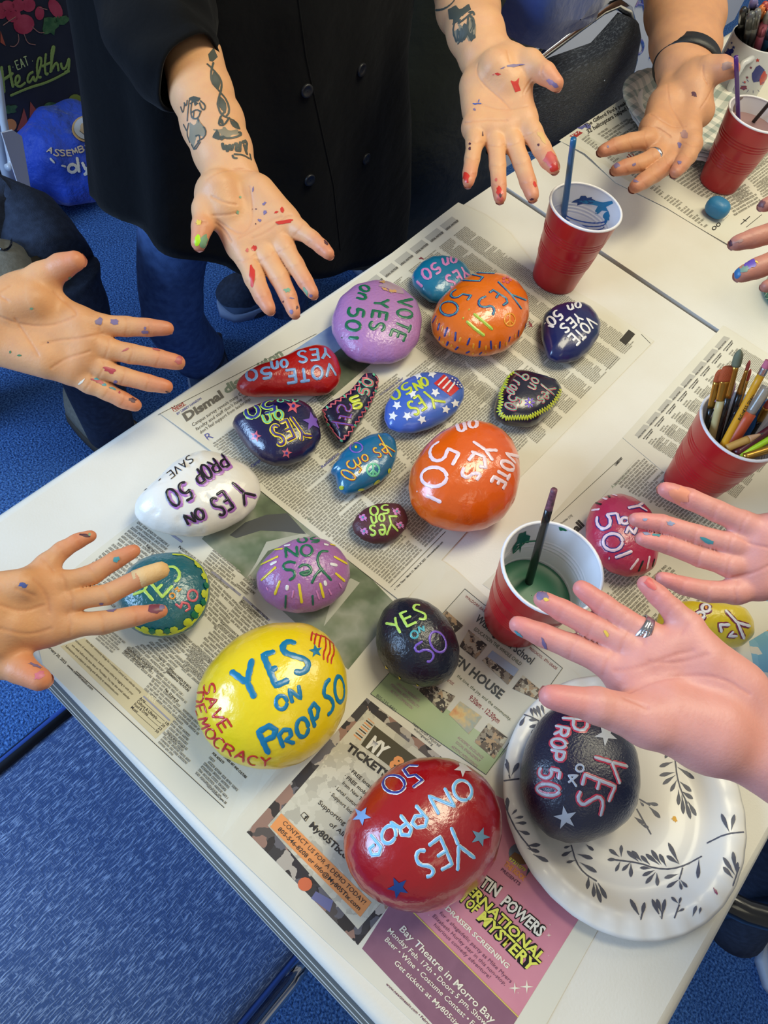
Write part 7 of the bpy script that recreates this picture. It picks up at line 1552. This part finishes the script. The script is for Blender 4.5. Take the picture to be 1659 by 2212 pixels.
# green clothes
def torso(nm, root, zl, m, n=64):
    V = []
    for z, x, y, a, b in zl:
        for j in range(n): t = 2*math.pi*j/n; f_ = 1+.025*math.sin(t*6+z*3); V.append((x+a*math.cos(t)*f_, y+b*math.sin(t)*f_, z))
    o = mesh(nm, V, [(k*n+j, k*n+(j+1) % n, (k+1)*n+(j+1) % n, (k+1)*n+j) for k in range(len(zl)-1) for j in range(n)]+[tuple(range(n-1, -1, -1)), tuple((len(zl)-1)*n+j for j in range(n))], m, root); return o
m_dg = mat('dark_green_cloth', S(24, 32, 28), rough=.9, sheen=.1, bump=(16, .5, .01)); m_ink = mat('ink_trousers', S(20, 24, 44), rough=.9)
torso('coat', pr2, [(.12, 1.50, .95, .30, .13), (.60, 1.50, .94, .28, .13), (.80, 1.51, .93, .26, .13), (1.0, 1.52, .90, .25, .125), (1.25, 1.52, .86, .24, .12), (1.40, 1.52, .84, .20, .11)], m_dg)
mb = MB(); leg(mb, [(1.38, .95, .50), (1.37, .96, .05)], [.09, .07]); leg(mb, [(1.63, .95, .50), (1.64, .96, .05)], [.09, .07]); mb.build('trousers', m_ink, pr2)
mb = tube_px(MB(), [(1390, -420, 1.42, 110), (1440, -260, 1.38, 105), (1475, -120, 1.33, 98)], 30, folds=.03, caps=False); mb.build('sleeve', m_dg, pr2)
shoe(pr2, (1.36, .82, 0), (1.37, 1.05, 0), .10, .10, m_knit, m_sole); shoe(pr2, (1.65, .82, 0), (1.64, 1.05, 0), .10, .10, m_knit, m_sole)

# --- person on the left
pr3 = empty('person', (.10, .95, 0), 'person at the left edge, palms out, with a bandaged finger, denim leg and grey shoe', 'person')
tone3, tip3 = S(220, 162, 114), S(212, 126, 90)
h4 = hand('T3', ((-80, 880), (-80, 1110), 130), .76, .77, .785,
    [[(640, 940, 100), (770, 950, 82), (980, 957, 75), (1155, 965, 66), (1302, 972, 52)], [(680, 1080, 95), (830, 1130, 80), (1020, 1170, 75), (1230, 1205, 68), (1385, 1237, 58)], [(640, 1210, 90), (790, 1290, 72), (960, 1345, 68), (1150, 1395, 62), (1295, 1425, 52)], [(540, 1300, 85), (690, 1395, 72), (830, 1462, 66), (960, 1530, 60), (1055, 1570, 48)]],
    [(150, 725, 165, .765), (330, 585, 118, .76), (480, 490, 98, .755), (588, 446, 73, .75)],
    [(-80, 1000, 240, .76), (-420, 1060, 255, .76)], tone3, tip3, then=[(80, 790, 260, 760, 160, .75), (120, 1150, 350, 1230, 130, .76)])
h5 = hand('I', ((-560, 640), (-560, 900), 130), .58, .60, .615,
    [[(-40, 440, 88), (10, 350, 76), (130, 235, 70), (270, 152, 58), (385, 107, 43)], [(10, 560, 90), (150, 510, 82), (400, 435, 80), (600, 310, 70), (748, 236, 54)], [(60, 700, 92), (210, 660, 84), (520, 610, 84), (800, 470, 76), (975, 402, 62)], [(30, 880, 112), (190, 870, 102), (480, 850, 95), (760, 792, 80), (978, 750, 58)]],
    [(-640, 1060, 150, .59), (-420, 1180, 130, .59), (-210, 1245, 122, .585), (-52, 1335, 92, .58)],
    [(-560, 770, 270, .58), (-950, 830, 290, .57)], tone3, tip3, then=[(-420, 1000, -300, 900, 150, .58), (-450, 560, -200, 520, 130, .58)])
bd3 = body_mesh([h4, h5], pr3, skin_mat('skin_warm', tone3, S(196, 142, 108))); bv3 = bvh_of(bd3); nails(h4, pr3); nails(h5, pr3)
creases(h4, bv3, pr3, bd3, [[(0, 880), (150, 940), (360, 960), (520, 910), (620, 860), (500, 760)], [(330, 1090), (480, 1060), (620, 1050), (760, 1020), (800, 1010)], [(400, 1280), (520, 1200), (640, 1170), (700, 1150)], [(0, 720), (60, 760)], [(0, 690), (80, 640)], [(120, 900), (220, 1050), (300, 1180)], [(420, 690), (470, 740), (540, 800)]])
creases(h5, bv3, pr3, bd3, [[(-390, 700), (-200, 760), (-20, 700)], [(-390, 900), (-150, 960), (40, 900)], [(-100, 480), (0, 600), (30, 760)], [(-250, 560), (-100, 620)]])
p_steal = mat('smear_teal', S(74, 150, 160), rough=.4)
spots(bv3, pr3, 'T3', [(blob(770, 915, 26, 26, 30, .4), p_spur), (blob(893, 922, 32, 28, 10, .4), p_spur), (blob(1128, 1000, 28, 12, 0, .3), p_spur), (blob(1130, 970, 10, 12), p_spur), (blob(545, 580, 12, 13), p_sgr), (blob(592, 560, 12, 16), p_sgr), (blob(245, 818, 12, 8), p_sgr), (blob(80, 1155, 8, 12), mat('smear_leaf', S(70, 120, 80), rough=.5)), (blob(150, 1182, 16, 8), MATS['smear_leaf']), (blob(375, 1081, 8, 5, 40), p_sblk), (blob(980, 1138, 34, 7, -20, .4), mat('smear_rose', S(186, 96, 92), rough=.45)), (blob(1215, 1135, 28, 10, 10, .3), MATS['smear_rose']), (blob(1395, 1212, 30, 34, 30, .3), MATS['smear_rose']), (blob(855, 1295, 50, 22, 20, .3), mat('smear_crimson', S(176, 62, 74), rough=.4)), (blob(765, 1385, 48, 14, 20, .4), MATS['smear_crimson']), (blob(750, 1366, 22, 10), p_steal), (blob(880, 1440, 26, 7, 20), p_steal), (blob(900, 1388, 16, 12), p_spur), (blob(810, 1410, 20, 10, 10), p_steal), (blob(930, 1470, 8, 9), MATS['smear_crimson']), (blob(1035, 1530, 26, 14, 10, .5), p_sblk), (blob(635, 1388, 32, 9, -40, .3), mat('smear_white', S(232, 224, 210), rough=.4)), (blob(1310, 1470, 20, 6, 20), p_sblk)])
spots(bv3, pr3, 'I', [(blob(330, 105, 46, 12, 10, .3), p_sblk), (blob(368, 98, 10, 14), p_sgr), (blob(595, 310, 28, 26, 0, .3), p_steal), (blob(935, 725, 62, 50, 0, .25), mat('smear_wine', S(122, 60, 72), rough=.4)), (blob(985, 715, 26, 22), p_spur), (blob(470, 690, 20, 10), p_spur), (blob(560, 745, 46, 12, -10, .4), p_spur), (blob(-60, 1300, 30, 50, 60, .3), mat('smear_pink', S(206, 112, 130), rough=.45)), (blob(-90, 1215, 60, 12, 20, .4), p_spur), (blob(-190, 530, 40, 18, 5, .4), p_sblue)])
# sticking plaster round the middle fingertip
c = h5['chains'][2]; m_pl = mat('plaster_fabric', S(226, 180, 120), rough=.8, bump=(500, .4, .001)); mb = MB(); a, ra = Vector(c[3][0]), c[3][1]; b, rb = Vector(c[4][0]), c[4][1]; ax = (b-a).normalized()
mb.tube([a-ax*.004, a.lerp(b, .4), b, b+ax*rb*.6, b+ax*rb*1.12], [ra*1.12, ra*1.10, rb*1.2, rb*1.08, rb*.5], 24); mb.build('plaster', m_pl, pr3)
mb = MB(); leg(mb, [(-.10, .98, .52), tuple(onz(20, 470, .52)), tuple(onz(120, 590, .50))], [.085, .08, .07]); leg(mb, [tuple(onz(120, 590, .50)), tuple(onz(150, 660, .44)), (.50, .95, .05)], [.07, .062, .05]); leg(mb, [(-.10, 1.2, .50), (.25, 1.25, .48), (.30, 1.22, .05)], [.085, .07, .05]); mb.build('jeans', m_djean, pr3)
m_gs = mat('grey_shoe', S(112, 112, 104), rough=.85, bump=(300, .5, .001), mottle=(120, S(134, 134, 126), .6)); m_gsole = mat('dark_sole', S(60, 56, 50), rough=.8)
tp = onz(92, 588, .53); sh3 = shoe(pr3, (tp.x, tp.y, .53), (tp.x-.245, tp.y+.115, .55), .115, .105, m_gs, m_gsole, 'shoe')
bvsh = bvh_of(sh3); mb = MB(); stroke(mb, bvsh, ell(8, 525, 16, 18, 0, 20), 4, .002, bulge=.003); mb.build('lace_loop', m_black, sh3) if mb.v else None
mb = MB(); fill(mb, bvsh, blob(38, 588, 24, 5, -25, .4), .001); mb.build('scuff', mat('scuff', S(176, 172, 162), rough=.8), sh3) if mb.v else None
shoe(pr3, (.52, .86, 0), (.50, 1.08, 0), .10, .10, m_gs, m_gsole)

# --- person on the right with the silver rings
pr4 = empty('person', (.62, -.60, 0), 'person at the right edge holding two pink palms over the table, silver rings on one', 'person')
tone4, tip4 = S(222, 156, 146), S(220, 134, 128)
h7 = hand('T6', ((1950, 430), (1950, 610), 100), .66, .65, .64,
    [[(1640, 390, 75), (1530, 330, 61), (1380, 262, 57), (1230, 195, 54), (1102, 146, 43)], [(1620, 470, 72), (1460, 440, 55), (1270, 390, 53), (1080, 330, 48), (940, 308, 38)], [(1610, 560, 72), (1450, 560, 55), (1290, 512, 53), (1120, 447, 48), (976, 413, 38)], [(1620, 660, 68), (1490, 702, 60), (1340, 700, 56), (1200, 668, 47), (1083, 626, 34)]],
    [(1920, 330, 110, .65), (1840, 210, 80, .64), (1790, 90, 62, .63), (1760, 0, 48, .63)],
    [(1950, 520, 185, .66), (2350, 565, 200, .68)], tone4, tip4)
h8 = hand('T6', ((1790, 1450), (1690, 1670), 135), .54, .55, .557,
    [[(1240, 955, 80), (1225, 885, 63), (1140, 800, 58), (1060, 720, 52), (990, 655, 42)], [(1100, 1015, 85), (1010, 930, 63), (870, 850, 61), (760, 770, 56), (643, 683, 46)], [(990, 1075, 90), (880, 975, 67), (705, 890, 63), (545, 805, 58), (428, 742, 45)], [(900, 1165, 95), (790, 1090, 73), (600, 1002, 67), (430, 935, 60), (298, 880, 48)]],
    [(1334, 1485, 185, .535), (1007, 1405, 135, .525), (730, 1320, 98, .518), (475, 1270, 62, .515)],
    [(1760, 1580, 245, .54), (2150, 1950, 265, .545)], tone4, tip4, then=[(1360, 1430, 1120, 1340, 150, .53), (1500, 1210, 1330, 1090, 130, .545)])
bd4 = body_mesh([h7, h8], pr4, skin_mat('skin_pink', tone4, S(204, 136, 124))); bv4 = bvh_of(bd4); nails(h7, pr4); nails(h8, pr4)
creases(h7, bv4, pr4, bd4, [[(1500, 400), (1560, 440), (1659, 460)], [(1470, 620), (1580, 600), (1659, 560)]])
creases(h8, bv4, pr4, bd4, [[(830, 1130), (980, 1110), (1130, 1050), (1250, 1020)], [(900, 1250), (1050, 1180), (1250, 1150), (1420, 1170), (1560, 1260)], [(1010, 1080), (1180, 1090), (1330, 1040)], [(880, 1280), (960, 1310), (1000, 1330)]])
spots(bv4, pr4, 'T6', [(blob(1330, 425, 42, 11, 22, .3), p_steal), (blob(1130, 328, 24, 10, 10, .4), mat('smear_sky', S(140, 150, 180), rough=.5)), (blob(1000, 385, 22, 7, 10, .4), MATS['smear_sky']), (blob(1050, 392, 22, 7, 10, .4), p_steal), (blob(990, 308, 14, 8), MATS['smear_sky']), (blob(1180, 178, 60, 40, 20, .3), mat('smear_peach', S(224, 140, 112), rough=.5)), (blob(430, 715, 34, 28, 0, .4), p_spur), (blob(490, 712, 10, 12), p_spur), (blob(452, 742, 16, 9, 20), p_syel), (blob(780, 928, 24, 8, 60, .3), p_syel), (blob(442, 985, 9, 34, -20, .3), p_spur), (blob(300, 930, 24, 9, 40, .4), p_steal), (blob(1015, 660, 38, 20, 50, .3), mat('smear_cherry', S(212, 96, 92), rough=.45))])
finger_ring(pr4, h8, 1, .16, m_silver, wd=.0046, extra=1.16, n=3)
shoe(pr4, tuple(onz(1632, 2075, 0)), tuple(onz(1860, 2130, 0)), .12, .10, mat('white_shoe', S(176, 190, 214), rough=.5), mat('white_sole', S(196, 206, 222), rough=.5)); q = onz(1850, 2000, 0); shoe(pr4, (q.x-.1, q.y, 0), (q.x+.1, q.y-.15, 0), .11, .10, MATS['white_shoe'], MATS['white_sole'])
# --- hand at the far right
pr5 = empty('person', (1.35, -.62, 0), 'person at the far right edge showing only paint-stained fingertips above the green tumbler', 'person')
tone5, tip5 = S(202, 138, 112), S(176, 114, 98)
h6 = hand('T4', ((3150, 560), (3150, 1050), 260), .64, .63, .62,
    [[(2350, 330, 150), (2050, 170, 130), (1850, 170, 110), (1680, 215, 92), (1535, 272, 76)], [(2350, 600, 160), (2020, 520, 150), (1720, 610, 140), (1400, 705, 118), (1165, 772, 92)], [(2320, 850, 160), (2020, 900, 155), (1740, 990, 148), (1440, 1105, 128), (1240, 1188, 98)], [(2280, 1080, 150), (2050, 1190, 125), (1860, 1260, 110), (1700, 1310, 90), (1562, 1345, 70)]],
    [(3000, 350, 220, .64), (2800, 0, 180, .63), (2650, -250, 150, .62), (2550, -430, 110, .62)], [(3150, 800, 480, .64), (3700, 820, 500, .65)], tone5, tip5)
bd5 = body_mesh([h6], pr5, skin_mat('skin_ruddy', tone5, S(160, 104, 92))); bv5 = bvh_of(bd5); nails(h6, pr5)
spots(bv5, pr5, 'T4', [(blob(1092, 770, 26, 46, 0, .2), p_sblk), (blob(1350, 1045, 75, 60, -10, .3), mat('smear_violet', S(96, 76, 166), rough=.4)), (blob(1190, 1170, 40, 70, 20, .25), mat('smear_ocean', S(52, 108, 158), rough=.4)), (blob(1285, 1110, 60, 40, -20, .4), mat('smear_jade', S(112, 142, 130), rough=.45)), (blob(1510, 250, 40, 50, 20, .3), mat('smear_umber', S(112, 70, 72), rough=.5)), (blob(1215, 745, 60, 20, -10, .5), mat('smear_ash', S(168, 128, 116), rough=.5)), (blob(1440, 1020, 30, 12, 30, .4), p_syel)])

# sleeves where the arms leave the frame
m_sl = mat('grey_cloth', S(90, 96, 110), rough=.9, bump=(16, .5, .01))
for root, pts in ((pr3, [(-170, 740, .76, 92), (-300, 760, .765, 100), (-560, 800, .80, 112)]), (pr3, [(-190, 1345, .57, 100), (-320, 1360, .57, 108), (-600, 1400, .60, 120)]),
                  (pr4, [(1900, 1222, .68, 100), (2030, 1230, .70, 108), (2300, 1240, .76, 120)]), (pr4, [(1815, 1735, .54, 130), (1920, 1850, .545, 138), (2100, 2060, .57, 150)]), (pr5, [(1960, 534, .65, 100), (2080, 540, .66, 108), (2300, 545, .70, 115)])):
    tube_px(MB(), pts, 30, folds=.03, caps=False).build('sleeve', m_sl, root)

torso('shirt', pr4, [(.46, .74, -.74, .19, .13), (.60, .74, -.75, .20, .13), (.85, .74, -.76, .19, .12), (1.10, .74, -.77, .20, .11), (1.30, .74, -.78, .18, .09), (1.36, .74, -.78, .10, .07)], m_sl)
mb = MB(); leg(mb, [(.70, -.74, .52), (.62, -.44, .52), (.60, -.40, .46), (.60, -.56, .07)], [.085, .07, .062, .05]); leg(mb, [(.80, -.74, .52), (.84, -.44, .52), (.84, -.40, .46), (.82, -.50, .07)], [.085, .07, .062, .05]); mb.build('jeans', m_djean, pr4)
# ------------------------------------------------------------------ origins at the base of each single-mesh thing
for o in list(COL.objects):
    if o.type == 'MESH' and o.parent is None and o.get('kind') != 'structure':
        vs_ = o.data.vertices; co = np.empty(len(vs_)*3); vs_.foreach_get('co', co); co = co.reshape(-1, 3)
        b = Vector(((co[:, 0].min()+co[:, 0].max())/2, (co[:, 1].min()+co[:, 1].max())/2, co[:, 2].min()))
        o.data.transform(Matrix.Translation(-b)); o.location = b
        for c in o.children: c.matrix_parent_inverse = Matrix.Translation(-b)
